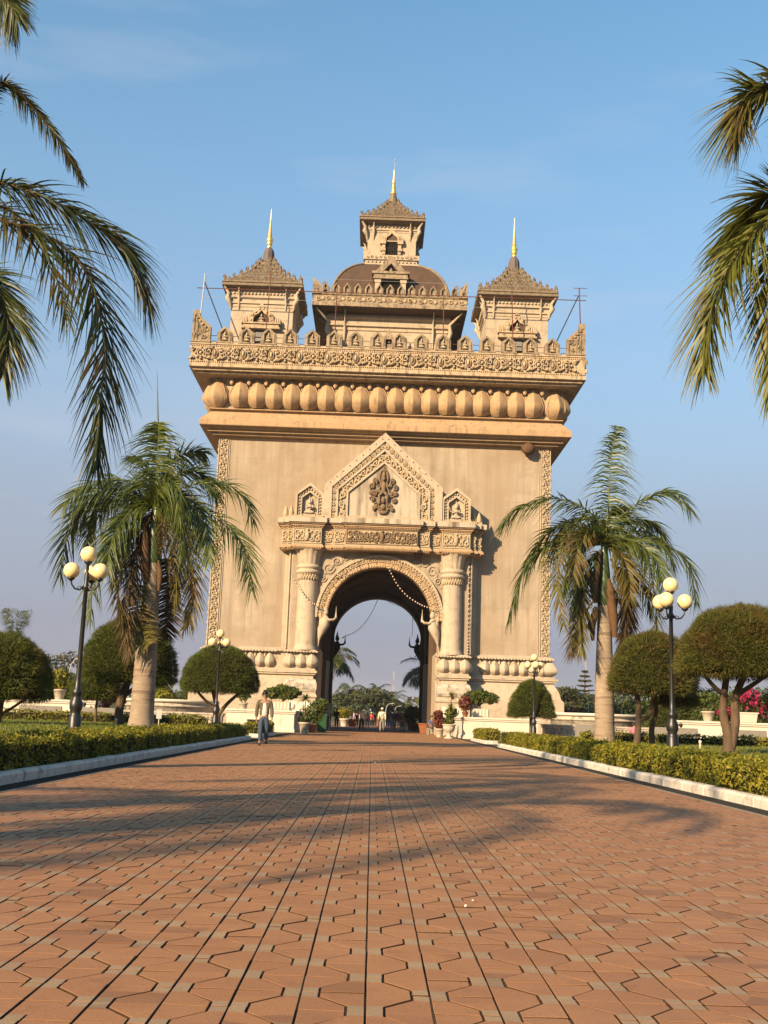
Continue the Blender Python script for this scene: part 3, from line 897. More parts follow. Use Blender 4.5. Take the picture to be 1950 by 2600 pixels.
# --- parapet merlons
def merlon_mesh(w, h, d, sh):
    """gabled slab with a sunken gabled niche"""
    m = MB(); a = w/2; top = [(-a,0),(-a,sh),(0,h),(a,sh),(a,0)]
    b = a*.50; inn = [(-b,.12),(-b,sh*.92),(0,h*.82),(b,sh*.92),(b,.12)]
    m.prism(top, .06, d)
    m.band(top, inn, -.05, .065)
    m.band([(-a*.8,.06),(-a*.8,sh*.97),(0,h*.93),(a*.8,sh*.97),(a*.8,.06)], [(-b*1.2,.06),(-b*1.2,sh*.94),(0,h*.86),(b*1.2,sh*.94),(b*1.2,.06)], -.10, -.045)
    m.box(-a-.04, a+.04, -.11, d+.04, 0, .11)
    return m
def seated_relief(s=1.0):
    """small seated praying figure with pointed crown"""
    m = MB()
    m.ell((0,-.05,.14), (.20,.11,.09), 9, 5)      # folded legs
    m.ell((-.10,-.10,.13), (.12,.06,.05), 7, 4); m.ell((.10,-.10,.13), (.12,.06,.05), 7, 4)
    m.ell((0,-.04,.32), (.10,.08,.16), 8, 5)      # torso
    m.tube([(-.10,-.06,.42),(-.14,-.10,.30),(-.02,-.15,.34)], [.035,.032,.025], 5)
    m.tube([(.10,-.06,.42),(.14,-.10,.30),(.02,-.15,.34)], [.035,.032,.025], 5)
    m.ell((0,-.06,.53), (.065,.065,.075), 8, 5)   # head
    m.lathe([(.06,.57),(.045,.62),(.03,.68),(.008,.80)], (0,-.05), 7)
    m.xform(Matrix.Scale(s, 4))
    return m
mer = merlon_mesh(1.06, 1.24, .32, .78).mesh('merlon', M_MERL)
fig = seated_relief(1.0).mesh('seated_figure', M_REL)
def put_merlon(u, side, me, off, z, fig_me=None, fs=1.0, parent=None, fz=.12):
    p = parent or arch
    o = side_place(p, 'merlon', me, u, off, z, side)
    if fig_me and p is arch:
        f = link('seated_figure', fig_me, o, (0,.02,fz), (0,0,0), (fs,fs,fs))
    return o
for side in range(4):
    for k in range(16):
        put_merlon(-11.52+1.536*k, side, mer, BH+1.98, 26.46, fig if side != 2 else None)
# corner acroteria
def acro(h0, h1, w):
    m = MB()
    m.prism([(0,0),(0,h0),(w,h1),(w,0)], .0, .38)
    m.band([(0,.15),(0,h0),(w,h1),(w,.15)], [(.14,.15),(.14,h0-.36),(w-.16,h1-.14),(w-.16,.15)], -.07, .01)
    m.band([(.30,.15),(.30,h0-.75),(w*.55,h1-.55),(w*.55,.15)], [(.40,.15),(.40,h0-.92),(w*.48,h1-.66),(w*.48,.15)], -.06, .0)
    for q in range(6):
        t = q/5; x = .16+t*(w-.35); z = h0-.26-t*(h0-h1-.08)
        m.ell((x,-.03,z-.12), (.12,.08,.12), 7, 4)
    spiral(m, (.32,-.03,.55), .2, .055, 1.4); spiral(m, (.85,-.03,.45), .18, .05, 1.4, -1)
    spiral(m, (.85,-.03,.85), .16, .05, 1.3, 1)
    m.box(-.05, w+.05, -.14, .42, 0, .14)
    return m
am = acro(2.42, 1.2, 1.3)
ml = am.mesh('corner_acroterion', M_MERL)
mrr = MB().merge(am); mrr.xform(Matrix.Scale(-1, 4, (1,0,0))); mrr.f = [q[::-1] for q in mrr.f]
mrm = mrr.mesh('corner_acroterion', M_MERL)
L0 = root_origin(arch)
for sx in (-1, 1):
    link('corner_acroterion', ml if sx < 0 else mrm, arch, Vector((sx*(BH+2.06), BY0-2.0, 26.46))-L0)
    link('corner_acroterion', mrm if sx < 0 else ml, arch, Vector((sx*(BH+2.0), BY0-2.06+.2, 26.46))-L0, (0,0,sx*PI/2))
# thin railing behind the merlons
rl = MB()
for z in (26.75, 27.15):
    rl.tube([(-13.4, BY0-1.5, z), (13.4, BY0-1.5, z)], .022, 4)
for k in range(14): rl.tube([(-13+2*k, BY0-1.5, 26.5), (-13+2*k, BY0-1.5, 27.15)], .02, 4)
part(rl, 'railing', M_STEEL)
# little shrine in the middle of the parapet
shr = group_part('parapet_shrine', (0, BY0-1.7, 26.46))
m = MB(); m.box(-.32,.32,BY0-1.85,BY0-1.3,26.46,26.85); m.prism([(-.42,27.25),(0,28.02),(.42,27.25)], BY0-1.82, BY0-1.35)
for sx in (-1,1): m.box(sx*.30-.08, sx*.30+.08, BY0-1.80, BY0-1.40, 26.85, 27.3)
m.box(-.22,.22,BY0-1.45,BY0-1.40,26.85,27.3)
part(m, 'shrine_wall', M_MERL, shr)
f2 = seated_relief(.6); f2.xform(Matrix.Translation((0, BY0-1.55, 26.86))); part(f2, 'seated_figure', M_PALE, shr)
st = seated_relief(.9); st.xform(Matrix.Translation((1.52-.0, BY0-1.55, 26.5))); part(st, 'seated_figure', M_PALE)

# --- corner pilasters with vines
for sx in (-1, 1):
    v = group_part('vine_pilaster', (sx*11.4, BY0, 5.5))
    m = MB(); m.box(min(sx*11.06,sx*11.12), max(sx*11.06,sx*11.12), BY0-.06, BY0+.02, 5.5, 20.0)
    m.box(min(sx*10.94,sx*10.98), max(sx*10.94,sx*10.98), BY0-.05, BY0+.02, 5.5, 20.0)
    m.box(min(sx*11.70,sx*11.76), max(sx*11.70,sx*11.76), BY0-.06, BY0+.02, 5.5, 20.0)
    part(m, 'edge_fillet', M_PALE, v)
    r = MB(); z = 5.55; k = 0
    while z < 19.9:
        s2 = 1 if k % 2 else -1
        spiral(r, (sx*11.41+s2*.08, BY0-.05, z+.16), .16, .045, 1.2, s2, 12)
        r.ell((sx*11.41-s2*.16, BY0-.04, z+.10), (.10,.07,.13), 7, 4); r.ell((sx*11.41-s2*.08, BY0-.05, z+.28), (.07,.06,.10), 6, 4)
        z += .34; k += 1
    stuff(part(r, 'vine_relief', M_REL, v))
    # same on the flank
    m = MB(); z = 5.55; k = 0
    while z < 19.9:
        m.ell((sx*(BH+.02), BY0+.38+(.1 if k % 2 else -.1), z+.15), (.08,.15,.17), 6, 4); z += .34; k += 1
    stuff(part(m, 'vine_relief', M_REL, v))

# --- portal
PYF = 74.95
portal = group_part('portal', (0, PYF, 0))
m = MB()
outl = arch_pts(4.05, 7.62, 36, 0.0)
m.prism(outl[::-1]+[(-6.05,0.0),(-6.05,12.2),(6.05,12.2),(6.05,0.0)], PYF, BY0+.02)
part(m, 'portal_wall', M_WALL, portal)
for sx in (-1, 1):
    m = MB()
    for a, b, y in ((6.05,6.28,75.15),(6.28,6.46,75.45),(6.46,6.62,75.7)):
        m.box(min(sx*a,sx*b), max(sx*a,sx*b), y, BY0+.02, 5.3, 12.2)
    for a, b in ((6.02,6.12),(6.24,6.32)):
        m.tube([(sx*a,75.12,5.4),(sx*a,75.12,12.1)], .07, 8)
    part(m, 'stepped_pilaster', M_PALE, portal)
# arch ring of carved voussoir panels
ring = group_part('arch_ring', (0, PYF, 7.5))
RS, RI, RO = 7.55, 3.55, 4.28
NV = 21
for i in range(NV):
    a0, a1 = PI*(i+.04)/NV, PI*(i+.96)/NV
    m = MB(); n = 4
    out = [(-RO*math.cos(a0+(a1-a0)*q/n), RS+RO*math.sin(a0+(a1-a0)*q/n)) for q in range(n+1)]
    inn = [(-RI*math.cos(a0+(a1-a0)*q/n), RS+RI*math.sin(a0+(a1-a0)*q/n)) for q in range(n+1)]
    m.band(out, inn, PYF-.28, PYF+.75)
    part(m, 'voussoir', M_CORN, ring)
m = MB(); n = 60
o1 = [(-(RO+.10)*math.cos(PI*q/n), RS+(RO+.10)*math.sin(PI*q/n)) for q in range(n+1)]
i1 = [(-(RO-.08)*math.cos(PI*q/n), RS+(RO-.08)*math.sin(PI*q/n)) for q in range(n+1)]
m.band(o1, i1, PYF-.36, PYF)
part(m, 'ring_moulding', M_PALE, ring)
m = MB()
for q in range(58):
    a = PI*(q+.5)/58
    c = (-(RO-.30)*math.cos(a), PYF-.30, RS+(RO-.30)*math.sin(a))
    s2 = 1 if q % 2 else -1
    spiral(m, (c[0], c[1], c[2]), .14, .045, 1.1, s2, 10, a)
    for rr_, y_ in ((RO-.06, PYF-.34), (RI+.10, PYF-.28)):
        m.ell((-rr_*math.cos(a), y_, RS+rr_*math.sin(a)), (.085,.06,.085), 6, 4)
stuff(part(m, 'ring_carving', M_REL, ring))
# inner ribs of the vault
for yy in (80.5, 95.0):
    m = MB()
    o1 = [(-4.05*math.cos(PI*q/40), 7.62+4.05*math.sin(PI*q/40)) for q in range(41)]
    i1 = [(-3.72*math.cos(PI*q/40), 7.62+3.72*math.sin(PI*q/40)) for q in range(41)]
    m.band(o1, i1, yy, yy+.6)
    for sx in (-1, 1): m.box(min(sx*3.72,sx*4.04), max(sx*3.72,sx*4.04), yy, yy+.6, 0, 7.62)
    part(m, 'vault_rib', M_SHADE)
# spandrel scrolls
for sx in (-1, 1):
    m = MB()
    for (x, z, R) in ((3.55,10.95,.42),(3.05,11.45,.30),(3.95,10.25,.28),(2.45,11.72,.22)):
        spiral(m, (sx*x, PYF-.02, z), R, .07, 1.5, sx, 20)
        m.ell((sx*(x+.25), PYF-.01, z-.3), (.14,.06,.2), 7, 4)
    part(m, 'spandrel_scroll', M_WALL, portal)
# columns
for sx in (-1, 1):
    col = group_part('column', (sx*4.95, PYF, 5.3))
    cx, cy = sx*4.93, PYF-.02
    part(MB().lathe([(.80,5.3),(.80,5.45),(.72,5.55),(.69,5.7),(.685,8.0),(.665,10.3)], (cx,cy), 32), 'shaft', M_PALE, col)
    m = MB()
    for k in range(24):
        a = 2*PI*k/24
        for q, zz in ((0, 10.34), (1, 10.18)):
            m.ell((cx+.69*math.cos(a+q*.13), cy+.69*math.sin(a+q*.13), zz), (.085,.085,.17), 6, 4)
    part(m, 'leaf_collar', M_REL, col)
    part(MB().lathe([(.70,10.44),(.78,10.48),(.84,10.56),(.84,10.66),(.78,10.72),(.72,10.75),(.80,10.82),(.86,10.90),(.86,10.98),(.76,11.06),(.72,11.12)], (cx,cy), 32), 'ring_moulding', M_PALE, col)
    part(MB().lathe([(.70,11.1),(.74,11.4),(.80,11.75),(.90,12.0),(.98,12.14)], (cx,cy), 48, rip=lambda a, z: .045*math.cos(a*14)), 'capital', M_PALE, col)
# column pedestals
for sx in (-1, 1):
    ped = group_part('pedestal', (sx*5.4, PYF, 0))
    x0, x1 = sorted((sx*4.06, sx*6.2))
    m = MB().rect(x0, x1, 74.2, 76.3, [(.05,0),(.05,.5),(.02,.52),(.02,2.1),(.10,2.2),(.10,2.3),(.02,2.42),(.04,2.6),(.02,3.0),(-.12,3.3),(-.2,3.45),(-.2,3.62),(-.06,3.66),(-.06,3.74),(.04,3.78),(.04,3.92),(-.08,3.96),(-.08,4.06),(-.22,4.1),(-.22,5.12),(0,5.16),(0,5.22),(-.1,5.30),(-.2,5.34)])
    part(m, 'pedestal_block', M_PALE, ped)
    m = MB(); m.rect(x0+.05, x1-.05, 74.17, 75, [(-.1,2.46),(.06,2.55),(.12,2.75),(.12,3.1),(.02,3.34),(-.1,3.4)]); part(m, 'mouldy_cushion', M_OLDW, ped)
    wpm = petal_mesh('lotus_petal', .98, 1.08, .36, M_PALE, .2, 9, 13)
    for k in range(3): link('lotus_petal', wpm, ped, Vector((x0+.36+.72*k, 74.40, 4.1))-root_origin(ped))
    for k in range(2):
        link('lotus_petal', wpm, ped, Vector((sx*6.0, 74.7+.6*k, 4.1))-root_origin(ped), (0,0,sx*PI/2))
    # carved stone panel on the lower part
    m = MB(); m.box(x0+.3, x1-.3, 74.10, 74.2, .7, 1.9)
    for q in range(7): m.ell((x0+.5+.2*q, 74.08, 1.3+.3*math.sin(q*2.1)), (.16,.08,.2), 7, 4)
    part(m, 'carved_panel', M_WHITE, ped)
    e = MB()
    for q in range(11): e.ell((x0+.0+.214*q, 74.16, 5.17), (.12,.10,.07), 6, 4)
    part(e, 'leaf_edging', M_PALE, ped)

# --- entablature
SEG = [(-6.85,-6.45,74.75),(-6.45,-6.05,74.5),(-6.05,-4.08,74.1),(-4.08,-3.28,74.45),(-3.28,-2.45,74.1),(-2.45,2.45,73.8),(2.45,3.28,74.1),(3.28,4.08,74.45),(4.08,6.05,74.1),(6.05,6.45,74.5),(6.45,6.85,74.75)]
def ent_outline(d):
    xs = []
    for i, (a, b, y) in enumerate(SEG):
        la = SEG[i-1][2] if i else 99
        rb = SEG[i+1][2] if i < len(SEG)-1 else 99
        xa = a-d if y < la else a+d
        xb = b+d if y < rb else b-d
        xs += [(xa, y-d), (xb, y-d)]
    return xs+[(6.85+d, BY0+.02), (-6.85-d, BY0+.02)]
ent = group_part('entablature', (0, 74.5, 12.1))
for (z0, z1, d, mt) in ((12.10,12.22,.0,M_CORN),(12.22,12.36,.14,M_CORN),(12.36,12.46,.06,M_REL),(12.46,13.58,.0,M_REL),(13.58,13.70,.06,M_CORN),(13.70,13.82,.15,M_CORN),(13.82,13.92,.24,M_RELD),(13.92,14.26,.32,M_PANEL)):
    part(MB().prismz(ent_outline(d), z0, z1), 'moulding', mt, ent)
m = MB()
for (a, b, y) in SEG:
    n = max(2, int((b-a)/.11))
    for q in range(n):
        x = a+(b-a)*(q+.5)/n
        m.ell((x, y-.14, 12.16), (.05,.05,.05), 5, 4, 0, False)
        m.ell((x, y-.08, 13.64), (.045,.05,.05), 5, 4, 0, False)
stuff(part(m, 'bead_row', M_CORN, ent))
m = MB()
for (a, b, y) in SEG:
    n = max(2, int((b-a+.2)/.13))
    for q in range(n):
        x = a+(b-a)*(q+.5)/n
        m.prism([(x-.06,14.26),(x-.045,14.36),(x,14.47+.03*(q % 2)),(x+.045,14.36),(x+.06,14.26)], y-.30, y-.18)
stuff(part(m, 'leaf_cresting', M_REL, ent))
# carved frieze panels
for (a, b, y) in SEG:
    w = b-a
    if w < .5 and abs(a) < 5: continue
    m = MB()
    m.band([(a+.03,12.5),(a+.03,13.55),(b-.03,13.55),(b-.03,12.5),(a+.03,12.5)], [(a+.09,12.56),(a+.09,13.49),(b-.09,13.49),(b-.09,12.56),(a+.09,12.56)], y-.05, y+.01)
    n = max(1, int(w/.36))
    for q in range(n):
        x = a+.12+(w-.24)*(q+.5)/n; s2 = 1 if (q < n/2) else -1
        for zz, R in ((13.22,.20),(12.82,.19)):
            spiral(m, (x, y-.04, zz), R, .06, 1.3, s2*(1 if zz > 13 else -1), 12, q)
        m.ell((x+.1, y-.05, 13.02), (.10,.08,.12), 6, 4); m.ell((x-.12, y-.04, 12.72), (.08,.06,.1), 6, 4)
    if w > 1.5:
        c = (a+b)/2
        m.ell((c, y-.08, 13.05), (.16,.14,.38), 9, 6); m.ell((c, y-.12, 13.40), (.10,.10,.10), 8, 5)
        for s2 in (-1, 1): m.tube([(c+s2*.15,y-.08,13.2),(c+s2*.36,y-.1,13.38),(c+s2*.5,y-.06,13.1)], [.06,.05,.03], 6)
    part(m, 'frieze_carving', M_RELD if w > 4 else M_REL, ent)

# --- pediments
def pent(hw, sh, ap, z0=14.28): return [(-hw, z0), (-hw, sh), (0, ap), (hw, sh), (hw, z0)]
ped = group_part('pediment', (0, 74.3, 14.28))
Q = [pent(4.06,16.62,20.42), pent(3.52,16.48,19.80), pent(3.22,16.34,19.28), pent(3.08,16.28,19.10), pent(2.54,16.2,18.42), pent(2.40,16.12,18.22)]
part(MB().prism(Q[0], 74.55, BY0+.02), 'gable_wall', M_PALE, ped)
part(MB().band(Q[0], Q[1], 74.05, 74.56), 'outer_frame', M_PALE, ped)
part(MB().band(Q[2], Q[3], 74.02, 74.56), 'middle_frame', M_PALE, ped)
part(MB().band(Q[4], Q[5], 74.06, 74.56), 'inner_frame', M_PALE, ped)
m = MB(); m.band(Q[1], Q[2], 74.19, 74.555); m.band(Q[3], Q[4], 74.20, 74.555); part(m, 'band_ground', M_REL, ped)
part(MB().prism(Q[5], 74.20, 74.555), 'tympanum', M_PANEL, ped)
def along(poly, step):
    out = []
    for i in range(len(poly)-1):
        a, b = Vector((*poly[i],)), Vector((*poly[i+1],))
        L = (b-a).length; n = max(1, int(L/step))
        for q in range(n): out.append((a+(b-a)*(q+.5)/n, math.atan2(b.y-a.y, b.x-a.x)))
    return out
def mid(p, q): return [((a[0]+b[0])/2, (a[1]+b[1])/2) for a, b in zip(p, q)]
m = MB()
for k, (c, a) in enumerate(along(mid(Q[1], Q[2]), .40)):
    torus(m, (c.x, 74.15, c.y), .13, .05, 10, 5); m.ell((c.x, 74.13, c.y), (.07,.07,.07), 6, 4)
    for s2 in (-1, 1): m.ell((c.x+.2*math.cos(a), 74.16, c.y+.2*math.sin(a)), (.07,.05,.10), 6, 4)
stuff(part(m, 'scroll_band', M_REL, ped))
m = MB()
for k, (c, a) in enumerate(along(mid(Q[3], Q[4]), .52)):
    s2 = 1 if k % 2 else -1
    spiral(m, (c.x, 74.14, c.y), .24, .075, 1.4, s2, 16, a)
    m.ell((c.x-.22*math.cos(a)+.1*s2*math.sin(a), 74.14, c.y-.22*math.sin(a)), (.11,.09,.13), 7, 4)
    m.ell((c.x+.05, 74.13, c.y-.18*s2), (.09,.08,.09), 6, 4)
stuff(part(m, 'foliage_band', M_REL, ped))
m = MB()
for k, (c, a) in enumerate(along(mid(Q[0], Q[1]), .55)):
    if c.y > 16.7: m.ell((c.x*1.03, 74.02, c.y+.06), (.05,.05,.05), 6, 4)
stuff(part(m, 'stud_row', M_REL, ped))
# deity relief in the tympanum
m = MB(); Y = 74.14
m.prism([(-.05,16.55),(-.36,16.95),(-.44,17.3),(-.28,17.75),(0,18.12),(.28,17.75),(.44,17.3),(.36,16.95),(.05,16.55)], Y-.02, Y+.1)     # flame halo
torus(m, (0,Y-.05,17.25), .36, .06, 18, 6, 1, 1.55)
m.lathe([(.13,17.3),(.15,17.4),(.11,17.5),(.08,17.62),(.05,17.8),(.01,18.0)], (0,Y-.06), 10)
m.ell((0,Y-.12,17.16), (.15,.14,.19), 10, 6)
m.ell((0,Y-.10,16.62), (.24,.15,.33), 10, 6); m.ell((0,Y-.10,16.30), (.20,.14,.22), 10, 6)
for s2 in (-1, 1):
    m.tube([(s2*.20,Y-.10,16.82),(s2*.48,Y-.12,16.58),(s2*.62,Y-.12,16.86),(s2*.56,Y-.14,17.05)], [.09,.08,.065,.05], 7)
    m.tube([(s2*.22,Y-.10,16.72),(s2*.40,Y-.14,16.35),(s2*.60,Y-.10,16.25)], [.08,.07,.05], 7)
    m.tube([(s2*.1,Y-.10,16.2),(s2*.36,Y-.16,15.95),(s2*.30,Y-.14,15.55),(s2*.42,Y-.10,15.35)], [.13,.12,.10,.07], 7)
    for (x, z, R) in ((.72,17.02,.22),(.98,16.6,.24),(.74,16.1,.24),(.55,15.25,.26),(.95,15.7,.22),(.28,15.0,.20),(.80,15.05,.16),(1.05,16.15,.16)):
        spiral(m, (s2*x, Y-.05, z), R, .07, 1.4, s2, 16, z)
        m.ell((s2*x, Y-.06, z), (.10,.09,.10), 7, 4)
m.ell((0,Y-.10,15.65), (.20,.16,.26), 9, 5); m.ell((0,Y-.12,15.15), (.24,.14,.24), 9, 5)
m.ell((0,Y-.06,14.80), (.40,.1,.14), 9, 5)
m.xform(Matrix.Scale(.8, 4, (1,0,0)))
part(m, 'deity_relief', M_RELD, ped)
# side gables with seated figures
def big_seated():
    m = seated_relief(1.75)
    m.tube([(.14,-.1,.72),(.40,-.12,.62),(.48,-.14,.95)], [.06,.05,.035], 6)
    return m
for sx in (-1, 1):
    g = group_part('side_gable', (sx*5.03, 74.3, 14.28))
    def sp(hw, sh, ap): return [(x+sx*5.03, z) for x, z in pent(hw, sh, ap)]
    A, B, C, D = sp(.98,15.95,16.72), sp(.84,15.86,16.5), sp(.60,15.72,16.16), sp(.52,15.66,16.05)
    part(MB().prism(A, 74.5, BY0+.02), 'gable_wall', M_PALE, g)
    m = MB(); m.band(A, B, 74.12, 74.51); m.band(C, D, 74.2, 74.51); m.band(B, C, 74.32, 74.51); part(m, 'gable_frame', M_PALE, g)
    m = MB()
    for c, a in along(mid(B, C), .19):
        m.ell((c.x, 74.28, c.y), (.075,.06,.085), 6, 4)
    stuff(part(m, 'leaf_band', M_REL, g))
    s_ = big_seated()
    if sx > 0: s_.xform(Matrix.Scale(-1, 4, (1,0,0))); s_.f = [q[::-1] for q in s_.f]
    s_.box(-.42,.42,-.14,.12,-.02,.14); s_.xform(Matrix.Translation((sx*5.03, 74.34, 14.42))); part(s_, 'seated_figure', M_PALE, g)
    for x, h in ((6.30,1.0),(6.66,.85)):
        m = MB().lathe([(.14,14.26),(.16,14.4),(.20,14.6),(.15,14.8),(.10,14.95),(.02,14.3+h)], (sx*x, 74.75), 8, rip=lambda a, z: .08*math.cos(a*4)); part(m, 'flame_finial', M_REL, g)

# --- bracket figures at the springing of the arches
def bracket_figure(sx):
    m = MB()
    m.tube([(0,.0,0),(.06,.0,.35),(.16,0,.75),(.34,0,1.15),(.40,0,1.45),(.36,0,1.72)], [.06,.16,.30,.36,.30,.16], 9)
    m.ell((.40,0,1.95), (.19,.18,.22), 9, 6)
    m.lathe([(.17,2.05),(.14,2.16),(.08,2.3),(.02,2.62)], (.38,0), 8)
    for s2 in (-1, 1):
        m.tube([(.38,s2*.18,1.66),(.62,s2*.26,1.42),(.98,s2*.16,1.46),(1.08,s2*.05,1.62)], [.12,.10,.085,.07], 7)
    m.lathe([(.07,1.5),(.09,1.6),(.07,1.72),(.05,1.9),(.035,2.0),(.01,2.38)], (1.10,0), 8)
    m.ell((.12,0,1.25), (.16,.20,.45), 8, 6); m.ell((.05,0,1.75), (.12,.16,.35), 8, 5)
    m.ell((.34,0,1.32), (.24,.24,.20), 9, 5)
    m.tube([(.02,0,.1),(-.02,0,-.35)], [.06,.015], 6)
    if sx > 0: m.xform(Matrix.Scale(-1, 4, (1,0,0))); m.f = [q[::-1] for q in m.f]
    return m
for yy, mt in ((74.75, M_PALE), (100.2, M_SHADE)):
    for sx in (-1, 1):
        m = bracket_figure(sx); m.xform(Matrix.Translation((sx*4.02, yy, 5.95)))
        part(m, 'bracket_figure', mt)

# --- back portal (seen through the passage)
m = MB(); m.prism(arch_pts(4.0, 7.62, 36, 0.0)[::-1]+[(-6.4,0),(-6.4,12.5),(6.4,12.5),(6.4,0)], BY0+2*BH-.02, BY0+2*BH+1.2)
part(m, 'rear_portal', M_WALL)

# --- towers
def antefix(m, x, y, z, w, h, nx, ny):
    t = Vector((-ny, nx, 0))
    p = Vector((x, y, z)); n = Vector((nx, ny, 0))
    v = [p-t*w/2-n*.05, p+t*w/2-n*.05, p+t*w*.42+n*.03+Vector((0,0,h*.45)), p+Vector((0,0,h)), p-t*w*.42+n*.03+Vector((0,0,h*.45)), p-n*.12]
    m.add(v, [(0,1,2,3,4), (1,5,3,2), (5,0,4,3)])
def tiered_roof(parent, cx, cy, h0, z0, h1, z1, tiers, spike, tab):
    st = MB(); an = MB()
    prev = None
    for k in range(tiers):
        t0, t1 = k/tiers, (k+1)/tiers
        f = lambda t: float(np.interp(z0+(z1-z0)*t, [q[1] for q in tab], [q[0] for q in tab]))
        a, b = f(t0), f(t1)
        za, zb = z0+(z1-z0)*t0, z0+(z1-z0)*t1
        st.sq(cx, cy, [(a,za),(a,za+(zb-za)*.30),(a-.05,za+(zb-za)*.42),(b+.04,zb-.02),(b+.04,zb+.005)])
        n = max(3, int(2*a/(spike*1.05)))
        for side in range(4):
            ang = [0, PI/2, PI, -PI/2][side]
            nx, ny = math.sin(ang), -math.cos(ang)
            for q in range(n):
                u = -a+2*a*(q+.5)/n
                x, y = cx+nx*a-ny*u, cy+ny*a+nx*u
                big = (q == n//2) or q in (0, n-1)
                antefix(an, x, y, za+(zb-za)*.22, spike*.95, spike*(2.1 if big else 1.25)*random.uniform(.85,1.1), nx, ny)
            if k < tiers-1:
                # inner row, half way up the slope
                aa = (a+b)/2; n2 = max(2, int(2*aa/(spike*1.2))); zz = (za+zb)/2+.02
                for q in range(n2):
                    u = -aa+2*aa*(q+.5)/n2
                    antefix(an, cx+nx*aa-ny*u, cy+ny*aa+nx*u, zz, spike*.8, spike*1.0*random.uniform(.8,1.15), nx, ny)
                # little gabled dormers
                for u in ((-.55*a, 0, .55*a) if k < 2 else (0,)):
                    x, y = cx+nx*(a-.02)-ny*u, cy+ny*(a-.02)+nx*u
                    antefix(an, x, y, za+.04, spike*2.6, (zb-za)*1.25, nx, ny)
        for sx_ in (-1, 1):
            for sy_ in (-1, 1):
                an.lathe([(.10*h0/2.9,za+.05),(.12*h0/2.9,za+.15),(.05,za+.3),(.008,za+.52)], (cx+sx_*(a-.06), cy+sy_*(a-.06)), 5, 0, False, cap=False)
    part(st, 'roof', M_ROOF, parent)
    stuff(part(an, 'roof_antefixes', M_ROOF, parent))
def eave_brackets(parent, cx, cy, hw, he, z0, z1):
    for side in range(4):
        ang = [0, PI/2, PI, -PI/2][side]; nx, ny = math.sin(ang), -math.cos(ang)
        for u in (-.76*hw, .76*hw):
            P = lambda d, z: (cx+nx*(hw+d)-ny*u, cy+ny*(hw+d)+nx*u, z)
            m = MB(); m.tube([P(.04,z0),P(.10,z0+(z1-z0)*.3),P(.20,z0+(z1-z0)*.55),P(.30,z0+(z1-z0)*.8),P((he-hw)*.75,z1)], [.03,.09,.12,.06,.05], 6); part(m, 'eave_bracket', M_PALE, parent)
    for sx_ in (-1, 1):
        for sy_ in (-1, 1):
            P = lambda d, z: (cx+sx_*(hw+d), cy+sy_*(hw+d), z)
            m = MB(); m.tube([P(.02,z0),P(.10,z0+(z1-z0)*.3),P(.28,z0+(z1-z0)*.5),P(.22,z0+(z1-z0)*.75),P((he-hw)*.8,z1)], [.05,.17,.20,.14,.08], 6); part(m, 'eave_bracket', M_PALE, parent)
def finial(parent, cx, cy, z0, z1, r, pale_from=.45, mats=None):
    L = z1-z0
    g = MB().lathe([(r*.85,z0),(r*1.0,z0+.03*L),(r*.7,z0+.06*L),(r*1.15,z0+.09*L),(r*1.25,z0+.12*L),(r*1.0,z0+.15*L),(r*1.35,z0+.18*L),(r*1.4,z0+.23*L),(r*.9,z0+.27*L),(r*1.0,z0+.29*L),(r*.65,z0+.31*L)], (cx,cy), 14, rip=lambda a, z: .06*math.cos(a*7))
    part(g, 'gilded_bulb', M_GOLD, parent)
    s = MB(); z = z0+.31*L; n = 9; 
    for k in range(n):
        ra = r*.95*(1-k/n*.66); h = L*.40/n
        s.lathe([(ra*.5,z),(ra,z+h*.22),(ra*.9,z+h*.72),(ra*.45,z+h)], (cx,cy), 10); z += h
    s.lathe([(r*.20,z),(r*.14,z0+.85*L),(.012,z1)], (cx,cy), 8)
    part(s, 'finial_rings', M_PGOLD, parent)
def shrine_front(parent, cx, yf, z0, s=1.0):
    """carved window canopy: lintel, pointed gable, seated figure, dark opening below"""
    m = MB()
    m.box(cx-1.40*s, cx+1.40*s, yf-.42*s, yf+.02, z0, z0+.12*s); m.box(cx-1.30*s, cx+1.30*s, yf-.36*s, yf+.02, z0+.12*s, z0+.34*s); m.box(cx-1.42*s, cx+1.42*s, yf-.46*s, yf+.02, z0+.34*s, z0+.44*s)
    part(m, 'window_lintel', M_FRZ, parent)
    z = z0+.44*s
    out = [(-.92,0),(-.88,.45),(-.62,.85),(-.34,1.1),(0,1.5),(.34,1.1),(.62,.85),(.88,.45),(.92,0)]
    inn = [(-.60,0),(-.56,.38),(-.42,.60),(-.20,.70),(0,.98),(.20,.70),(.42,.60),(.56,.38),(.60,0)]
    T = lambda P: [(cx+a*s, z+b*s) for a, b in P]
    g = MB(); g.band(T(out), T(inn), yf-.34*s, yf+.02)
    for c, a in along(T(mid(out, inn)), .22*s): g.ell((c.x, yf-.36*s, c.y), (.09*s,.06*s,.10*s), 6, 4)
    for sx in (-1, 1):
        for x, h in ((1.05,.5),(1.22,.42),(1.36,.35)):
            g.lathe([(.07*s,z),(.10*s,z+.15*s),(.02,z+h*s)], (cx+sx*x*s, yf-.3*s), 6)
    part(g, 'window_gable', M_FRZ, parent)
    part(MB().prism(T(inn), yf-.06, yf+.01), 'gable_recess', M_SHADE, parent)
    f = seated_relief(1.05*s); f.xform(Matrix.Translation((cx, yf-.12*s, z))); part(f, 'seated_figure', M_PALE, parent)
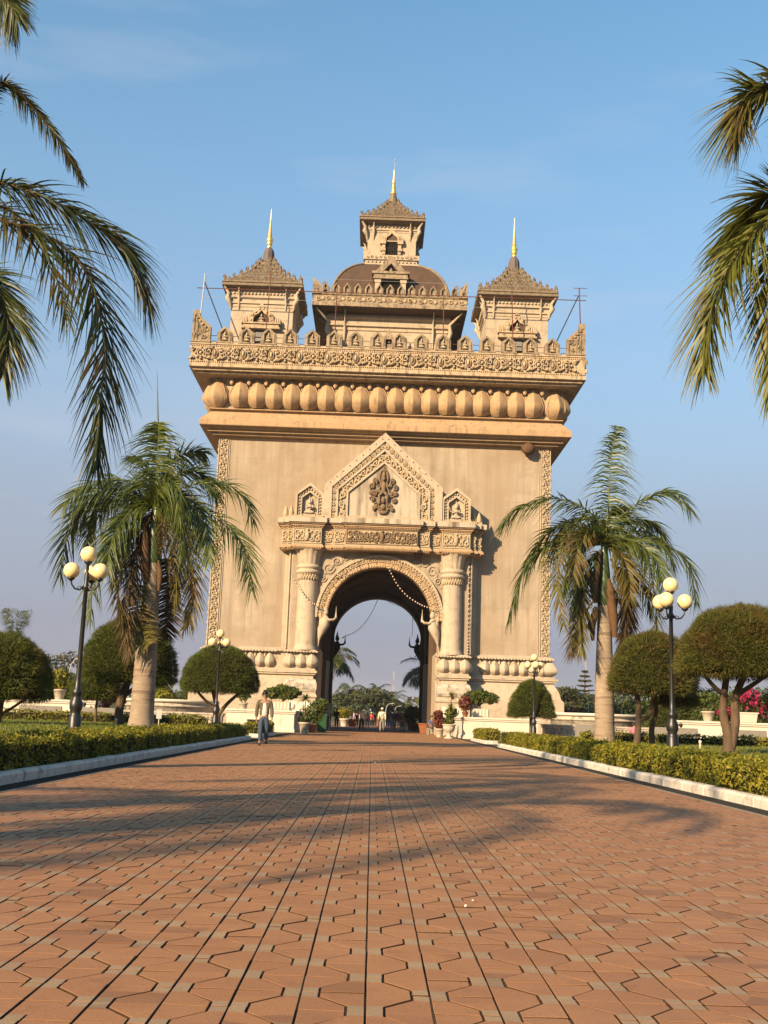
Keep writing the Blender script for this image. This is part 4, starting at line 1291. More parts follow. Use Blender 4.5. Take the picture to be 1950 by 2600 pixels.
for sx in (-1, 1):
    cx, cy = sx*9.27, 78.45
    tw = group_part('corner_tower', (cx, cy, 26.5))
    HW = 2.25
    part(MB().sq(cx, cy, [(HW,26.5),(HW,30.0),(HW+.04,30.02),(HW+.04,30.22),(HW+.14,30.26),(HW+.14,30.36),(HW+.06,30.40),(HW+.06,30.62),(HW+.22,30.68),(HW+.22,30.78),(HW+.1,30.84),(HW+.1,31.42)]), 'tower_wall', M_PALE, tw)
    m = MB()
    for sy in range(4):
        ang = [0, PI/2, PI, -PI/2][sy]; nx, ny = math.sin(ang), -math.cos(ang)
        for q in range(17):
            u = -2.1+4.2*q/16; m.ell((cx+nx*(HW+.12)-ny*u, cy+ny*(HW+.12)+nx*u, 31.02), (.11,.11,.10), 6, 4)
    stuff(part(m, 'bead_row', M_PALE, tw))
    part(MB().sq(cx, cy, [(HW+.1,31.30),(2.80,31.38),(2.92,31.42),(2.94,31.46),(2.94,31.54),(2.86,31.57),(2.86,31.64),(2.93,31.68),(2.93,31.74),(2.7,31.78)]), 'eave', M_ROOF, tw)
    eave_brackets(tw, cx, cy, HW, 2.9, 29.8, 31.4)
    tiered_roof(tw, cx, cy, 2.86, 31.7, .50, 34.45, 7, .27, [(2.86,31.7),(2.2,32.15),(1.6,32.72),(1.1,33.3),(.74,33.85),(.5,34.45)])
    part(MB().lathe([(.62,34.25),(.50,34.42),(.42,34.6),(.41,34.9),(.40,35.15),(.34,35.4),(.24,35.56),(.18,35.64)], (cx,cy), 8, sm=False, rip=lambda a, z: .04*math.cos(a*4)), 'roof_bell', M_BLUE, tw)
    finial(tw, cx, cy, 35.58, 38.8, .175)
    shrine_front(tw, cx-sx*.0, cy-HW, 28.30)
    m = MB(); m.box(cx-.42, cx+.42, cy-HW-.02, cy-HW+.05, 26.7, 28.25); part(m, 'window_opening', M_DARK, tw)
    m = MB()
    for q in range(9): m.box(cx-.38, cx+.38, cy-HW-.06, cy-HW-.025, 27.45+.085*q, 27.49+.085*q)
    part(m, 'louvre', M_GALV, tw)
# central block
cb = group_part('central_pavilion', (0, BC, 26.5))
part(MB().sq(0, BC, [(4.6,26.5),(4.6,31.0),(4.68,31.05),(4.68,31.3),(4.85,31.36),(4.85,31.5),(4.75,31.55),(4.75,31.9),(4.95,31.98),(4.95,32.12),(4.8,32.16),(4.8,32.7)]), 'pavilion_wall', M_PALE, cb)
part(MB().sq(0, BC, [(4.7,32.3),(5.3,32.42),(5.95,32.46),(6.04,32.48),(6.06,32.5)]), 'soffit', M_SHADE, cb)
part(MB().sq(0, BC, [(6.08,32.5),(6.08,32.78),(6.0,32.80),(6.0,33.38),(6.08,33.42),(6.08,33.5),(5.9,33.52)]), 'eave_slab', M_MERL, cb)
eave_brackets(cb, 0, BC, 4.6, 6.0, 29.6, 32.4)
m = MB()
for k in range(15):
    x = -5.6+.8*k; s2 = 1 if k % 2 else -1
    spiral(m, (x, BC-6.02, 33.1), .22, .06, 1.3, s2, 12); m.ell((x+.36, BC-6.02, 33.08), (.16,.06,.16), 7, 4)
part(m, 'scroll_frieze', M_FRZ, cb)
sm = merlon_mesh(.60, .95, .22, .55).mesh('merlon', M_MERL)
sf = seated_relief(.6).mesh('seated_figure', M_REL)
for k in range(13):
    o = link('merlon', sm, cb, Vector((-5.05+.842*k, BC-6.0, 33.48))-root_origin(cb))
    for a, px_ in ((PI/2, 6.0), (-PI/2, -6.0)):
        link('merlon', sm, cb, Vector((px_, BC-5.05+.842*k, 33.48))-root_origin(cb), (0,0,a))
am2 = acro(1.35, .75, .62).mesh('corner_acroterion', M_MERL)
mr2 = MB().merge(acro(1.35, .75, .62)); mr2.xform(Matrix.Scale(-1, 4, (1,0,0))); mr2.f = [q[::-1] for q in mr2.f]
mr2 = mr2.mesh('corner_acroterion', M_MERL)
for sx in (-1, 1):
    link('corner_acroterion', am2 if sx < 0 else mr2, cb, Vector((sx*6.06, BC-6.02, 33.46))-root_origin(cb))
# vaulted dome
dm = MB(); prof = []
for k in range(15):
    z = 33.45+4.25*k/14; prof.append((4.72*math.sqrt(max(0, 1-((z-33.45)/4.76)**2)), z))
dm.sq(0, BC, prof); part(dm, 'dome', M_DOME, cb)
for sx in (-1, 1):
    for sy in (-1, 1): part(MB().tube([(sx*h, BC+sy*h, z+.03) for h, z in prof], .11, 6), 'dome_rib', M_ROOF, cb)
# dormer on the dome
dr = group_part('dormer', (0, 82.6, 33.5))
for sx in (-1, 1):
    m = MB(); m.box(sx*1.02-.2, sx*1.02+.2, 82.6, 83.1, 33.5, 35.2); m.box(sx*1.02-.26, sx*1.02+.26, 82.55, 83.1, 34.9, 35.2); m.box(sx*.98-.25, sx*.98+.25, 83.1, 86, 33.5, 35.3)
    part(m, 'dormer_wall', M_PALE, dr)
part(MB().box(-.8,.8,82.9,86,33.5,35.25), 'dormer_opening', M_DARK, dr)
m = MB(); m.box(-1.4,1.4,82.45,86,35.2,35.32); m.box(-1.34,1.34,82.5,86,35.32,35.62); m.box(-1.5,1.5,82.4,86,35.62,35.82); part(m, 'dormer_lintel', M_MERL, dr)
m = MB(); m.band([(-1.2,35.82),(0,37.15),(1.2,35.82)], [(-.62,35.82),(0,36.5),(.62,35.82)], 82.45, 84.5); part(m, 'dormer_gable', M_MERL, dr)
part(MB().prism([(-.64,35.82),(0,36.5),(.64,35.82)], 82.85, 82.95), 'gable_recess', M_DARK, dr)
f = seated_relief(.7); f.xform(Matrix.Translation((0,82.75,35.84))); part(f, 'seated_figure', M_PALE, dr)
# central tower
ct = group_part('central_tower', (0, BC, 36.8))
part(MB().sq(0, BC, [(2.2,36.6),(2.2,37.62),(2.3,37.64),(2.3,37.78),(2.15,37.82),(2.15,38.08),(2.28,38.12),(2.28,38.52),(2.15,38.56),(2.0,38.6),(2.0,40.6),(2.04,40.62),(2.04,40.74),(2.12,40.78),(2.12,40.88),(2.06,40.92),(2.06,41.4)]), 'tower_wall', M_PALE, ct)
m = MB()
for q in range(13):
    u = -1.9+3.8*q/12; m.ell((u, BC-2.18, 37.95), (.10,.09,.10), 6, 4); m.ell((u, BC-2.1, 41.05), (.09,.09,.08), 6, 4)
stuff(part(m, 'bead_row', M_PALE, ct))
m = MB()
for q in range(12): spiral(m, (-1.95+.355*q, BC-2.3, 38.32), .13, .04, 1.2, 1 if q % 2 else -1, 10)
part(m, 'scroll_frieze', M_FRZ, ct)
part(MB().sq(0, BC, [(2.06,41.25),(2.60,41.36),(2.72,41.40),(2.73,41.44),(2.73,41.52),(2.66,41.55),(2.66,41.62),(2.73,41.66),(2.73,41.72),(2.5,41.76)]), 'eave', M_ROOF, ct)
eave_brackets(ct, 0, BC, 2.0, 2.65, 39.9, 41.35)
tiered_roof(ct, 0, BC, 2.64, 41.68, .36, 44.2, 7, .25, [(2.64,41.68),(1.95,42.15),(1.35,42.75),(.85,43.35),(.54,43.85),(.36,44.2)])
part(MB().lathe([(.48,44.05),(.36,44.2),(.33,44.5),(.27,44.85),(.2,45.0)], (0,BC), 8, sm=False, rip=lambda a, z: .05*math.cos(a*4)), 'roof_bell', M_ROOF, ct)
part(MB().lathe([(.20,44.98),(.27,45.03),(.26,45.12),(.18,45.3),(.21,45.36),(.14,45.65),(.17,45.7),(.09,46.02)], (0,BC), 10, rip=lambda a, z: .1*math.cos(a*4)), 'gilded_bulb', M_GOLD, ct)
part(MB().lathe([(.10,46.0),(.16,46.08),(.10,46.4),(.06,46.8),(.04,47.25)], (0,BC), 8), 'finial_rings', M_PGOLD, ct)
m = MB(); m.tube([(0,BC,47.2),(.04,BC,48.2)], .016, 5); m.ell((.04,BC,48.22), (.07,.07,.07), 6, 4); part(m, 'lightning_rod', M_GALV, ct)
# tower window
yf = BC-2.0
for sx in (-1, 1):
    m = MB(); m.box(sx*.66-.13, sx*.66+.13, yf-.22, yf+.02, 38.6, 39.5); m.box(sx*.72-.24, sx*.72+.24, yf-.34, yf+.02, 39.5, 39.86); m.box(sx*.70-.20, sx*.70+.20, yf-.3, yf+.02, 38.9, 39.1)
    for x, h in ((.6,.4),(.78,.35),(.92,.25)): m.lathe([(.06,39.86),(.08,39.95),(.015,39.86+h)], (sx*x, yf-.2), 6)
    part(m, 'window_jamb', M_FRZ, ct)
out = [(-.66,39.86),(-.55,40.3),(-.25,40.6),(0,41.08),(.25,40.6),(.55,40.3),(.66,39.86)]; inn = [(-.48,39.86),(-.42,40.12),(-.2,40.28),(0,40.5),(.2,40.28),(.42,40.12),(.48,39.86)]
part(MB().band(out, inn, yf-.2, yf+.02), 'window_gable', M_FRZ, ct)
part(MB().prism(inn, yf-.04, yf+.01), 'gable_recess', M_SHADE, ct)
part(MB().box(-.5,.5,yf-.03,yf+.02,38.6,39.78), 'window_opening', M_DARK, ct)
part(MB().box(-.52,.52,yf-.12,yf+.01,39.78,39.86), 'window_lintel', M_PALE, ct)
m = MB()
for q in range(5): m.box(-.44+.2*q, -.41+.2*q, yf-.06, yf-.035, 38.62, 39.78)
for q in range(3): torus(m, (-.24+.24*q, yf-.05, 39.15), .16, .02, 10, 4)
part(m, 'window_lattice', M_IRON, ct)

# --- steel light frame on the roof
fr = empty('steel_light_frame', (0, 74.3, 26.5), 'thin rust-red steel rods strung along the roof edge before the towers', 'frame')
YF = 74.5
def rod(name, a, b, r=.035, mt=None):
    p, q = pix(*a, YF), pix(*b, YF); build(MB().tube([p, q], r, 6), name, mt or M_STEEL, fr)
C1 = lambda x, y: (470+x*.3195, 400+y*.3195); C2 = lambda x, y: (980+x*.3195, 400+y*.3195)
rod('crossbar', C1(95,1035), C2(1590,1137), .032)
rod('post', C1(683,900), C1(640,1400)); rod('post', C1(1212,985), C1(1188,1400)); rod('post', C2(460,1030), C2(456,1440)); rod('post', C2(1000,1010), C2(1008,1480))
rod('end_post', C1(160,920), C1(118,1300), .045, M_GALV); rod('end_post', C2(1535,1035), C2(1547,1400), .04)
rod('brace', C1(155,985), C1(300,1370), .04, M_IRON); rod('brace', C2(1530,1100), C2(1352,1470), .04, M_IRON)
for y in (1038, 1098): rod('short_arm', C2(1490,y), C2(1600,y+2), .02)
rod('wire', C1(165,925), C2(1535,1045), .008, M_GALV); rod('wire', C1(150,1105), C2(1540,1222), .008, M_GALV)

# --- insect nests
def nest(name, c, r, label):
    m = MB()
    n, k = 12, 8
    m.ell(c, r, n, k)
    rr = random.Random(3)
    m.v = [(x+rr.uniform(-.04,.04), y+rr.uniform(-.04,.04), z+rr.uniform(-.05,.05)) for x, y, z in m.v]
    o = build(m, name, M_SHEATH); tag(o, label, 'nest')
nest('wasp_nest', pix(1341,1140,75.45), (.5,.4,.42), 'brown insect nest hanging under the right end of the cornice')
nest('wasp_nest', pix(1062,1406,74.35), (.34,.25,.28), 'brown insect nest under the portal lintel, above the arch')
# ================================================================== lamps
def lamp(px, py, z, H, angles, label):
    """park lamp: black pole, three scroll arms, four opal globes"""
    X, Yp = px-975, py-1300
    a, b = X*cr+Yp*sr, -X*sr+Yp*cr
    d = AR*a-AU*b+AF*FPX; t = (z-CAMZ)/d.z
    p = Vector((CAMX+d.x*t, d.y*t, z-.12))
    root = empty('park_lamp', p, label, 'lamp', 'four-globe park lamps')
    k = H/4.35
    zz = lambda v: p.z+.12+v*k
    m = MB()
    m.lathe([(.15*k,p.z-.1),(.15*k,zz(.30)),(.13*k,zz(.33)),(.115*k,zz(.42)),(.15*k,zz(.50)),(.155*k,zz(.62)),(.11*k,zz(.72)),(.095*k,zz(.80)),(.12*k,zz(.84)),(.12*k,zz(.90)),(.075*k,zz(.96)),(.062*k,zz(1.2)),(.050*k,zz(3.30)),(.075*k,zz(3.33)),(.075*k,zz(3.40)),(.05*k,zz(3.46)),(.06*k,zz(3.6)),(.04*k,zz(3.7)),(.035*k,zz(3.92)),(.09*k,zz(3.96)),(.10*k,zz(4.0)),(.06*k,zz(4.01))], (p.x,p.y), 16)
    build(m, 'pole', M_POLE, root)
    def globe(c, r):
        build(MB().ell(c, (r,r,r), 24, 16), 'globe', M_GLOBE, root)
    R = .195*k
    globe((p.x, p.y, zz(4.17)), R)
    for an in angles:
        c, s = math.cos(R_(an)), math.sin(R_(an))
        A = MB()
        P = lambda r, v: (p.x+c*r*k, p.y+s*r*k, zz(v))
        A.tube([P(.04,3.42),P(.14,3.30),P(.26,3.32),P(.34,3.42),P(.365,3.53)], [.022*k,.024*k,.022*k,.02*k,.02*k], 7)
        A.tube([P(.06,3.30),P(.13,3.38),P(.20,3.36),P(.19,3.30),P(.15,3.31)], [.012*k]*5, 5)
        A.lathe([(.03*k,zz(3.50)),(.085*k,zz(3.545)),(.09*k,zz(3.575)),(.05*k,zz(3.58))], (p.x+c*.365*k, p.y+s*.365*k), 12)
        build(A, 'arm', M_POLE, root)
        globe((p.x+c*.365*k, p.y+s*.365*k, zz(3.75)), R)
    return root
lamp(188, 1853, .48, 4.33, (200, -20, 85), 'tall black four-globe lamp before the left palm, nearest on the left')
lamp(1708, 1904, .48, 4.20, (0, 122, 238), 'tall black four-globe lamp right of the right palm, nearest on the right')
lamp(546, 1837, .51, 4.10, (205, -25, 80), 'smaller four-globe lamp before the domed tree by the arch, left')
lamp(1355, 1861, .50, 4.10, (178, 20, 275), 'smaller four-globe lamp before the bell-shaped tree, right')

def street_lamp(px, py0, py1, Y, arm, label):
    a, b = pix(px, py0, Y), pix(px, py1, Y)
    m = MB(); L = arm
    root = empty('street_lamp', (a.x, Y, 0), label, 'street lamp', 'curved far street lamps')
    h = b.z
    build(MB().tube([(a.x,Y,0),(a.x,Y,h*.72),(a.x+L*.10,Y,h*.88),(a.x+L*.35,Y,h*.97),(a.x+L*.7,Y,h)], [.06,.045,.04,.035,.03], 7), 'pole', M_GALV, root)
    build(MB().obox((a.x+L*.88,Y,h+.02), (L*.2,0,.02), (0,.08,0), (0,0,.045)), 'lamp_head', M_GALV, root)
street_lamp(175, 1713, 1667, 95, 1.3, 'curved street lamp far left behind the terrace wall')
street_lamp(1494, 1809, 1763, 105, -1.0, 'curved street lamp left of the right palm trunk, far off')
street_lamp(1578, 1800, 1752, 100, -1.0, 'curved street lamp right of the right palm trunk, far off')
street_lamp(979.5, 1809, 1786, 150, .95, 'first curved street lamp seen through the arch')
street_lamp(1002, 1809, 1792.5, 175, .95, 'second curved street lamp seen through the arch')
street_lamp(1021, 1812, 1797, 205, .9, 'third and smallest curved street lamp seen through the arch')
def mast(px, py, Y, label):
    b = pix(px, py, Y)
    root = empty('radio_mast', (b.x, Y, 0), label, 'mast')
    n = 7
    for k in range(n):
        m = MB(); z0, z1 = b.z*k/n, b.z*(k+1)/n; w = .35*(1-k/n*.75)
        for q in range(3):
            a = 2*PI*q/3; m.tube([(b.x+w*math.cos(a),Y+w*math.sin(a),z0),(b.x+w*math.cos(a),Y+w*math.sin(a),z1)], .05, 4)
        for q in range(3):
            a, a2 = 2*PI*q/3, 2*PI*(q+1)/3; m.tube([(b.x+w*math.cos(a),Y+w*math.sin(a),z0),(b.x+w*math.cos(a2),Y+w*math.sin(a2),z1)], .03, 4)
        build(m, 'lattice_section', plain('mast_paint_%d' % (k % 2), (.42,.30,.30) if k % 2 else (.5,.48,.5), .6), root)
mast(1000, 1704, 260, 'thin lattice radio mast far off, seen through the arch')
mast(1487, 1676, 240, 'thin lattice radio mast far off, left of the right palm')

# ================================================================== clipped trees
def needle_shell(prof, c, n, ln, wd, rng=RNG, lump=.026):
    """prof: function t->(r,z) ; needles stand out of the surface"""
    ts = rng.random(n)**.85; th = rng.random(n)*2*PI
    r = np.array([prof(t)[0] for t in ts]); z = np.array([prof(t)[1] for t in ts])
    e = .02
    r2 = np.array([prof(min(1, t+e))[0] for t in ts]); z2 = np.array([prof(min(1, t+e))[1] for t in ts])
    tr, tz = r2-r, z2-z; L = np.hypot(tr, tz)+1e-6
    nr, nz = tz/L, -tr/L
    N = np.c_[nr*np.cos(th), nr*np.sin(th), nz]
    bumpy = lump*(np.sin(th*5+z*3)+np.sin(th*9-z*7+1)+np.sin(z*11+th*2))
    P = np.c_[c[0]+r*np.cos(th), c[1]+r*np.sin(th), c[2]+z]+N*(bumpy[:,None]+rng.normal(0,.03,(n,1)))
    D = N*.9+np.c_[rng.normal(0,.45,n), rng.normal(0,.45,n), rng.normal(.05,.45,n)]
    D /= np.linalg.norm(D, axis=1)[:,None]
    l = ln*rng.uniform(.5,1.5,(n,1)); S = np.cross(D, rng.normal(0,1,(n,3))); S /= np.linalg.norm(S, axis=1)[:,None]+1e-9
    V = np.stack([P-S*wd-D*l*.4, P+S*wd-D*l*.4, P+D*l*.8+np.c_[np.zeros(n),np.zeros(n),-.1*l[:,0]]], 1).reshape(-1,3)
    return V, np.arange(3*n).reshape(-1,3)
def mush_prof(R, z0, z1, p=2.3, lip=.9):
    def f(t):
        if t < .12:
            return (R*(.55+.45*(t/.12)**.6)*(lip+.1*t/.12), z0+(z1-z0)*.04*(t/.12))
        s = (t-.12)/.88
        return (R*max(0.0, 1-s**p)**.5, z0+(z1-z0)*(.04+.96*s))
    return f
def bell_prof(R, z0, z1):
    def f(t):
        if t < .10: return (R*(.6+.4*t/.10), z0)
        s = (t-.10)/.90
        return (R*(1-.30*s)*max(0, 1-s**3.2)**.5, z0+(z1-z0)*s)
    return f
def clipped_tree(name, label, crowns, trunk, n=15000, ln=.13, wd=.011, mat=None):
    """crowns: list of (x,y,R,z0,z1,kind); trunk: list of (pts, radii)"""
    b = trunk[0][0][0]
    root = empty(name, b, label, 'tree', 'clipped dome trees')
    m = MB()
    for pts, rad in trunk: m.tube(cat(pts, 10), np.interp(np.linspace(0,1,10), np.linspace(0,1,len(rad)), rad).tolist(), 9)
    build(m, 'trunk', M_BARK, root)
    for (x, y, R, z0, z1, kind) in crowns:
        f = (bell_prof if kind == 'bell' else mush_prof)(R, z0, z1)
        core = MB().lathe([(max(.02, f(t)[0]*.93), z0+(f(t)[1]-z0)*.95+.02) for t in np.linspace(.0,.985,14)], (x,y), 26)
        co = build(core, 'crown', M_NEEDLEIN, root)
        k = R*R*2.2
        V, F = needle_shell(f, (x,y,0), int(n*min(1.6,max(.25,k/5))), ln, wd)
        V2, F2 = needle_shell(f, (x,y,0), 420, ln*2.6, wd*.7)
        F = np.vstack([F, F2+len(V)]); V = np.vstack([V, V2])
        stuff(link('needles', np_mesh('needles', V-np.array(root_origin(co)), F, mat or M_NEEDLE), co))
    return root
V3 = Vector
M_NEEDLEB = leaf('casuarina_needle_bronze', (.070,.085,.012), (.125,.115,.018), (.125,.080,.018), .25, .6, 1.3)
clipped_tree('clipped_tree', 'dark clipped dome tree at the left edge with slanting side stem', [(-11.25,33,1.50,1.15,3.06,'m')], [([V3((-11.2,33,.40)),V3((-11.15,33,.9)),V3((-11.1,33,1.6))],[.10,.075,.07]), ([V3((-11.1,33,.72)),V3((-10.7,33,1.0)),V3((-10.2,33,1.4))],[.05,.04,.035])])
# sprig on its top
V, F = needle_shell(lambda t: (.12+.28*t, 2.95+.85*t), (-10.95,33,0), 900, .20, .006)
o = link('wispy_sprig', np_mesh('wispy_sprig', V, F, M_NEEDLE)); stuff(o)
o.parent = bpy.data.objects['clipped_tree']; o.location = -root_origin(o.parent)
clipped_tree('clipped_tree', 'big clipped dome tree half hidden behind the left palm trunk', [(-8.40,37.2,1.55,1.85,4.02,'m')], [([V3((-8.55,37.2,.40)),V3((-8.62,37.2,.9)),V3((-8.55,37.2,1.4)),V3((-8.35,37.2,2.1))],[.17,.14,.15,.11]), ([V3((-8.55,37.2,1.4)),V3((-8.1,37.2,1.75)),V3((-7.8,37.2,2.2))],[.09,.07,.06])])
clipped_tree('clipped_tree', 'small clipped dome tree on a thin stem left of the palm', [(-10.35,41.0,.92,1.30,2.45,'m')], [([V3((-10.3,41.0,.40)),V3((-10.32,41.0,.9)),V3((-10.3,41,1.6))],[.055,.045,.04])], 11000)
clipped_tree('clipped_tree', 'wide clipped dome tree with forked trunk before the arch base, left', [(-7.75,54.7,1.87,1.96,4.21,'m')], [([V3((-7.77,54.7,-.02)),V3((-7.74,54.7,.8)),V3((-7.88,54.7,1.45)),V3((-8.15,54.7,2.3))],[.15,.13,.12,.09]), ([V3((-7.74,54.7,.85)),V3((-7.3,54.7,1.45)),V3((-6.6,54.7,2.1))],[.11,.09,.07]), ([V3((-7.82,54.7,1.1)),V3((-8.4,54.7,1.55)),V3((-8.9,54.7,2.05))],[.09,.07,.06])])
clipped_tree('clipped_tree', 'bell-shaped clipped tree before the arch base, right', [(8.35,60.4,1.28,1.35,3.27,'bell')], [([V3((8.38,60.4,-.02)),V3((8.37,60.4,.7)),V3((8.35,60.4,1.6))],[.15,.13,.11])], 20000)
clipped_tree('clipped_tree', 'dark bronze clipped tree with twin trunks behind the right palm', [(8.45,34.6,1.32,2.02,3.92,'m'),(9.35,34.9,.55,1.70,2.15,'m')], [([V3((7.93,34.6,.40)),V3((7.98,34.6,1.0)),V3((8.0,34.6,1.6)),V3((7.9,34.6,2.4))],[.12,.10,.09,.07]), ([V3((7.98,34.6,1.2)),V3((8.35,34.6,1.4)),V3((8.5,34.6,2.3))],[.08,.07,.06]), ([V3((8.62,35.4,.40)),V3((8.6,35.4,.95)),V3((8.75,35.4,1.5)),V3((8.7,35.4,2.3))],[.10,.09,.07,.06])], 16000, .13, .011, M_NEEDLEB)
clipped_tree('clipped_tree', 'largest clipped dome tree with forked trunk at the right edge', [(8.28,25.7,1.46,2.22,3.84,'m')], [([V3((7.93,25.7,.38)),V3((7.93,25.7,.9)),V3((7.82,25.7,1.45)),V3((7.95,25.7,2.4))],[.15,.12,.09,.07]), ([V3((7.98,25.7,.6)),V3((8.10,25.7,1.2)),V3((8.12,25.7,1.75)),V3((8.45,25.7,2.5))],[.12,.11,.09,.07]), ([V3((7.95,25.7,1.72)),V3((7.6,25.7,2.0)),V3((7.3,25.7,2.4))],[.06,.05,.04]), ([V3((8.15,25.7,1.8)),V3((8.6,25.7,2.1)),V3((9.1,25.7,2.45))],[.06,.05,.04])], 34000, .085, .008, M_NEEDLEB)
clipped_tree('clipped_tree', 'small clipped tree lobe cut by the right picture edge', [(10.0,27.2,.62,1.55,2.15,'m')], [([V3((10.1,27.2,.40)),V3((10.1,27.2,1.0)),V3((10.05,27.2,1.7))],[.08,.07,.06])], 9000, .11, .008, M_NEEDLEB)
for k, (x, y, R, z1, lab) in enumerate([(-19.8,70,1.2,3.15,'rounded clipped bush behind the left wall, beside the yellow potted shrub'),(-17.9,70,1.1,3.05,'rounded clipped bush behind the left wall, right of the potted shrub'),(-16.45,85,1.5,3.0,'left of two far clipped cones beyond the round terrace'),(-13.2,85,1.7,3.1,'right of two far clipped cones beyond the round terrace'),(17.5,66,1.6,2.9,'dark rounded bush behind the right wall, left of the potted plant'),(19.6,66,1.5,2.5,'dark rounded bush behind the right wall, right of the potted plant'),(21.0,66,1.4,2.3,'dark rounded bush behind the right wall, nearest the bougainvillea')]):
    clipped_tree('clipped_bush', lab, [(x,y,R,.1,z1,'m')], [([V3((x,y,-.05)),V3((x,y,.3)),V3((x,y,.8))],[.12,.1,.08])], 4000, .2, .022)

# ================================================================== palms
def leaflets(pts, Lmax, n, wid, droop, t0, rng, up=None, fwd=(.55,1.1), plume=.5, seg=4, tipf=.45):
    """arrays of ribbon leaflets along the rachis polyline"""
    P = np.array([tuple(p) for p in pts]); K = len(P)
    T = np.gradient(P, axis=0); T /= np.linalg.norm(T, axis=1)[:,None]
    Nn = np.zeros_like(P); nv = np.array(up if up is not None else (0,0,1.0))
    for i in range(K):
        nv = nv-T[i]*(nv@T[i])
        if np.linalg.norm(nv) < 1e-3: nv = np.cross(T[i], (0.3,1,0.1))
        nv = nv/np.linalg.norm(nv); Nn[i] = nv
    Vs, Fs, c = [], [], 0
    for q in range(n):
        t = t0+(1-t0)*(q+rng.random()*.8)/n
        u = t*(K-1); i = min(int(u), K-2); w = u-i
        p = P[i]*(1-w)+P[i+1]*w; tg = T[i]*(1-w)+T[i+1]*w; nn = Nn[i]
        sd = np.cross(tg, nn); sd /= np.linalg.norm(sd)+1e-9
        s = (t-t0)/(1-t0)
        L = Lmax*(.50+.5*math.sin(PI*min(1, s*.85+.12)))*(1 if s < .8 else 1-(s-.8)*2.2*(1-tipf))*rng.uniform(.85,1.12)
        for sgn in (-1, 1):
            ph = rng.choice([-.5,.15,.75])*plume+rng.normal(0,.15)
            al = fwd[0]+(fwd[1]-fwd[0])*s+rng.normal(0,.08)
            d = (sd*sgn*math.cos(ph)+nn*math.sin(ph))*math.cos(al)+tg*math.sin(al)
            d /= np.linalg.norm(d)
            W = tg-d*(tg@d)+rng.normal(0,.25,3); W -= d*(W@d); W /= np.linalg.norm(W)+1e-9
            dr = droop*rng.uniform(.6,1.4)
            for k in range(seg+1):
                x = k/seg
                pos = p+d*L*x+np.array((0,0,-1.0))*L*dr*x*x*.8
                ww = wid*(.55+.45*math.sin(PI*min(1,x+.18)))*(1-x**2.2)+.0015
                Vs.append(pos-W*ww); Vs.append(pos+W*ww)
                if k: Fs.append((c+2*k-2, c+2*k-1, c+2*k+1, c+2*k))
            c += 2*(seg+1)
    return np.array(Vs), np.array(Fs)
def frond(parent, pts, Lmax=.75, n=60, wid=.018, droop=.5, mat=None, rr=.028, t0=.14, up=None, plume=.5, name='frond', seg=4, fwd=(.55,1.1), smooth=18):
    P = cat(pts, smooth)
    V, F = leaflets(P, Lmax, n, wid, droop, t0, RNG, up, fwd, plume, seg)
    org = np.array(root_origin(parent))
    o = stuff(link('leaflets', np_mesh('leaflets', V-org, F, mat or M_FROND), None))
    rad = [rr*(1-.85*i/(smooth-1)) for i in range(smooth)]
    f = build(MB().tube(P, rad, 6), name, M_RACH if mat in (None, M_FROND) else M_SHEATH, parent)
    o.parent = f; o.location = (0,0,0)
    return f
def trunk_mesh(b, H, r0, r1, lean=0):
    m = MB(); n = 60
    prof = []
    for i in range(n+1):
        t = i/n
        r = r0*(1+.16*math.exp(-((t-0)/.05)**2))*(1-t)+r1*t
        r += .06*r0*math.exp(-((t-.42)/.25)**2)
        r *= 1+.016*(1 if i % 2 else -1)*random.uniform(.3,1.3)
        prof.append((r, b[2]+H*t))
    m.lathe(prof, (b[0],b[1]), 22)
    return m
def palm(name, label, b, H, r0, r1, cs_top, group='royal palms beside the path'):
    root = empty(name, b, label, 'palm tree', group)
    build(trunk_mesh(b, H, r0, r1), 'trunk', M_TRUNK, root)
    z = b[2]+H
    build(MB().lathe([(r1*1.02,z-.05),(r1*1.12,z+.15),(r1*.9,z+(cs_top-z)*.5),(r1*.5,cs_top-.1),(r1*.3,cs_top+.1)], (b[0],b[1]), 14), 'crownshaft', M_SHAFT, root)
    return root
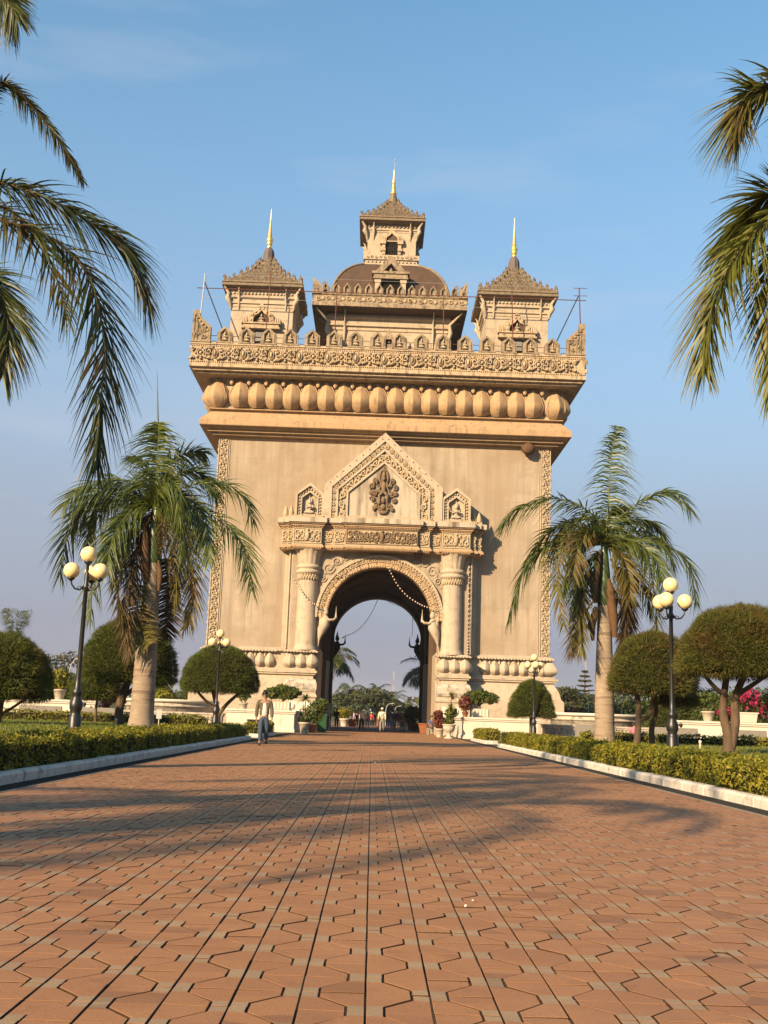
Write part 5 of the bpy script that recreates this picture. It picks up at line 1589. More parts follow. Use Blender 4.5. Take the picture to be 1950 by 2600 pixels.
# ---- left palm
YL = 34.6
k3 = lambda x, y: (100+x*.4068, 1000+y*.4068)
def rp(fn, lst, Y, dtip, d0=0.0):
    n = len(lst)
    return [pix(*fn(x, y), Y+d0+dtip*(i/(n-1))**1.3) for i, (x, y) in enumerate(lst)]
bL = pix(358, 1846, YL); bL.z = .42
topL = pix(*k3(690,1050), YL)
pl = palm('royal_palm', 'royal palm with swollen grey trunk on the left lawn', bL, topL.z-bL.z, .37, .24, pix(*k3(712,690), YL).z)
crL = pix(*k3(714,735), YL)
LF = [([(705,610),(620,555),(500,535),(380,545),(250,600),(150,700)], -1.0, M_FROND, .8),
 ([(690,690),(550,668),(400,680),(260,750),(170,900),(130,1130)], .6, M_FROND, .8),
 ([(690,710),(570,735),(480,800),(400,950),(340,1180),(315,1400)], -1.2, M_FROND, .75),
 ([(725,660),(732,480),(740,300),(742,180)], -.3, M_FROND, .95),
 ([(730,640),(770,500),(860,400),(960,360),(1030,370)], .9, M_FROND, .7),
 ([(740,660),(850,600),(1000,560),(1150,560),(1270,640),(1340,800)], -.5, M_FROND, .75),
 ([(740,690),(900,690),(1050,740),(1200,850),(1290,1010),(1325,1230)], -.8, M_FROND, .72),
 ([(735,700),(830,740),(905,850),(950,1050),(965,1280),(930,1450)], -1.2, M_FRONDY, .70),
 ([(720,700),(790,680),(860,720),(890,850),(900,1000)], -1.8, M_FROND, .75),
 ([(740,720),(850,780),(900,950),(860,1150),(820,1350)], 1.2, M_FRONDY, .65),
 ([(690,760),(600,850),(530,1020),(490,1250),(520,1450)], -1.0, M_FRONDY, .65),
 ([(660,850),(600,1000),(560,1200),(545,1430),(560,1640)], -1.3, M_FRONDD, .6),
 ([(690,900),(640,1150),(610,1350),(640,1500),(690,1560)], -.9, M_FRONDY, .55),
 ([(735,850),(790,1050),(800,1300),(790,1530)], .6, M_FRONDD, .55),
 ([(700,800),(560,900),(500,1000),(470,1200)], 1.0, M_FRONDY, .6),
 ([(690,700),(600,640),(480,640),(330,780),(300,960)], 1.3, M_FROND, .7),
 ([(730,700),(790,640),(900,640),(980,780),(1010,950)], 1.5, M_FROND, .7),
 ([(700,700),(610,700),(520,790),(450,930),(420,1100)], -1.6, M_FROND, .7),
 ([(735,690),(830,660),(960,700),(1040,850),(1060,1050)], -1.5, M_FROND, .7),
 ([(725,690),(740,620),(800,560),(860,600),(880,760)], -2.2, M_FROND, .65),
 ([(715,740),(640,900),(600,1100),(590,1280)], .8, M_FRONDY, .6),
 ([(740,760),(860,900),(930,1080),(950,1280),(900,1460)], -1.0, M_FRONDY, .62),
 ([(735,760),(800,900),(850,1100),(850,1330)], -1.4, M_FRONDY, .6),
 ([(700,700),(560,610),(420,600),(280,680),(210,850)], .2, M_FROND, .75),
 ([(735,650),(820,540),(930,480),(1040,520),(1110,640)], .6, M_FROND, .7),
 ([(720,650),(690,520),(640,420),(580,400)], .4, M_FROND, .65)]
for lst, dt, mt, L in LF:
    up_ = (0,-1,.3) if abs(lst[-1][0]-lst[0][0]) < 60 else None
    P = rp(k3, lst, YL, dt)
    if lst[0][1] < 780: P = [crL]+P
    frond(pl, P, L*(1.42 if mt is M_FROND else 1.3), 84, .023, (1.15 if up_ else .62) if mt is M_FROND else .4, mt, .035, .14 if not up_ else .3, up_, .7, fwd=(.1,.5) if up_ else (.55,1.1))
sp_ = [pix(*k3(740,180), YL-.3), pix(*k3(738,90), YL-.3), pix(399,938,YL-.3)]
build(MB().tube(cat(sp_, 6), [.035,.035,.03,.025,.015,.004], 6), 'spear_leaf', M_RACH, pl)
m = MB(); m.tube([pix(*k3(672,1180), YL-.15), pix(*k3(660,1080), YL-.25), pix(*k3(665,900), YL-.28), pix(*k3(655,780), YL-.2)], [.13,.16,.11,.03], 8); build(m, 'dry_sheath', M_SHEATH, pl)
m = MB(); m.tube([pix(*k3(745,1230), YL-.2), pix(*k3(755,1120), YL-.28), pix(*k3(745,1040), YL-.28)], [.05,.10,.04], 7); build(m, 'dry_sheath', M_SHEATH, pl)
# flower tassel
V, F = leaf_cloud(np.array([tuple(pix(*k3(770+RNG.normal(0,28), 930+RNG.normal(0,45)), YL-.45+RNG.normal(0,.12))) for _ in range(420)]), np.tile((0,-1,0.0),(420,1)), .05, .25, 1)
stuff(link('flower_tassel', np_mesh('flower_tassel', V-np.array(bL), F, M_FRONDD), pl))
# ---- right palm
YR = 36.5
k4 = lambda x, y: (1250+x*.3843, 1050+y*.3843)
bR = pix(*k4(742,2165), YR); bR.z = .42
topR = pix(*k4(735,1260), YR)
pr = palm('royal_palm', 'royal palm with ringed tan trunk on the right lawn', bR, topR.z-bR.z, .33, .22, pix(*k4(745,860), YR).z)
crR = pix(*k4(742,905), YR)
RF = [([(748,840),(765,600),(785,300),(830,85)], -.3, M_FROND, .85, (0,-1,.2)),
 ([(760,790),(850,680),(980,590),(1100,520),(1220,530),(1305,640)], -.6, M_FROND, .78, None),
 ([(740,750),(650,660),(540,590),(400,560),(250,585),(130,660),(50,745)], -.6, M_FROND, .80, None),
 ([(735,830),(640,760),(520,790),(380,860),(250,960),(170,1130),(110,1370)], -.8, M_FROND, .72, None),
 ([(700,850),(600,800),(510,830),(450,960),(430,1150),(470,1400)], -1.2, M_FRONDY, .66, None),
 ([(720,840),(640,780),(580,830),(550,950),(525,1090)], -1.7, M_FRONDY, .66, None),
 ([(770,850),(900,825),(1050,835),(1200,900),(1310,1020),(1345,1250)], -.7, M_FROND, .74, None),
 ([(780,870),(890,870),(990,920),(1050,1060),(1080,1300),(1085,1580)], -1.0, M_FRONDY, .66, None),
 ([(790,900),(880,960),(940,1040),(1010,1150),(1050,1330)], .8, M_FROND, .62, None),
 ([(750,860),(860,800),(1000,780),(1130,850),(1200,1000)], 1.4, M_FROND, .7, None),
 ([(740,800),(660,690),(540,700),(440,800),(400,960)], 1.4, M_FROND, .7, None),
 ([(690,1000),(620,1150),(580,1350),(590,1590)], -.9, M_FRONDY, .6, None),
 ([(790,1000),(870,1120),(890,1300),(850,1480)], -.6, M_FRONDD, .6, None),
 ([(660,1250),(580,1370),(545,1480),(530,1580)], -.5, M_FRONDD, .5, None),
 ([(800,1150),(860,1300),(870,1440),(850,1580)], .4, M_FRONDD, .55, None),
 ([(700,980),(600,1100),(570,1250),(580,1400)], .7, M_FRONDY, .55, None),
 ([(740,850),(820,760),(940,700),(1060,720),(1140,820)], .5, M_FROND, .7, None),
 ([(735,840),(660,780),(560,860),(500,1000),(480,1180)], -1.5, M_FROND, .66, None),
 ([(770,860),(880,830),(990,870),(1090,980),(1140,1150)], -1.3, M_FROND, .7, None),
 ([(720,850),(560,740),(420,760),(300,860),(230,1010)], .4, M_FROND, .72, None),
 ([(780,880),(850,930),(900,1060),(910,1230)], -1.2, M_FRONDY, .6, None),
 ([(780,960),(850,1060),(900,1200),(920,1380)], .3, M_FRONDD, .6, None),
 ([(690,930),(610,1000),(560,1120),(545,1280)], -.6, M_FROND, .6, None),
 ([(750,840),(760,720),(820,640),(900,640)], .6, M_FROND, .62, None)]
for lst, dt, mt, L, up_ in RF:
    P = rp(k4, lst, YR, dt)
    if lst[0][1] < 950: P = [crR]+P
    frond(pr, P, L*1.36, 88, .023, (1.15 if up_ else .66) if mt is M_FROND else .45, mt, .034, .13 if not up_ else .25, up_, .7, fwd=(.1,.6) if up_ else (.55,1.1))
m = MB(); m.tube([pix(*k4(680,1250), YR-.2), pix(*k4(672,1160), YR-.3), pix(*k4(690,1050), YR-.28), pix(*k4(715,900), YR-.2)], [.09,.13,.12,.05], 8); build(m, 'dry_sheath', M_SHEATH, pr)
m = MB(); m.tube([pix(*k4(810,1480), YR-.2), pix(*k4(800,1350), YR-.26), pix(*k4(780,1180), YR-.24), pix(*k4(770,1090), YR-.2)], [.08,.16,.15,.05], 8); build(m, 'dry_sheath', M_SHEATH, pr)
m = MB(); m.tube([pix(*k4(665,1500), YR-.2), pix(*k4(655,1400), YR-.28), pix(*k4(690,1280), YR-.26)], [.05,.14,.10], 8); build(m, 'dry_sheath', M_SHEATH, pr)
V, F = leaf_cloud(np.array([tuple(pix(*k4(850+RNG.normal(0,40), 1140+RNG.normal(0,60)), YR-.3+RNG.normal(0,.15))) for _ in range(500)]), np.tile((0,-1,0.0),(500,1)), .055, .25, 1)
stuff(link('flower_tassel', np_mesh('flower_tassel', V-np.array(bR), F, M_FRONDY), pr))
# ---- near palms standing just outside the frame: their fronds hang into it
def gen_fronds(root, c, n, L, seedo=0, nl=40, wid=.02, skip=None, dead=3, Lf=.8):
    rng = np.random.default_rng(100+seedo)
    for i in range(n):
        az = 2*PI*i/n+rng.normal(0,.15)
        if skip and skip(az): continue
        el = rng.uniform(.1,1.25); 
        p = Vector(c); d = Vector((math.cos(az)*math.cos(el), math.sin(az)*math.cos(el), math.sin(el))); pts = [p.copy()]
        for k in range(6):
            p = p+d*(L/6)*rng.uniform(.95,1.05); d = (d+Vector((0,0,-.36-.05*k))).normalized(); pts.append(p.copy())
        frond(root, pts, Lf, nl, wid, .6, M_FROND if rng.random() < .75 else M_FRONDY, .035, .15, smooth=14, seg=3)
    for i in range(dead):
        az = rng.random()*2*PI; p = Vector(c)+Vector((0,0,-.5)); pts = [p, p+Vector((math.cos(az)*.6, math.sin(az)*.6, -.2)), p+Vector((math.cos(az)*1.0, math.sin(az)*1.0, -1.2)), p+Vector((math.cos(az)*.9, math.sin(az)*.9, -2.2))]
        frond(root, pts, .6, 26, .02, .3, M_FRONDD, .03, .15, smooth=10, seg=3)
k1 = lambda x, y: (x*.5425, y*.5425)
YN = 15.6
bN = Vector((-7.25, 16.6, .42)); cN = Vector((-7.25, 16.6, 8.6))
pn = palm('royal_palm', 'near royal palm whose dark fronds hang in at the upper left edge', bN, 6.6, .36, .24, 8.4)
NF = [([(0,855),(150,900),(300,965),(430,1050),(560,1130),(640,1250),(700,1440)], 1.0, M_FRONDK, .78),
 ([(0,1030),(200,1090),(380,1240),(460,1440),(490,1650),(465,1950),(450,2190)], 0, M_FRONDK, .80),
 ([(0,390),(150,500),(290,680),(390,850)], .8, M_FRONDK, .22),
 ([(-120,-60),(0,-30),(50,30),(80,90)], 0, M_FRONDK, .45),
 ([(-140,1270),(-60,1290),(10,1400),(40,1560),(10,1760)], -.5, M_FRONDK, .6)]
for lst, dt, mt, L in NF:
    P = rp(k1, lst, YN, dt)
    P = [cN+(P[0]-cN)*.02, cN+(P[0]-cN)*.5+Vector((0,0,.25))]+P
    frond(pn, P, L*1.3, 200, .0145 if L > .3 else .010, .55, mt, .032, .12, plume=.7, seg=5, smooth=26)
gen_fronds(pn, cN, 11, 4.0, 1, 50, .02, lambda a: -1.75 < (a if a < PI else a-2*PI) < .55)
k2 = lambda x, y: (1650+x*.4747, 50+y*.4747)
bN2 = Vector((6.75, 13.6, .42)); cN2 = Vector((6.75, 13.6, 7.4))
pn2 = palm('royal_palm', 'near royal palm whose sunlit fronds hang in at the right edge', bN2, 5.6, .36, .24, 7.3)
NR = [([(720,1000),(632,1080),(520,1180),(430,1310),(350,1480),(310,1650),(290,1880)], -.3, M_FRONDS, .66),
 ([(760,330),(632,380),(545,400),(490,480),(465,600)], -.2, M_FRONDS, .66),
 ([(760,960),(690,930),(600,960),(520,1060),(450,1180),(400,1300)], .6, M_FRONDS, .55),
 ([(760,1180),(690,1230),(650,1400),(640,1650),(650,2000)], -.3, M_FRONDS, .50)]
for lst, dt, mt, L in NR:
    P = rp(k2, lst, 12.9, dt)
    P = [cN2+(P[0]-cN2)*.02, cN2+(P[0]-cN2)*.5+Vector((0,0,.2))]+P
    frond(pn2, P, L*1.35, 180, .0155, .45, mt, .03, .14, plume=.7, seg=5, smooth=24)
gen_fronds(pn2, cN2, 10, 3.6, 2, 50, .02, lambda a: 1.5 < a % (2*PI) < 5.2)
# palms on the left behind the viewer: they throw the shadows across the paving
for k, (x, y, H, lab) in enumerate([(-9.2,1.1,7.0,'royal palm on the left behind the viewer, shading the near paving'),(-13.0,-0.6,7.4,'second royal palm behind the viewer, farther left'),(-7.6,6.4,7.2,'royal palm left of the viewer, just outside the picture'),(-9.2,24.5,6.6,'royal palm left of the lamp, outside the picture')][:3]):
    p_ = palm('royal_palm', lab, Vector((x,y,.42)), H-1.8, .36, .24, H)
    gen_fronds(p_, Vector((x,y,H+.1)), (11, 9, 11)[k], 4.3, 10+k, 46, .024, None, 2, .85)

# ================================================================== far trees
def blob(c, r, n, rng):
    d = rng.normal(0,1,(n,3)); d /= np.linalg.norm(d, axis=1)[:,None]
    rad = rng.random((n,1))**.35
    P = np.array(c)+d*rad*np.array(r)
    return P, d
def broad_tree(name, loc, H, W, seed, n=3600, size=.20, mat=None, label=None, group=None):
    rng = np.random.default_rng(seed)
    root = empty(name, loc, label or '', 'tree', group)
    m = MB(); x, y, z = loc
    m.tube([(x,y,z-.1),(x+.1,y,z+H*.25),(x,y,z+H*.5)], [.05*H*.6,.035*H*.6,.02*H*.6], 8)
    cl = []
    for k in range(13):
        a = rng.random()*2*PI; r = W*.5*rng.random()**.6*.8; zz = z+H*(.38+.52*rng.random()*(1-.35*r/(W*.5)))
        c = (x+r*math.cos(a), y+r*math.sin(a), zz); cl.append(c)
        m.tube([(x,y,z+H*.3),((x+c[0])/2,(y+c[1])/2,(z+H*.35+c[2])/2),c], [.05,.04,.02], 5)
    build(m, 'trunk', M_BARK, root)
    Ps, Ns = [], []
    for c in cl:
        P, d = blob(c, (W*.20*rng.uniform(.7,1.2), W*.20*rng.uniform(.7,1.2), H*.13*rng.uniform(.7,1.2)), n//13, rng); Ps.append(P); Ns.append(d)
    V, F = leaf_cloud(np.vstack(Ps), np.vstack(Ns), size, .6, .8, rng)
    stuff(link('crown', np_mesh('crown', V-np.array(loc), F, mat or M_FAR), root))
    return root
def far_palm(name, loc, H, seed, label, group, L=2.6, nf=13, scale=1.0):
    root = empty(name, loc, label, 'palm tree', group)
    build(MB().tube([(loc[0],loc[1],0),(loc[0]+.15,loc[1],H*.5),(loc[0],loc[1],H)], [.2,.15,.12], 8), 'trunk', M_TRUNK, root)
    rng = np.random.default_rng(seed)
    for i in range(nf):
        az = 2*PI*i/nf+rng.normal(0,.2); el = rng.uniform(-.1,1.2); p = Vector((loc[0],loc[1],H)); d = Vector((math.cos(az)*math.cos(el), math.sin(az)*math.cos(el), math.sin(el))); pts = [p.copy()]
        for k in range(5):
            p = p+d*(L/5); d = (d+Vector((0,0,-.36))).normalized(); pts.append(p.copy())
        frond(root, pts, .9, 40, .035, .6, M_FROND if rng.random() < .7 else M_FRONDY, .03, .12, smooth=9, seg=2)
    return root
P0 = lambda px, Y: pix(px, 1800, Y).x
TG = 'trees along the far skyline'
specs = [  # px, Y, top py, width m, label
 (100,150,1625,15,'tallest brown-green tree behind the left domed tree'),(30,140,1660,12,'broad tree at the far left edge behind the domed tree'),(165,165,1690,10,'low tree right of the tall one, behind the left street lamp'),(225,180,1715,10,'low far tree behind the left lamp pole and palm'),(470,200,1745,12,'low far tree left of the arch, behind the dome tree'),
 (1440,150,1735,11,'far tree right beside the arch base'),(1490,170,1745,12,'far tree between arch and right palm trunk'),(1600,140,1765,10,'far tree right of the right palm trunk, low'),(1790,110,1730,12,'green tree behind the dark bushes at right'),(1900,120,1745,12,'green tree behind the bougainvillea, far right'),(1690,130,1750,10,'green tree behind the right lamp pole, far'),
 (868,175,1775,9,'leftmost low tree seen through the arch'),(905,185,1745,11,'bushy tree left of middle through the arch'),(945,190,1742,11,'bushy tree under the tall coconut palm through the arch'),(1000,230,1785,11,'low tree right of middle through the arch, behind street lamps'),(1045,240,1790,11,'rightmost low tree seen through the arch')]
for k, (px, Y, py, W, lab) in enumerate(specs):
    top = pix(px, py, Y); broad_tree('broadleaf_tree', (top.x, Y, 0), top.z, W, 40+k, 3200, .26 if Y > 120 else .2, None, lab, TG)
for k, (px, Y, py, lab) in enumerate([(888,185,1738,'coconut palm left among trees through the arch'),(957,190,1745,'tall coconut palm in the middle through the arch'),(1000,200,1761,'coconut palm with open crown right of middle through the arch'),(1035,225,1775,'small coconut palm near the right jamb through the arch')]):
    t = pix(px, py+14, Y); far_palm('coconut_palm', (t.x, Y, 0), t.z, 70+k, lab, 'coconut palms beyond the arch', 3.0)
far_palm('royal_palm', (pix(834,1700,112).x, 112, 0), 6.6, 80, 'royal palm beyond the arch, against its left jamb', 'palms beyond the arch', 3.4, 28)
far_palm('royal_palm', (pix(1092,1700,112).x, 112, 0), 6.0, 81, 'royal palm beyond the arch, against its right jamb', 'palms beyond the arch', 3.3, 26)
# araucaria-like tree by the right mast
ar = empty('araucaria_tree', (P0(1485,150), 150, 0), 'tall thin tiered conifer far off beside the right mast', 'tree')
ax = ar.location.x
build(MB().tube([(ax,150,0),(ax,150,8.6)], [.18,.03], 6), 'trunk', M_BARK, ar)
Ps = []
for k in range(8):
    z = 3.5+k*.65; r = 2.0*(1-k/9)
    for q in range(9):
        a = q*2*PI/9+k; t = RNG.random(40)*r
        Ps.append(np.c_[ax+t*np.cos(a), 150+t*np.sin(a), z+t*.12+RNG.normal(0,.05,40)])
P = np.vstack(Ps); V, F = leaf_cloud(P, np.tile((0,0,1.0),(len(P),1)), .15, .4, .8); stuff(link('crown', np_mesh('crown', V-np.array(ar.location), F, M_FAR), ar))
# low green mass far behind everything
mbw = MB()
Ps = np.c_[RNG.uniform(-240,240,9000), RNG.uniform(250,330,9000), np.abs(RNG.normal(0,2.6,9000))+.5*np.sin(RNG.uniform(0,9,9000))]
V, F = leaf_cloud(Ps, np.tile((0,-.5,.8),(9000,1)), 1.1, .7, .9)
o = stuff(link('distant_woods', np_mesh('distant_woods', V, F, M_FAR))); tag(o, 'hazy low line of distant woods along the horizon', 'woods')
# ================================================================== terraces, walls, benches
def wall_box(name, x0, x1, y0, y1, z1, label, mat=None, cap=True, cat_='wall'):
    root = empty(name, ((x0+x1)/2, (y0+y1)/2, 0), label, cat_)
    build(MB().rect(x0, x1, y0, y1, [(.05,0),(.05,.18),(0,.22),(0,z1-.22)]), 'wall_face', mat or M_WHITE, root)
    if cap:
        build(MB().rect(x0, x1, y0, y1, [(.02,z1-.219),(.06,z1-.19),(.06,z1-.13),(.0,z1-.125),(.0,z1-.12),(.09,z1-.10),(.09,z1-.015),(.07,z1)]), 'coping', mat or M_WHITE, root)
    return root
wall_box('planter_wall', -8.6, -4.72, 64.6, 70.5, 1.24, 'sunlit white planter wall left of the arch passage')
wall_box('planter_wall', 4.95, 9.2, 63.6, 70.5, 1.22, 'sunlit white planter wall right of the arch passage')
wall_box('terrace_wall', -46, -15.2, 60.5, 61.4, 1.38, 'long white terrace wall across the left background')
wall_box('terrace_wall', 15.8, 46, 59.0, 59.9, 1.42, 'long white terrace wall across the right background')
wall_box('stone_wall', -15.2, -8.6, 62.4, 63.2, .95, 'low mouldy rubble wall below the round terrace, left', M_OLDW)
def cobbles(x0, x1, yf, z0, z1, parent):
    m = MB(); z = z0; r = random.Random(5)
    while z < z1:
        x = x0+r.uniform(0,.1)
        while x < x1:
            w = r.uniform(.12,.24); m.ell((x+w/2, yf, z+.06), (w*.48,.05,.065), 6, 4, 0, False); x += w+.02
        z += .13
    stuff(build(m, 'rubble_facing', M_OLDW, parent))
cobbles(-15.1, -8.7, 62.36, .25, .72, bpy.data.objects['stone_wall'])
sw = wall_box('stone_wall', 9.25, 15.8, 61.6, 62.4, .98, 'low mouldy rubble wall below the round terrace, right', M_OLDW)
cobbles(9.3, 15.7, 61.56, .25, .76, sw)
def round_terrace(cx, cy, r, z1, label):
    root = empty('round_terrace', (cx, cy, 0), label, 'terrace')
    build(MB().lathe([(r,0),(r,z1-.45),(r+.12,z1-.42),(r+.12,z1-.36),(r*.985,z1-.34),(r*.985,z1-.2)], (cx,cy), 48), 'drum', M_OLDW, root)
    build(MB().lathe([(r*.985,z1-.2),(r+.06,z1-.18),(r+.14,z1-.12),(r+.14,z1-.04),(r+.1,z1)], (cx,cy), 48), 'rim', M_WHITE, root)
round_terrace(-12.5, 68.6, 2.75, 1.66, 'round tiered white terrace drum left of the arch')
round_terrace(13.6, 69.4, 2.75, 1.70, 'round tiered white terrace drum right of the arch')
def bench(x, y, w, label, back=False, z=.46):
    root = empty('stone_bench', (x, y, 0), label, 'bench', 'concrete garden benches')
    build(MB().box(x-w/2, x+w/2, y-.22, y+.22, z-.08, z, 0, .02), 'seat', M_CONC, root)
    for s in (-1, 1): build(MB().box(x+s*w*.36-.09, x+s*w*.36+.09, y-.18, y+.18, 0, z-.08), 'leg', M_CONC, root)
    if back: build(MB().box(x-w/2, x+w/2, y-.30, y-.20, .30, 1.02, 0, .02), 'backrest', M_CONC, root)
    return root
bench(-8.65, 57.6, 1.55, 'backless concrete bench left of the far lamp', z=.68); bench(-6.0, 57.4, 1.2, 'backless concrete bench behind the walking man', z=.70)
bench(-13.6, 55, 1.9, 'concrete bench back with three people sitting, left', True); bench(-16.4, 55, 2.1, 'empty concrete bench back left of the lamp pole', True); bench(-19.6, 55, 1.8, 'concrete bench back at far left, beside the rubble patch', True)
bench(10.7, 55, 2.0, 'concrete bench back right of the palm trunk', True); bench(14.0, 53, 2.2, 'concrete bench back beside the right lamp pole', True); bench(17.0, 52, 2.0, 'concrete bench back left of the big forked trunk', True); bench(19.6, 51.5, 2.2, 'concrete bench back right of the big forked trunk', True)

# ================================================================== pots and plants
def pot_mesh(c, r, h, kind='bucket'):
    x, y, z = c
    if kind == 'urn': pr = [(r*.7,z),(r*.72,z+h*.06),(r*.35,z+h*.14),(r*.25,z+h*.32),(r*.35,z+h*.42),(r*.8,z+h*.55),(r*.98,z+h*.78),(r*.9,z+h*.88),(r*1.1,z+h*.94),(r*1.12,z+h),(r*.9,z+h*.98)]
    else: pr = [(r*.66,z),(r*.95,z+h*.84),(r*1.06,z+h*.86),(r*1.08,z+h),(r*.88,z+h*.97)]
    return MB().lathe(pr, (x,y), 18)
def leafy(root, name, blobs, n, size, mat, asp=.5):
    Ps, Ns = [], []
    for c, r in blobs:
        P, d = blob(c, r, n//len(blobs), RNG); Ps.append(P); Ns.append(d)
    V, F = leaf_cloud(np.vstack(Ps), np.vstack(Ns), size, asp, .8)
    stuff(link(name, np_mesh(name, V-np.array(root_origin(root)), F, mat), root))
def potted(label, c, r, h, kind, pmat, blobs, n, size, lmat, stems, asp=.5, cat_='potted plant', gp='potted plants'):
    root = empty('potted_plant', c, label, cat_, gp)
    build(pot_mesh(c, r, h, kind), 'pot', pmat, root)
    m = MB()
    for s in stems: m.tube(s, [.04,.03,.02][:len(s)] if len(s) <= 3 else .025, 6)
    if stems: build(m, 'stem', M_BARK, root)
    leafy(root, 'foliage', blobs, n, size, lmat, asp)
    return root
def spiky(root, c, n, L, mat, wid=.03):
    """rosette of strap leaves"""
    Vs, Fs = [], []; k0 = 0
    for i in range(n):
        a = RNG.random()*2*PI; el = RNG.uniform(-.2,1.3); d = np.array((math.cos(a)*math.cos(el), math.sin(a)*math.cos(el), math.sin(el)))
        w = np.cross(d, (0,0,1)); w /= np.linalg.norm(w)+1e-6; l = L*RNG.uniform(.6,1.1)
        for k in range(4):
            t = k/3; p = np.array(c)+d*l*t+np.array((0,0,-.45*l*t*t)); ww = wid*(1-t**2)+.002
            Vs += [p-w*ww, p+w*ww]
            if k: Fs.append((k0+2*k-2, k0+2*k-1, k0+2*k+1, k0+2*k))
        k0 += 8
    stuff(link('strap_leaves', np_mesh('strap_leaves', np.array(Vs)-np.array(root_origin(root)), np.array(Fs), mat), root))
# left of the passage
r = potted('white pot with a spiky dracaena left of the passage', (-3.95,62.0,0), .30, .62, 'bucket', M_POTW, [((-3.95,62.0,.8),(.3,.3,.15))], 120, .10, M_BUSH, [[(-3.95,62,.5),(-3.97,62,1.1),(-3.95,62,1.8)]])
spiky(r, (-3.95,62,1.85), 60, .75, M_BUSH, .035); spiky(r, (-3.95,62,.75), 40, .5, M_BUSH, .03)
r = potted('dark leafy shrub in a pot before the left jamb', (-3.75,66.5,0), .28, .5, 'bucket', M_TERRA, [((-3.7,66.5,1.1),(.7,.6,.6)),((-3.3,66.2,1.6),(.5,.4,.4)),((-4.2,66.5,.8),(.4,.4,.4))], 1500, .11, M_BUSH, [[(-3.75,66.5,.4),(-3.6,66.5,1.2)]])
def bonsai(label, c, R, H, lmat=None, sgn=1):
    root = empty('bonsai_tree', c, label, 'bonsai', 'bonsai on the planter walls')
    x, y, z = c
    build(MB().box(x-.5, x+.5, y-.3, y+.3, z, z+.5, 0, .04), 'planter_box', M_POTW, root)
    m = MB()
    for q in range(5): m.box(x-.46+.2*q, x-.36+.2*q, y-.325, y-.30, z+.06, z+.44)
    build(m, 'carved_panel', M_WHITE, root)
    build(MB().tube([(x,y,z+.45),(x+.12*sgn,y,z+.8),(x-.05,y,z+1.0),(x+.1,y,z+H*.8)], [.09,.07,.05,.03], 7), 'stem', M_BARK, root)
    leafy(root, 'foliage', [((x+sgn*dx*R, y, z+H*.72+dz), (R*.55,R*.5,R*.34)) for dx, dz in ((-.55,-.05),(0,.12),(.5,0),(.2,-.1))], 2600, .10, lmat or M_BUSH)
bonsai('flat-topped bonsai in a white box on the left planter wall', (-5.55,66.0,1.24), 1.05, 1.45)
bonsai('dense round bonsai in a carved white box on the right planter wall', (6.05,65.3,1.22), 1.0, 1.62, None, -1)
# right of the passage
r = potted('white urn with tall yellow-green dracaena by the right drain', (4.10,63.0,0), .36, .78, 'urn', M_POTW, [((4.1,63,.95),(.3,.3,.2)),((4.2,63.1,1.4),(.35,.3,.35))], 420, .11, M_BUSH, [[(4.1,63,.7),(4.15,63,1.6),(4.2,63,2.3)]])
spiky(r, (4.2,63,2.35), 60, .6, M_HEDGE, .035); spiky(r, (4.15,63,1.75), 50, .6, M_HEDGE, .035)
potted('red-leaved croton in a pale pot at the right jamb', (3.75,66.0,0), .26, .5, 'bucket', M_POTW, [((3.75,66,.85),(.42,.4,.4)),((3.65,65.9,1.3),(.3,.3,.25))], 700, .11, M_CROTON, [[(3.75,66,.4),(3.6,66,1.0)]])
potted('terracotta pot with a small reddish shrub on the right planter wall', (5.15,65.0,1.22), .20, .30, 'bucket', M_TERRA, [((5.15,65,2.0),(.40,.35,.5))], 520, .09, M_CROTON, [[(5.15,65,1.5),(5.15,65,1.9)]])
potted('bare twiggy shrub with pink leaves on the right wall', (8.5,66.2,1.22), .26, .34, 'urn', M_POTW, [((8.4,66.2,2.2),(.7,.4,.55))], 130, .09, M_CROTON, [[(8.5,66.2,1.5),(8.3,66.2,1.9),(7.9,66.2,2.5)],[(8.5,66.2,1.5),(8.6,66.2,2.0),(8.9,66.2,2.6)]])
potted('small pot with a branching plant at the foot of the left plinth', (-7.9,66.5,1.24), .28, .36, 'bucket', M_POTW, [((-7.9,66.5,2.1),(.5,.4,.35))], 260, .12, M_BUSH, [[(-7.9,66.5,1.5),(-8.1,66.5,1.8),(-8.2,66.5,2.0)],[(-7.9,66.5,1.5),(-7.7,66.5,1.8),(-7.6,66.5,2.1)]])
potted('yellow-green potted shrub standing on the left terrace wall', (-17.25,60.9,1.38), .34, .55, 'bucket', M_POTW, [((-17.25,60.9,2.45),(.65,.5,.6)),((-17.6,60.9,2.2),(.4,.4,.4))], 700, .14, M_HEDGE, [[(-17.25,60.9,1.8),(-17.2,60.9,2.2)]])
potted('branching plant in a pale pot on the right terrace wall', (17.6,59.4,1.42), .34, .52, 'bucket', M_POTW, [((17.6,59.4,2.7),(.6,.5,.3)),((17.2,59.4,2.4),(.5,.4,.25))], 420, .12, M_BUSH, [[(17.6,59.4,1.8),(17.3,59.4,2.2),(17.0,59.4,2.5)],[(17.6,59.4,1.8),(17.9,59.4,2.2),(18.0,59.4,2.7)]])
wb = empty('planter_box', (19.6,58.6,1.42), 'square white planter box on the right terrace wall', 'planter')
build(MB().rect(19.1,20.0,58.9,59.7,[(0,1.42),(.06,1.86),(.1,1.88),(.1,1.95),(.02,1.95)]), 'box', M_WHITE, wb)
bg_ = empty('bougainvillea', (18.4,52.6,0), 'magenta bougainvillea shrub at the right edge behind the terrace', 'shrub')
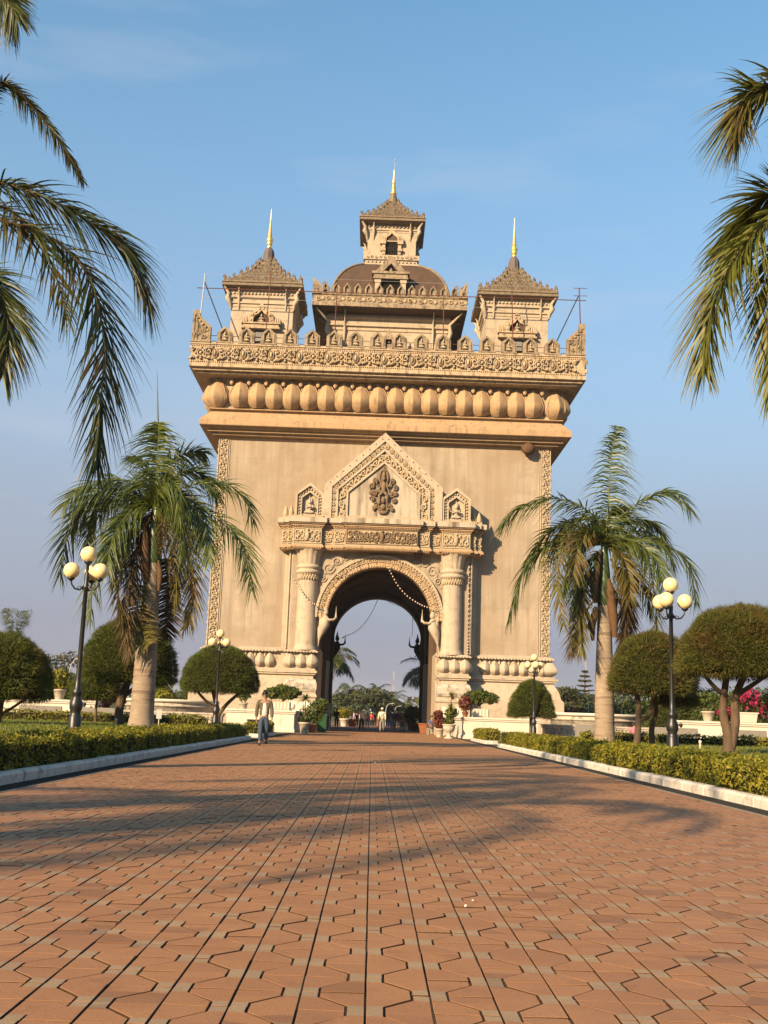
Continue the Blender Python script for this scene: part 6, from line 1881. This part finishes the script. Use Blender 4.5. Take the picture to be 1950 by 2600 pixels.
build(MB().tube([(18.6,63.5,0),(18.5,63.5,1.2),(18.0,63.5,2.2)], [.1,.07,.04], 6), 'stem', M_BARK, bg_)
leafy(bg_, 'leaves', [((20.6,63.5,2.1),(2.4,1.2,1.0)),((21.5,63.5,2.4),(1.8,1.2,1.1)),((19.0,63.5,1.9),(1.2,1,.8))], 2200, .13, M_BUSH)
leafy(bg_, 'bracts', [((20.9,63.0,2.9),(.8,.7,.5)),((21.7,63.0,2.3),(1.0,.8,.6)),((19.6,62.9,2.0),(.5,.5,.3))], 700, .12, M_BOUG, .7)
# bushes in the left/right background behind the walls
for k, (x, y, z, R, lab, mt) in enumerate([(-16.0,64,1.5,1.0,'loose leafy shrub behind the left wall right of the lamp pole',M_CROTON),(-14.2,75,1.6,1.3,'yellow-green shrub mass right of the left palm trunk, behind the terrace',M_HEDGE),(22.5,72,2.2,2.2,'tall green shrub behind the dark bushes, right',M_BUSH),(18.2,75,2.4,2.2,'tall green shrub with lilac flowers, right background',M_BUSH),(12.6,78,1.5,1.4,'dark shrub behind the right round terrace',M_CROTON)]):
    rt = empty('garden_shrub', (x,y,0), lab, 'shrub', 'garden shrubs behind the walls')
    build(MB().tube([(x,y,0),(x+.1,y,z*.6),(x,y,z)], [.1,.07,.03], 6), 'stem', M_BARK, rt)
    leafy(rt, 'foliage', [((x+RNG.normal(0,R*.35), y+RNG.normal(0,.4), z*.75+RNG.uniform(0,R*.6)), (R*.6,R*.5,R*.45)) for _ in range(6)], 1500, .14, mt)
# bin and odds at the passage
bn = empty('waste_bin', (-3.42,71.6,0), 'green plastic waste bin at the left jamb', 'bin')
build(MB().rect(-3.72,-3.12,71.3,71.9,[(-.06,0),(-.02,.15),(0,1.0)]), 'body', M_BIN, bn)
build(MB().rect(-3.72,-3.12,71.3,71.9,[(.03,1.0),(.05,1.03),(.04,1.08),(-.05,1.12)]), 'lid', M_BIN, bn)
for s in (-1, 1): build(MB().obox((-3.42+s*.24,71.95,.10),(.03,0,0),(0,.08,0),(0,0,.08)), 'wheel', M_IRON, bn)
nb = empty('notice_board', (-3.35,77.6,0), 'small pale notice board inside the passage, left', 'sign')
build(MB().box(-3.62,-3.12,77.6,77.66,1.0,1.9), 'panel', M_CONC, nb)
for s in (-1, 1): build(MB().box(-3.37+s*.2-.03,-3.37+s*.2+.03,77.66,77.7,0,1.0), 'post', M_GALV, nb)
mk = empty('lawn_sign', pix(402,1843,34.5), 'small grey plate on a white stake in the left lawn', 'sign'); L = mk.location
build(MB().box(L.x-.012,L.x+.012,L.y-.01,L.y+.01,.42,.86), 'stake', M_WHITE, mk); build(MB().box(L.x-.08,L.x+.08,L.y-.02,L.y-.012,.74,1.02), 'plate', M_GALV, mk)
for px, py, Y, lab in ((294,1842,35.5,'white stub light in the left lawn beside the dome tree trunk'),(1778,1895,31,'white stub light in the right lawn left of the forked trunk')):
    q = pix(px, py, Y); s_ = empty('lawn_stub', (q.x,Y,.45), lab, 'lawn light', 'white stub lights')
    build(MB().lathe([(.035,.40),(.035,.62),(.045,.63),(.045,.68),(.01,.70)], (q.x,Y), 8), 'post', M_WHITE, s_)
for x, y, lab in ((3.62,81.5,'red clay trough inside the passage by the right jamb'),(-2.3,118.0,'red clay trough beyond the arch, left of the crowd'),(3.2,119.5,'red clay trough beyond the arch, right of the crowd')):
    t = empty('clay_trough', (x,y,0), lab, 'planter', 'clay troughs'); build(MB().rect(x-.45,x+.45,y-.3,y+.3,[(-.12,0),(0,.62),(.05,.64),(.05,.72),(-.06,.72)]), 'trough', M_TERRA, t)
potted('pale round shrub in a white and yellow pot beyond the arch, left', (-3.1,117,0), .5, .8, 'bucket', M_WHITE, [((-3.1,117,1.35),(.9,.8,.5))], 700, .12, M_HEDGE, [])
potted('dark green shrub in shade inside the passage, right side', (3.3,97,0), .5, .7, 'bucket', M_TERRA, [((3.2,97,1.4),(.7,.6,.8))], 900, .12, M_BUSH, [])
potted('red-leaved shrub in a yellow-white pot beyond the arch, right', (3.0,112,0), .45, .6, 'bucket', M_WHITE, [((2.7,112,1.15),(.8,.6,.45))], 700, .12, M_CROTON, [])
hedge_obj('hedge', 3.6, 4.4, 104, 110, .12, .55, 'bright short hedge beyond the arch by the right jamb', 300, .06)

# ================================================================== strings of bulbs
M_BULB = plain('frosted_bulb', (.75,.55,.42), .3, .5, .1)
def garland(pts, Y, label, n):
    P = cat([pix(690+x*.3376, 1360+y*.3376, Y) for x, y in pts], n)
    root = empty('bulb_string', P[0], label, 'light string', 'strings of bulbs in the arch')
    build(MB().tube(P, .014, 4), 'cable', M_IRON, root)
    b = MB()
    for q in P: b.ell((q.x,q.y,q.z-.06), (.045,.045,.06), 6, 4)
    stuff(build(b, 'bulbs', M_BULB, root))
garland([(868,215),(905,290),(950,370),(1010,440),(1080,490),(1140,522),(1210,542)], 74.3, 'string of bulbs sagging from the arch crown to its right side', 22)
garland([(705,215),(640,240),(545,272),(440,300)], 74.3, 'string of bulbs along the upper left of the arch ring', 12)
garland([(165,320),(205,390),(245,445),(295,495),(338,512)], 74.0, 'string of bulbs crossing the left column', 12)
garland([(795,485),(770,540),(735,605),(690,665),(630,720),(560,752),(530,765)], 100.6, 'string of bulbs hanging across the far arch opening, left', 22)
garland([(855,482),(900,505),(950,522),(985,528)], 100.6, 'short string of bulbs at the top of the far opening', 9)
garland([(1062,590),(1060,650),(1056,750)], 100.6, 'string of bulbs hanging down at the right of the far opening', 9)
garland([(1487,190),(1484,400),(1482,600),(1480,760),(1473,880)], 74.9, 'vertical string of bulbs along the right pilaster', 22)

# ================================================================== people
SKIN = plain('skin', (.36,.20,.125), .55, .35, .08); HAIR = plain('black_hair', (.012,.010,.009), .5, .4, .3, 30); SHOE = plain('shoe_leather', (.05,.025,.02), .5, .4)
EYEW = plain('eye_white', (.7,.68,.65), .3); LIP = plain('lips', (.32,.12,.10), .5)
CL = {}
def cloth(c):
    k = tuple(c)
    if k not in CL:
        CL[k] = stone('cloth_%d' % len(CL), c, tuple(x*.8 for x in c), sc=7, rough=.9, bmp=.5, fine=60, k=1.3)
    return CL[k]
def skin_obj(V, E, Rd, root_i=0, sub=1):
    me = bpy.data.meshes.new('sk'); me.from_pydata(V, E, []); o = bpy.data.objects.new('sk', me); COL.objects.link(o)
    md = o.modifiers.new('s', 'SKIN'); md.use_smooth_shade = True; md.branch_smoothing = .3
    for i, r in enumerate(Rd):
        me.skin_vertices[0].data[i].radius = r if hasattr(r, '__len__') else (r, r); me.skin_vertices[0].data[i].use_root = (i == root_i)
    m2 = o.modifiers.new('u', 'SUBSURF'); m2.levels = sub; m2.render_levels = sub
    return o
PENDING = []
def person(label, loc, face, H=1.68, pose='walk', top=(.5,.5,.5), bottom=(.1,.1,.12), skirt=False, hat=None, jacket=None, swing=1, hair_long=False, sleeve=.5, bag=False, female=False):
    """figure facing -y turned by face; PENDING meshes are evaluated once at the end"""
    k = H/1.68; s = swing*.5
    root = empty('person', loc, label, 'person', 'people')
    root.rotation_euler = (0,0,face)
    sit = pose == 'sit'
    hz = .50 if sit else .90
    up = lambda z: (z-.90)+hz
    sh = .165 if female else .185
    if pose == 'walk': kn = [(-.10,-.12*s-.03,.49),(.10,.14*s-.05,.50)]; an = [(-.10,-.34*s*.9+.02,.085),(.10,.40*s,.13)]; arm = (.16*s,-.16*s)
    elif sit: kn = [(-.12,-.42,.50),(.12,-.42,.50)]; an = [(-.12,-.42,.09),(.12,-.40,.09)]; arm = (-.05,-.05)
    else: kn = [(-.09,-.03,.49),(.09,-.01,.49)]; an = [(-.10,0,.085),(.10,.02,.085)]; arm = (.0,.03)
    # ---- body
    V = [(0,0,up(.92)),(0,.01,up(1.10)),(0,0,up(1.28)),(0,.01,up(1.40)),(0,.0,up(1.47)),(0,-.012,up(1.55)),(0,-.005,up(1.64))]
    Rr = [(.14,.10),(.125,.09),(.155,.10),(.075,.06),(.052,.052),(.078,.092),(.062,.072)]
    E = [(0,1),(1,2),(2,3),(3,4),(4,5),(5,6)]
    hands = []
    for q, sx in enumerate((-1, 1)):
        i0 = len(V); el_y = .03+arm[q]*.5; wr_y = -.03+arm[q]*1.4
        wz = up(.84) if not sit else up(1.0)
        V += [(sx*sh,0,up(1.37)),(sx*(sh+.05),el_y,up(1.10)),(sx*(sh+.055),wr_y-.03-(.2 if sit else 0),wz),(sx*(sh+.05),wr_y-.05-(.25 if sit else 0),wz-.075)]
        Rr += [.055,.042,.030,(.022,.038)]; E += [(2,i0),(i0,i0+1),(i0+1,i0+2),(i0+2,i0+3)]; hands.append((V[-1], sx))
    for q, sx in enumerate((-1, 1)):
        i0 = len(V)
        V += [(sx*.088,0,up(.87)),kn[q],an[q],(an[q][0]+sx*.015,an[q][1]-.13,max(.03,an[q][2]-.055))]
        Rr += [.085,.058,.042,(.038,.028)]; E += [(0,i0),(i0,i0+1),(i0+1,i0+2),(i0+2,i0+3)]
    sc = lambda L: [(x*k,y*k,z*k) for x,y,z in L]
    rs = lambda L: [(r[0]*k,r[1]*k) if hasattr(r,'__len__') else r*k for r in L]
    bo = skin_obj(sc(V), E, rs(Rr), 0)
    det = MB()
    hc = Vector((0,-.012,up(1.565)))*k
    for sx in (-1, 1):
        det.ell((sx*.032*k, hc.y-.082*k, hc.z+.012*k), (.013*k,.010*k,.008*k), 6, 4, 1); det.ell((sx*.032*k, hc.y-.090*k, hc.z+.012*k), (.006*k,.004*k,.007*k), 5, 4, 2)
        det.ell((sx*.078*k, hc.y+.005*k, hc.z), (.012*k,.022*k,.032*k), 6, 5, 0)
    det.ell((0, hc.y-.098*k, hc.z-.012*k), (.013*k,.02*k,.024*k), 6, 5, 0); det.ell((0, hc.y-.086*k, hc.z-.048*k), (.022*k,.008*k,.007*k), 6, 4, 3)
    for (hx, hy, hz_), sx in hands:
        for f in range(4):
            fy = hy-.030+.019*f; ln = (.062,.072,.068,.052)[f]
            det.tube([Vector((hx,fy,hz_-.01))*k, Vector((hx+sx*.004,fy-.004,hz_-.02-ln*.5))*k, Vector((hx-sx*.010,fy-.012,hz_-.02-ln))*k], [.0085*k,.008*k,.006*k], 5)
        det.tube([Vector((hx,hy-.03,hz_+.03))*k, Vector((hx-sx*.008,hy-.055,hz_+.0))*k, Vector((hx-sx*.008,hy-.06,hz_-.03))*k], [.010*k,.009*k,.007*k], 5)
    PENDING.append((bo, root, 'body', [SKIN, EYEW, HAIR, LIP], det, None, k))
    # ---- top
    j = jacket or top
    lowz = .86 if jacket else .88
    V = [(0,0,up(lowz)),(0,.01,up(1.06)),(0,0,up(1.26)),(0,.01,up(1.405))]
    w = .020 if jacket else .016
    Rr = [(.165+w,.115+w),(.145+w,.105+w),(.165+w,.108+w),(.088,.068)]; E = [(0,1),(1,2),(2,3)]
    if skirt and female: Rr[0] = (.15,.11)
    for q, sx in enumerate((-1, 1)):
        i0 = len(V); el_y = .03+arm[q]*.5; wr_y = -.03+arm[q]*1.4
        L_ = 1.0 if jacket or sleeve > .9 else sleeve
        wz = up(.84) if not sit else up(1.0)
        elb = (sx*(sh+.05),el_y,up(1.10)); wrs = (sx*(sh+.055),wr_y-.03-(.2 if sit else 0),wz)
        V += [(sx*sh,0,up(1.37))]; Rr += [.055+w]; E += [(2,i0)]
        if L_ > .9:
            e2 = tuple(a+(b-a)*.92 for a, b in zip(elb, wrs)); V += [elb, e2]; Rr += [.044+w,.036+w]; E += [(i0,i0+1),(i0+1,i0+2)]
        else:
            e1 = tuple(a+(b-a)*(L_*1.5) for a, b in zip(V[i0], elb)); V += [e1]; Rr += [.046+w]; E += [(i0,i0+1)]
    to = skin_obj(sc(V), E, rs(Rr), 0, 3 if jacket else 1)
    PENDING.append((to, root, 'jacket' if jacket else 'shirt', [cloth(j), cloth(top)], None, ('open' if jacket else None), k))
    if jacket:
        V = [(0,0,up(.83)),(0,.01,up(1.06)),(0,0,up(1.26)),(0,.01,up(1.39))]
        PENDING.append((skin_obj(sc(V), [(0,1),(1,2),(2,3)], rs([(.168,.122),(.150,.114),(.165,.116),(.085,.072)]), 0), root, 'shirt', [cloth(top)], None, None, k))
    # ---- legs
    V = [(0,0,up(.97)),(0,.005,up(.90))]; Rr = [(.148,.108),(.158,.12)]; E = [(0,1)]
    if skirt:
        V = [(0,0,up(.98)),(0,0,up(.85)),(0,-.01,up(.62)),(0,-.01,up(.47))]; Rr = [(.135,.10),(.17,.13),(.18,.15),(.19,.16)]; E = [(0,1),(1,2),(2,3)]
    else:
        for q, sx in enumerate((-1, 1)):
            i0 = len(V); a = an[q]; e2 = tuple(p+(b-p)*.93 for p, b in zip(kn[q], a))
            V += [(sx*.09,0,up(.85)),kn[q],e2]; Rr += [.105,.078,.064]; E += [(1,i0),(i0,i0+1),(i0+1,i0+2)]
    lo = skin_obj(sc(V), E, rs(Rr), 0)
    PENDING.append((lo, root, 'skirt' if skirt else 'trousers', [cloth(bottom)], None, None, k))
    # ---- shoes and hair
    for q, sx in enumerate((-1, 1)):
        a = an[q]; m = MB(); m.ell((a[0]*k+sx*.01*k,(a[1]-.06)*k,max(.045,a[2]-.04)*k), (.048*k,.125*k,.045*k), 10, 6); m.box((a[0]-.04)*k+sx*.01*k,(a[0]+.04)*k+sx*.01*k,(a[1]-.16)*k,(a[1]+.05)*k,max(.0,a[2]-.085)*k,max(.02,a[2]-.065)*k)
        link('shoe', m.mesh('shoe', SHOE), root)
    m = MB()
    if hat:
        m.ell((0,hc.y+.004*k,hc.z+.058*k), (.098*k,.112*k,.085*k), 14, 8); m.ell((0,hc.y-.10*k,hc.z+.04*k), (.075*k,.09*k,.012*k), 10, 4)
        link('hat', m.mesh('hat', cloth(hat)), root); m = MB()
        m.ell((0,hc.y+.035*k,hc.z-.005*k), (.083*k,.075*k,.075*k), 10, 6)
    else:
        m.ell((0,hc.y+.018*k,hc.z+.045*k), (.092*k,.105*k,.082*k), 14, 8)
        r_ = random.Random(len(PENDING))
        for q in range(26):
            a = r_.uniform(0,2*PI); z = r_.uniform(.0,.11); rr_ = .085*math.sqrt(max(.05,1-(z/.13)**2))
            if math.sin(a) < -.5 and z < .07: continue
            c = Vector((rr_*math.cos(a), hc.y/k+.015+rr_*1.1*math.sin(a), hc.z/k+z-.01))*k
            m.ell(c, (.022*k,.022*k,.028*k), 5, 4)
        m.ell((0,hc.y+.05*k,hc.z-.01*k), (.078*k,.055*k,.075*k), 10, 6)
        if hair_long: m.ell((0,hc.y+.07*k,hc.z-.12*k), (.075*k,.04*k,.16*k), 9, 6)
    link('hair', m.mesh('hair', HAIR), root)
    if bag:
        m = MB(); yb = .135*k
        m.tube([(-.16*k,yb*.9,1.36*k),(-.04*k,yb,1.22*k),(.08*k,yb,1.08*k),(.17*k,yb*.7,.98*k)], .016*k, 5); m.box(.13*k,.22*k,-.02*k,.14*k,.84*k,1.0*k,0,.01)
        link('shoulder_bag', m.mesh('shoulder_bag', cloth((.06,.06,.06))), root)
    return root
person('man walking towards the viewer in open grey jacket, white shirt and jeans', (-3.73,36.3,0), .12, 1.72, 'walk', (.62,.60,.58), (.055,.08,.135), jacket=(.12,.10,.068), swing=1)
person('man in beige shirt and black trousers walking out of the arch', (-.96,78.9,0), .1, 1.70, 'walk', (.50,.42,.31), (.015,.015,.018), swing=-.8, sleeve=.5)
person('person in white cap and cream shirt with shoulder strap walking away', (.47,79.2,0), PI, 1.70, 'walk', (.74,.68,.52), (.24,.23,.21), hat=(.78,.74,.68), swing=.9, sleeve=1, bag=True)
person('person in dark blue shirt and grey shorts walking away inside the arch', (1.48,89.5,0), PI+.1, 1.66, 'walk', (.055,.08,.17), (.22,.25,.30), skirt=True, swing=.6)
person('person in dark brown dress and pale cap inside the arch', (2.12,87.4,0), PI-.3, 1.52, 'walk', (.13,.09,.05), (.12,.08,.045), skirt=True, hat=(.72,.68,.62), female=True, swing=.5)
person('person in blue shirt sitting in shade at the right jamb', (3.85,76.6,0), .5, 1.68, 'sit', (.06,.11,.24), (.02,.02,.025))
bench(3.85, 76.6, .7, 'small concrete stool under the person in the right jamb', z=.42)
crowd = [(256,120,(.05,.38,.46),(.02,.02,.03),'turquoise shirt',None),(302,124,(.36,.27,.52),(.05,.05,.08),'lilac top',None),(352,118,(.03,.03,.035),(.02,.02,.02),'black near the beige-shirted man',None),(524,112,(.72,.50,.50),(.22,.22,.24),'pale pink shirt',(.7,.65,.6)),(590,116,(.55,.05,.06),(.03,.03,.04),'red shirt',(.75,.7,.65)),(640,117,(.05,.05,.07),(.04,.04,.05),'dark navy clothes',None),(690,119,(.62,.42,.14),(.4,.2,.12),'yellow-orange top',None),(850,108,(.12,.12,.15),(.16,.20,.28),'dark top and jeans',None),(884,110,(.58,.13,.09),(.18,.22,.30),'orange-red shirt and jeans',None),(1000,118,(.50,.36,.22),(.1,.08,.07),'tan jacket',(.55,.42,.28)),(1066,121,(.70,.45,.42),(.06,.05,.06),'pale salmon shirt',None),(1125,123,(.42,.05,.06),(.05,.05,.05),'dark red shirt and white hat',(.8,.78,.72)),(25,100,(.05,.045,.05),(.02,.02,.02),'black with straw hat by the left jamb',(.6,.5,.35)),(760,122,(.60,.10,.08),(.05,.05,.06),'bright red shirt behind the white-capped man',None),(1040,124,(.55,.08,.06),(.05,.05,.05),'scarlet shirt and no hat',None),(410,113,(.66,.62,.58),(.1,.1,.12),'plain white shirt and dark hair',None),(470,121,(.58,.22,.10),(.08,.06,.06),'bright orange shirt and white cap',(.8,.78,.74)),(735,110,(.62,.20,.22),(.12,.14,.2),'coral top and white cap',(.8,.78,.74)),(930,123,(.56,.07,.07),(.05,.05,.05),'crimson shirt and pale cap',(.78,.74,.68)),(965,114,(.64,.60,.50),(.2,.18,.16),'cream blouse',None),(1095,113,(.60,.14,.10),(.3,.2,.15),'vermilion blouse and sun hat',(.75,.68,.55))]
for q, (cx_, Y, tc, bc, d, ht) in enumerate(crowd):
    x = pix(850+cx_*.1567, 1845, Y).x
    person('person in '+d+' in the crowd beyond the arch', (x,Y,0), random.choice((PI,.3,-.5,PI+.4)), random.uniform(1.55,1.72), random.choice(('walk','stand')), tc, bc, hat=ht, swing=random.uniform(-.8,.8), female=q % 3 == 0)
for (px, Y, d, c) in ((220,56.2,'light blue shirt, left end','x'),(238,56.2,'dark clothes, sitting low in the middle','y'),(264,56.2,'white shirt, right end','z')):
    x = pix(px, 1790, Y).x
    person('seated person on the left bench, '+d, (x,Y-.45,.0), PI, 1.62 if c != 'y' else 1.40, 'sit', {'x':(.22,.38,.52),'y':(.04,.035,.035),'z':(.66,.64,.72)}[c], (.05,.05,.07), female=c == 'x', hair_long=c == 'x')
for (px, Y, d, c) in ((1697,54.0,'brown shirt, just left of the lamp pole',(.20,.09,.06)),(1722,54.0,'white shirt, just right of the lamp pole',(.66,.62,.58)),(1605,56.0,'pink shirt, beside the twin trunks',(.62,.18,.24))):
    x = pix(px, 1840, Y).x
    person('seated person on the right benches, '+d, (x,Y-.45,0), PI, 1.62, 'sit', c, (.05,.05,.07))
# evaluate the skinned bodies and clothes
bpy.context.view_layer.update()
dg = bpy.context.evaluated_depsgraph_get()
for o, root, nm, mats, det, mode, k in PENDING:
    me = bpy.data.meshes.new_from_object(o.evaluated_get(dg)); me.name = nm
    me.materials.clear()
    for mt in mats: me.materials.append(mt)
    n0 = len(me.polygons)
    idx = [0]*n0
    if mode == 'open':
        bm = bmesh.new(); bm.from_mesh(me)
        kill = []
        for f_ in bm.faces:
            c = f_.calc_center_median()
            if c.y < -.02*k and abs(c.x) < (.040+.055*max(0,(1.36-c.z/k)/.5))*k: kill.append(f_)
        bmesh.ops.delete(bm, geom=kill, context='FACES'); bm.to_mesh(me); bm.free()
        idx = [0]*len(me.polygons)
    me.polygons.foreach_set('material_index', idx)
    if det is not None:
        bm = bmesh.new(); bm.from_mesh(me); dm_ = det.mesh('d', mats); bm.from_mesh(dm_)
        bm.to_mesh(me); bm.free(); bpy.data.meshes.remove(dm_)
    link(nm, me, root)
for o, *_ in PENDING:
    d_ = o.data; bpy.data.objects.remove(o); bpy.data.meshes.remove(d_)

# ================================================================== air
hz = MB().box(-3100, 3100, -400, 5100, -1.03, 62)
M_HAZE = bpy.data.materials.new('haze'); M_HAZE.use_nodes = True
hn = M_HAZE.node_tree; hn.nodes.remove(hn.nodes['Principled BSDF'])
pv_ = hn.nodes.new('ShaderNodeVolumePrincipled'); pv_.inputs['Color'].default_value = (.82,.84,.90,1); pv_.inputs['Density'].default_value = .00018; pv_.inputs['Anisotropy'].default_value = 0.1
hn.links.new(pv_.outputs[0], hn.nodes['Material Output'].inputs['Volume'])
stuff(build(hz, 'haze', M_HAZE))
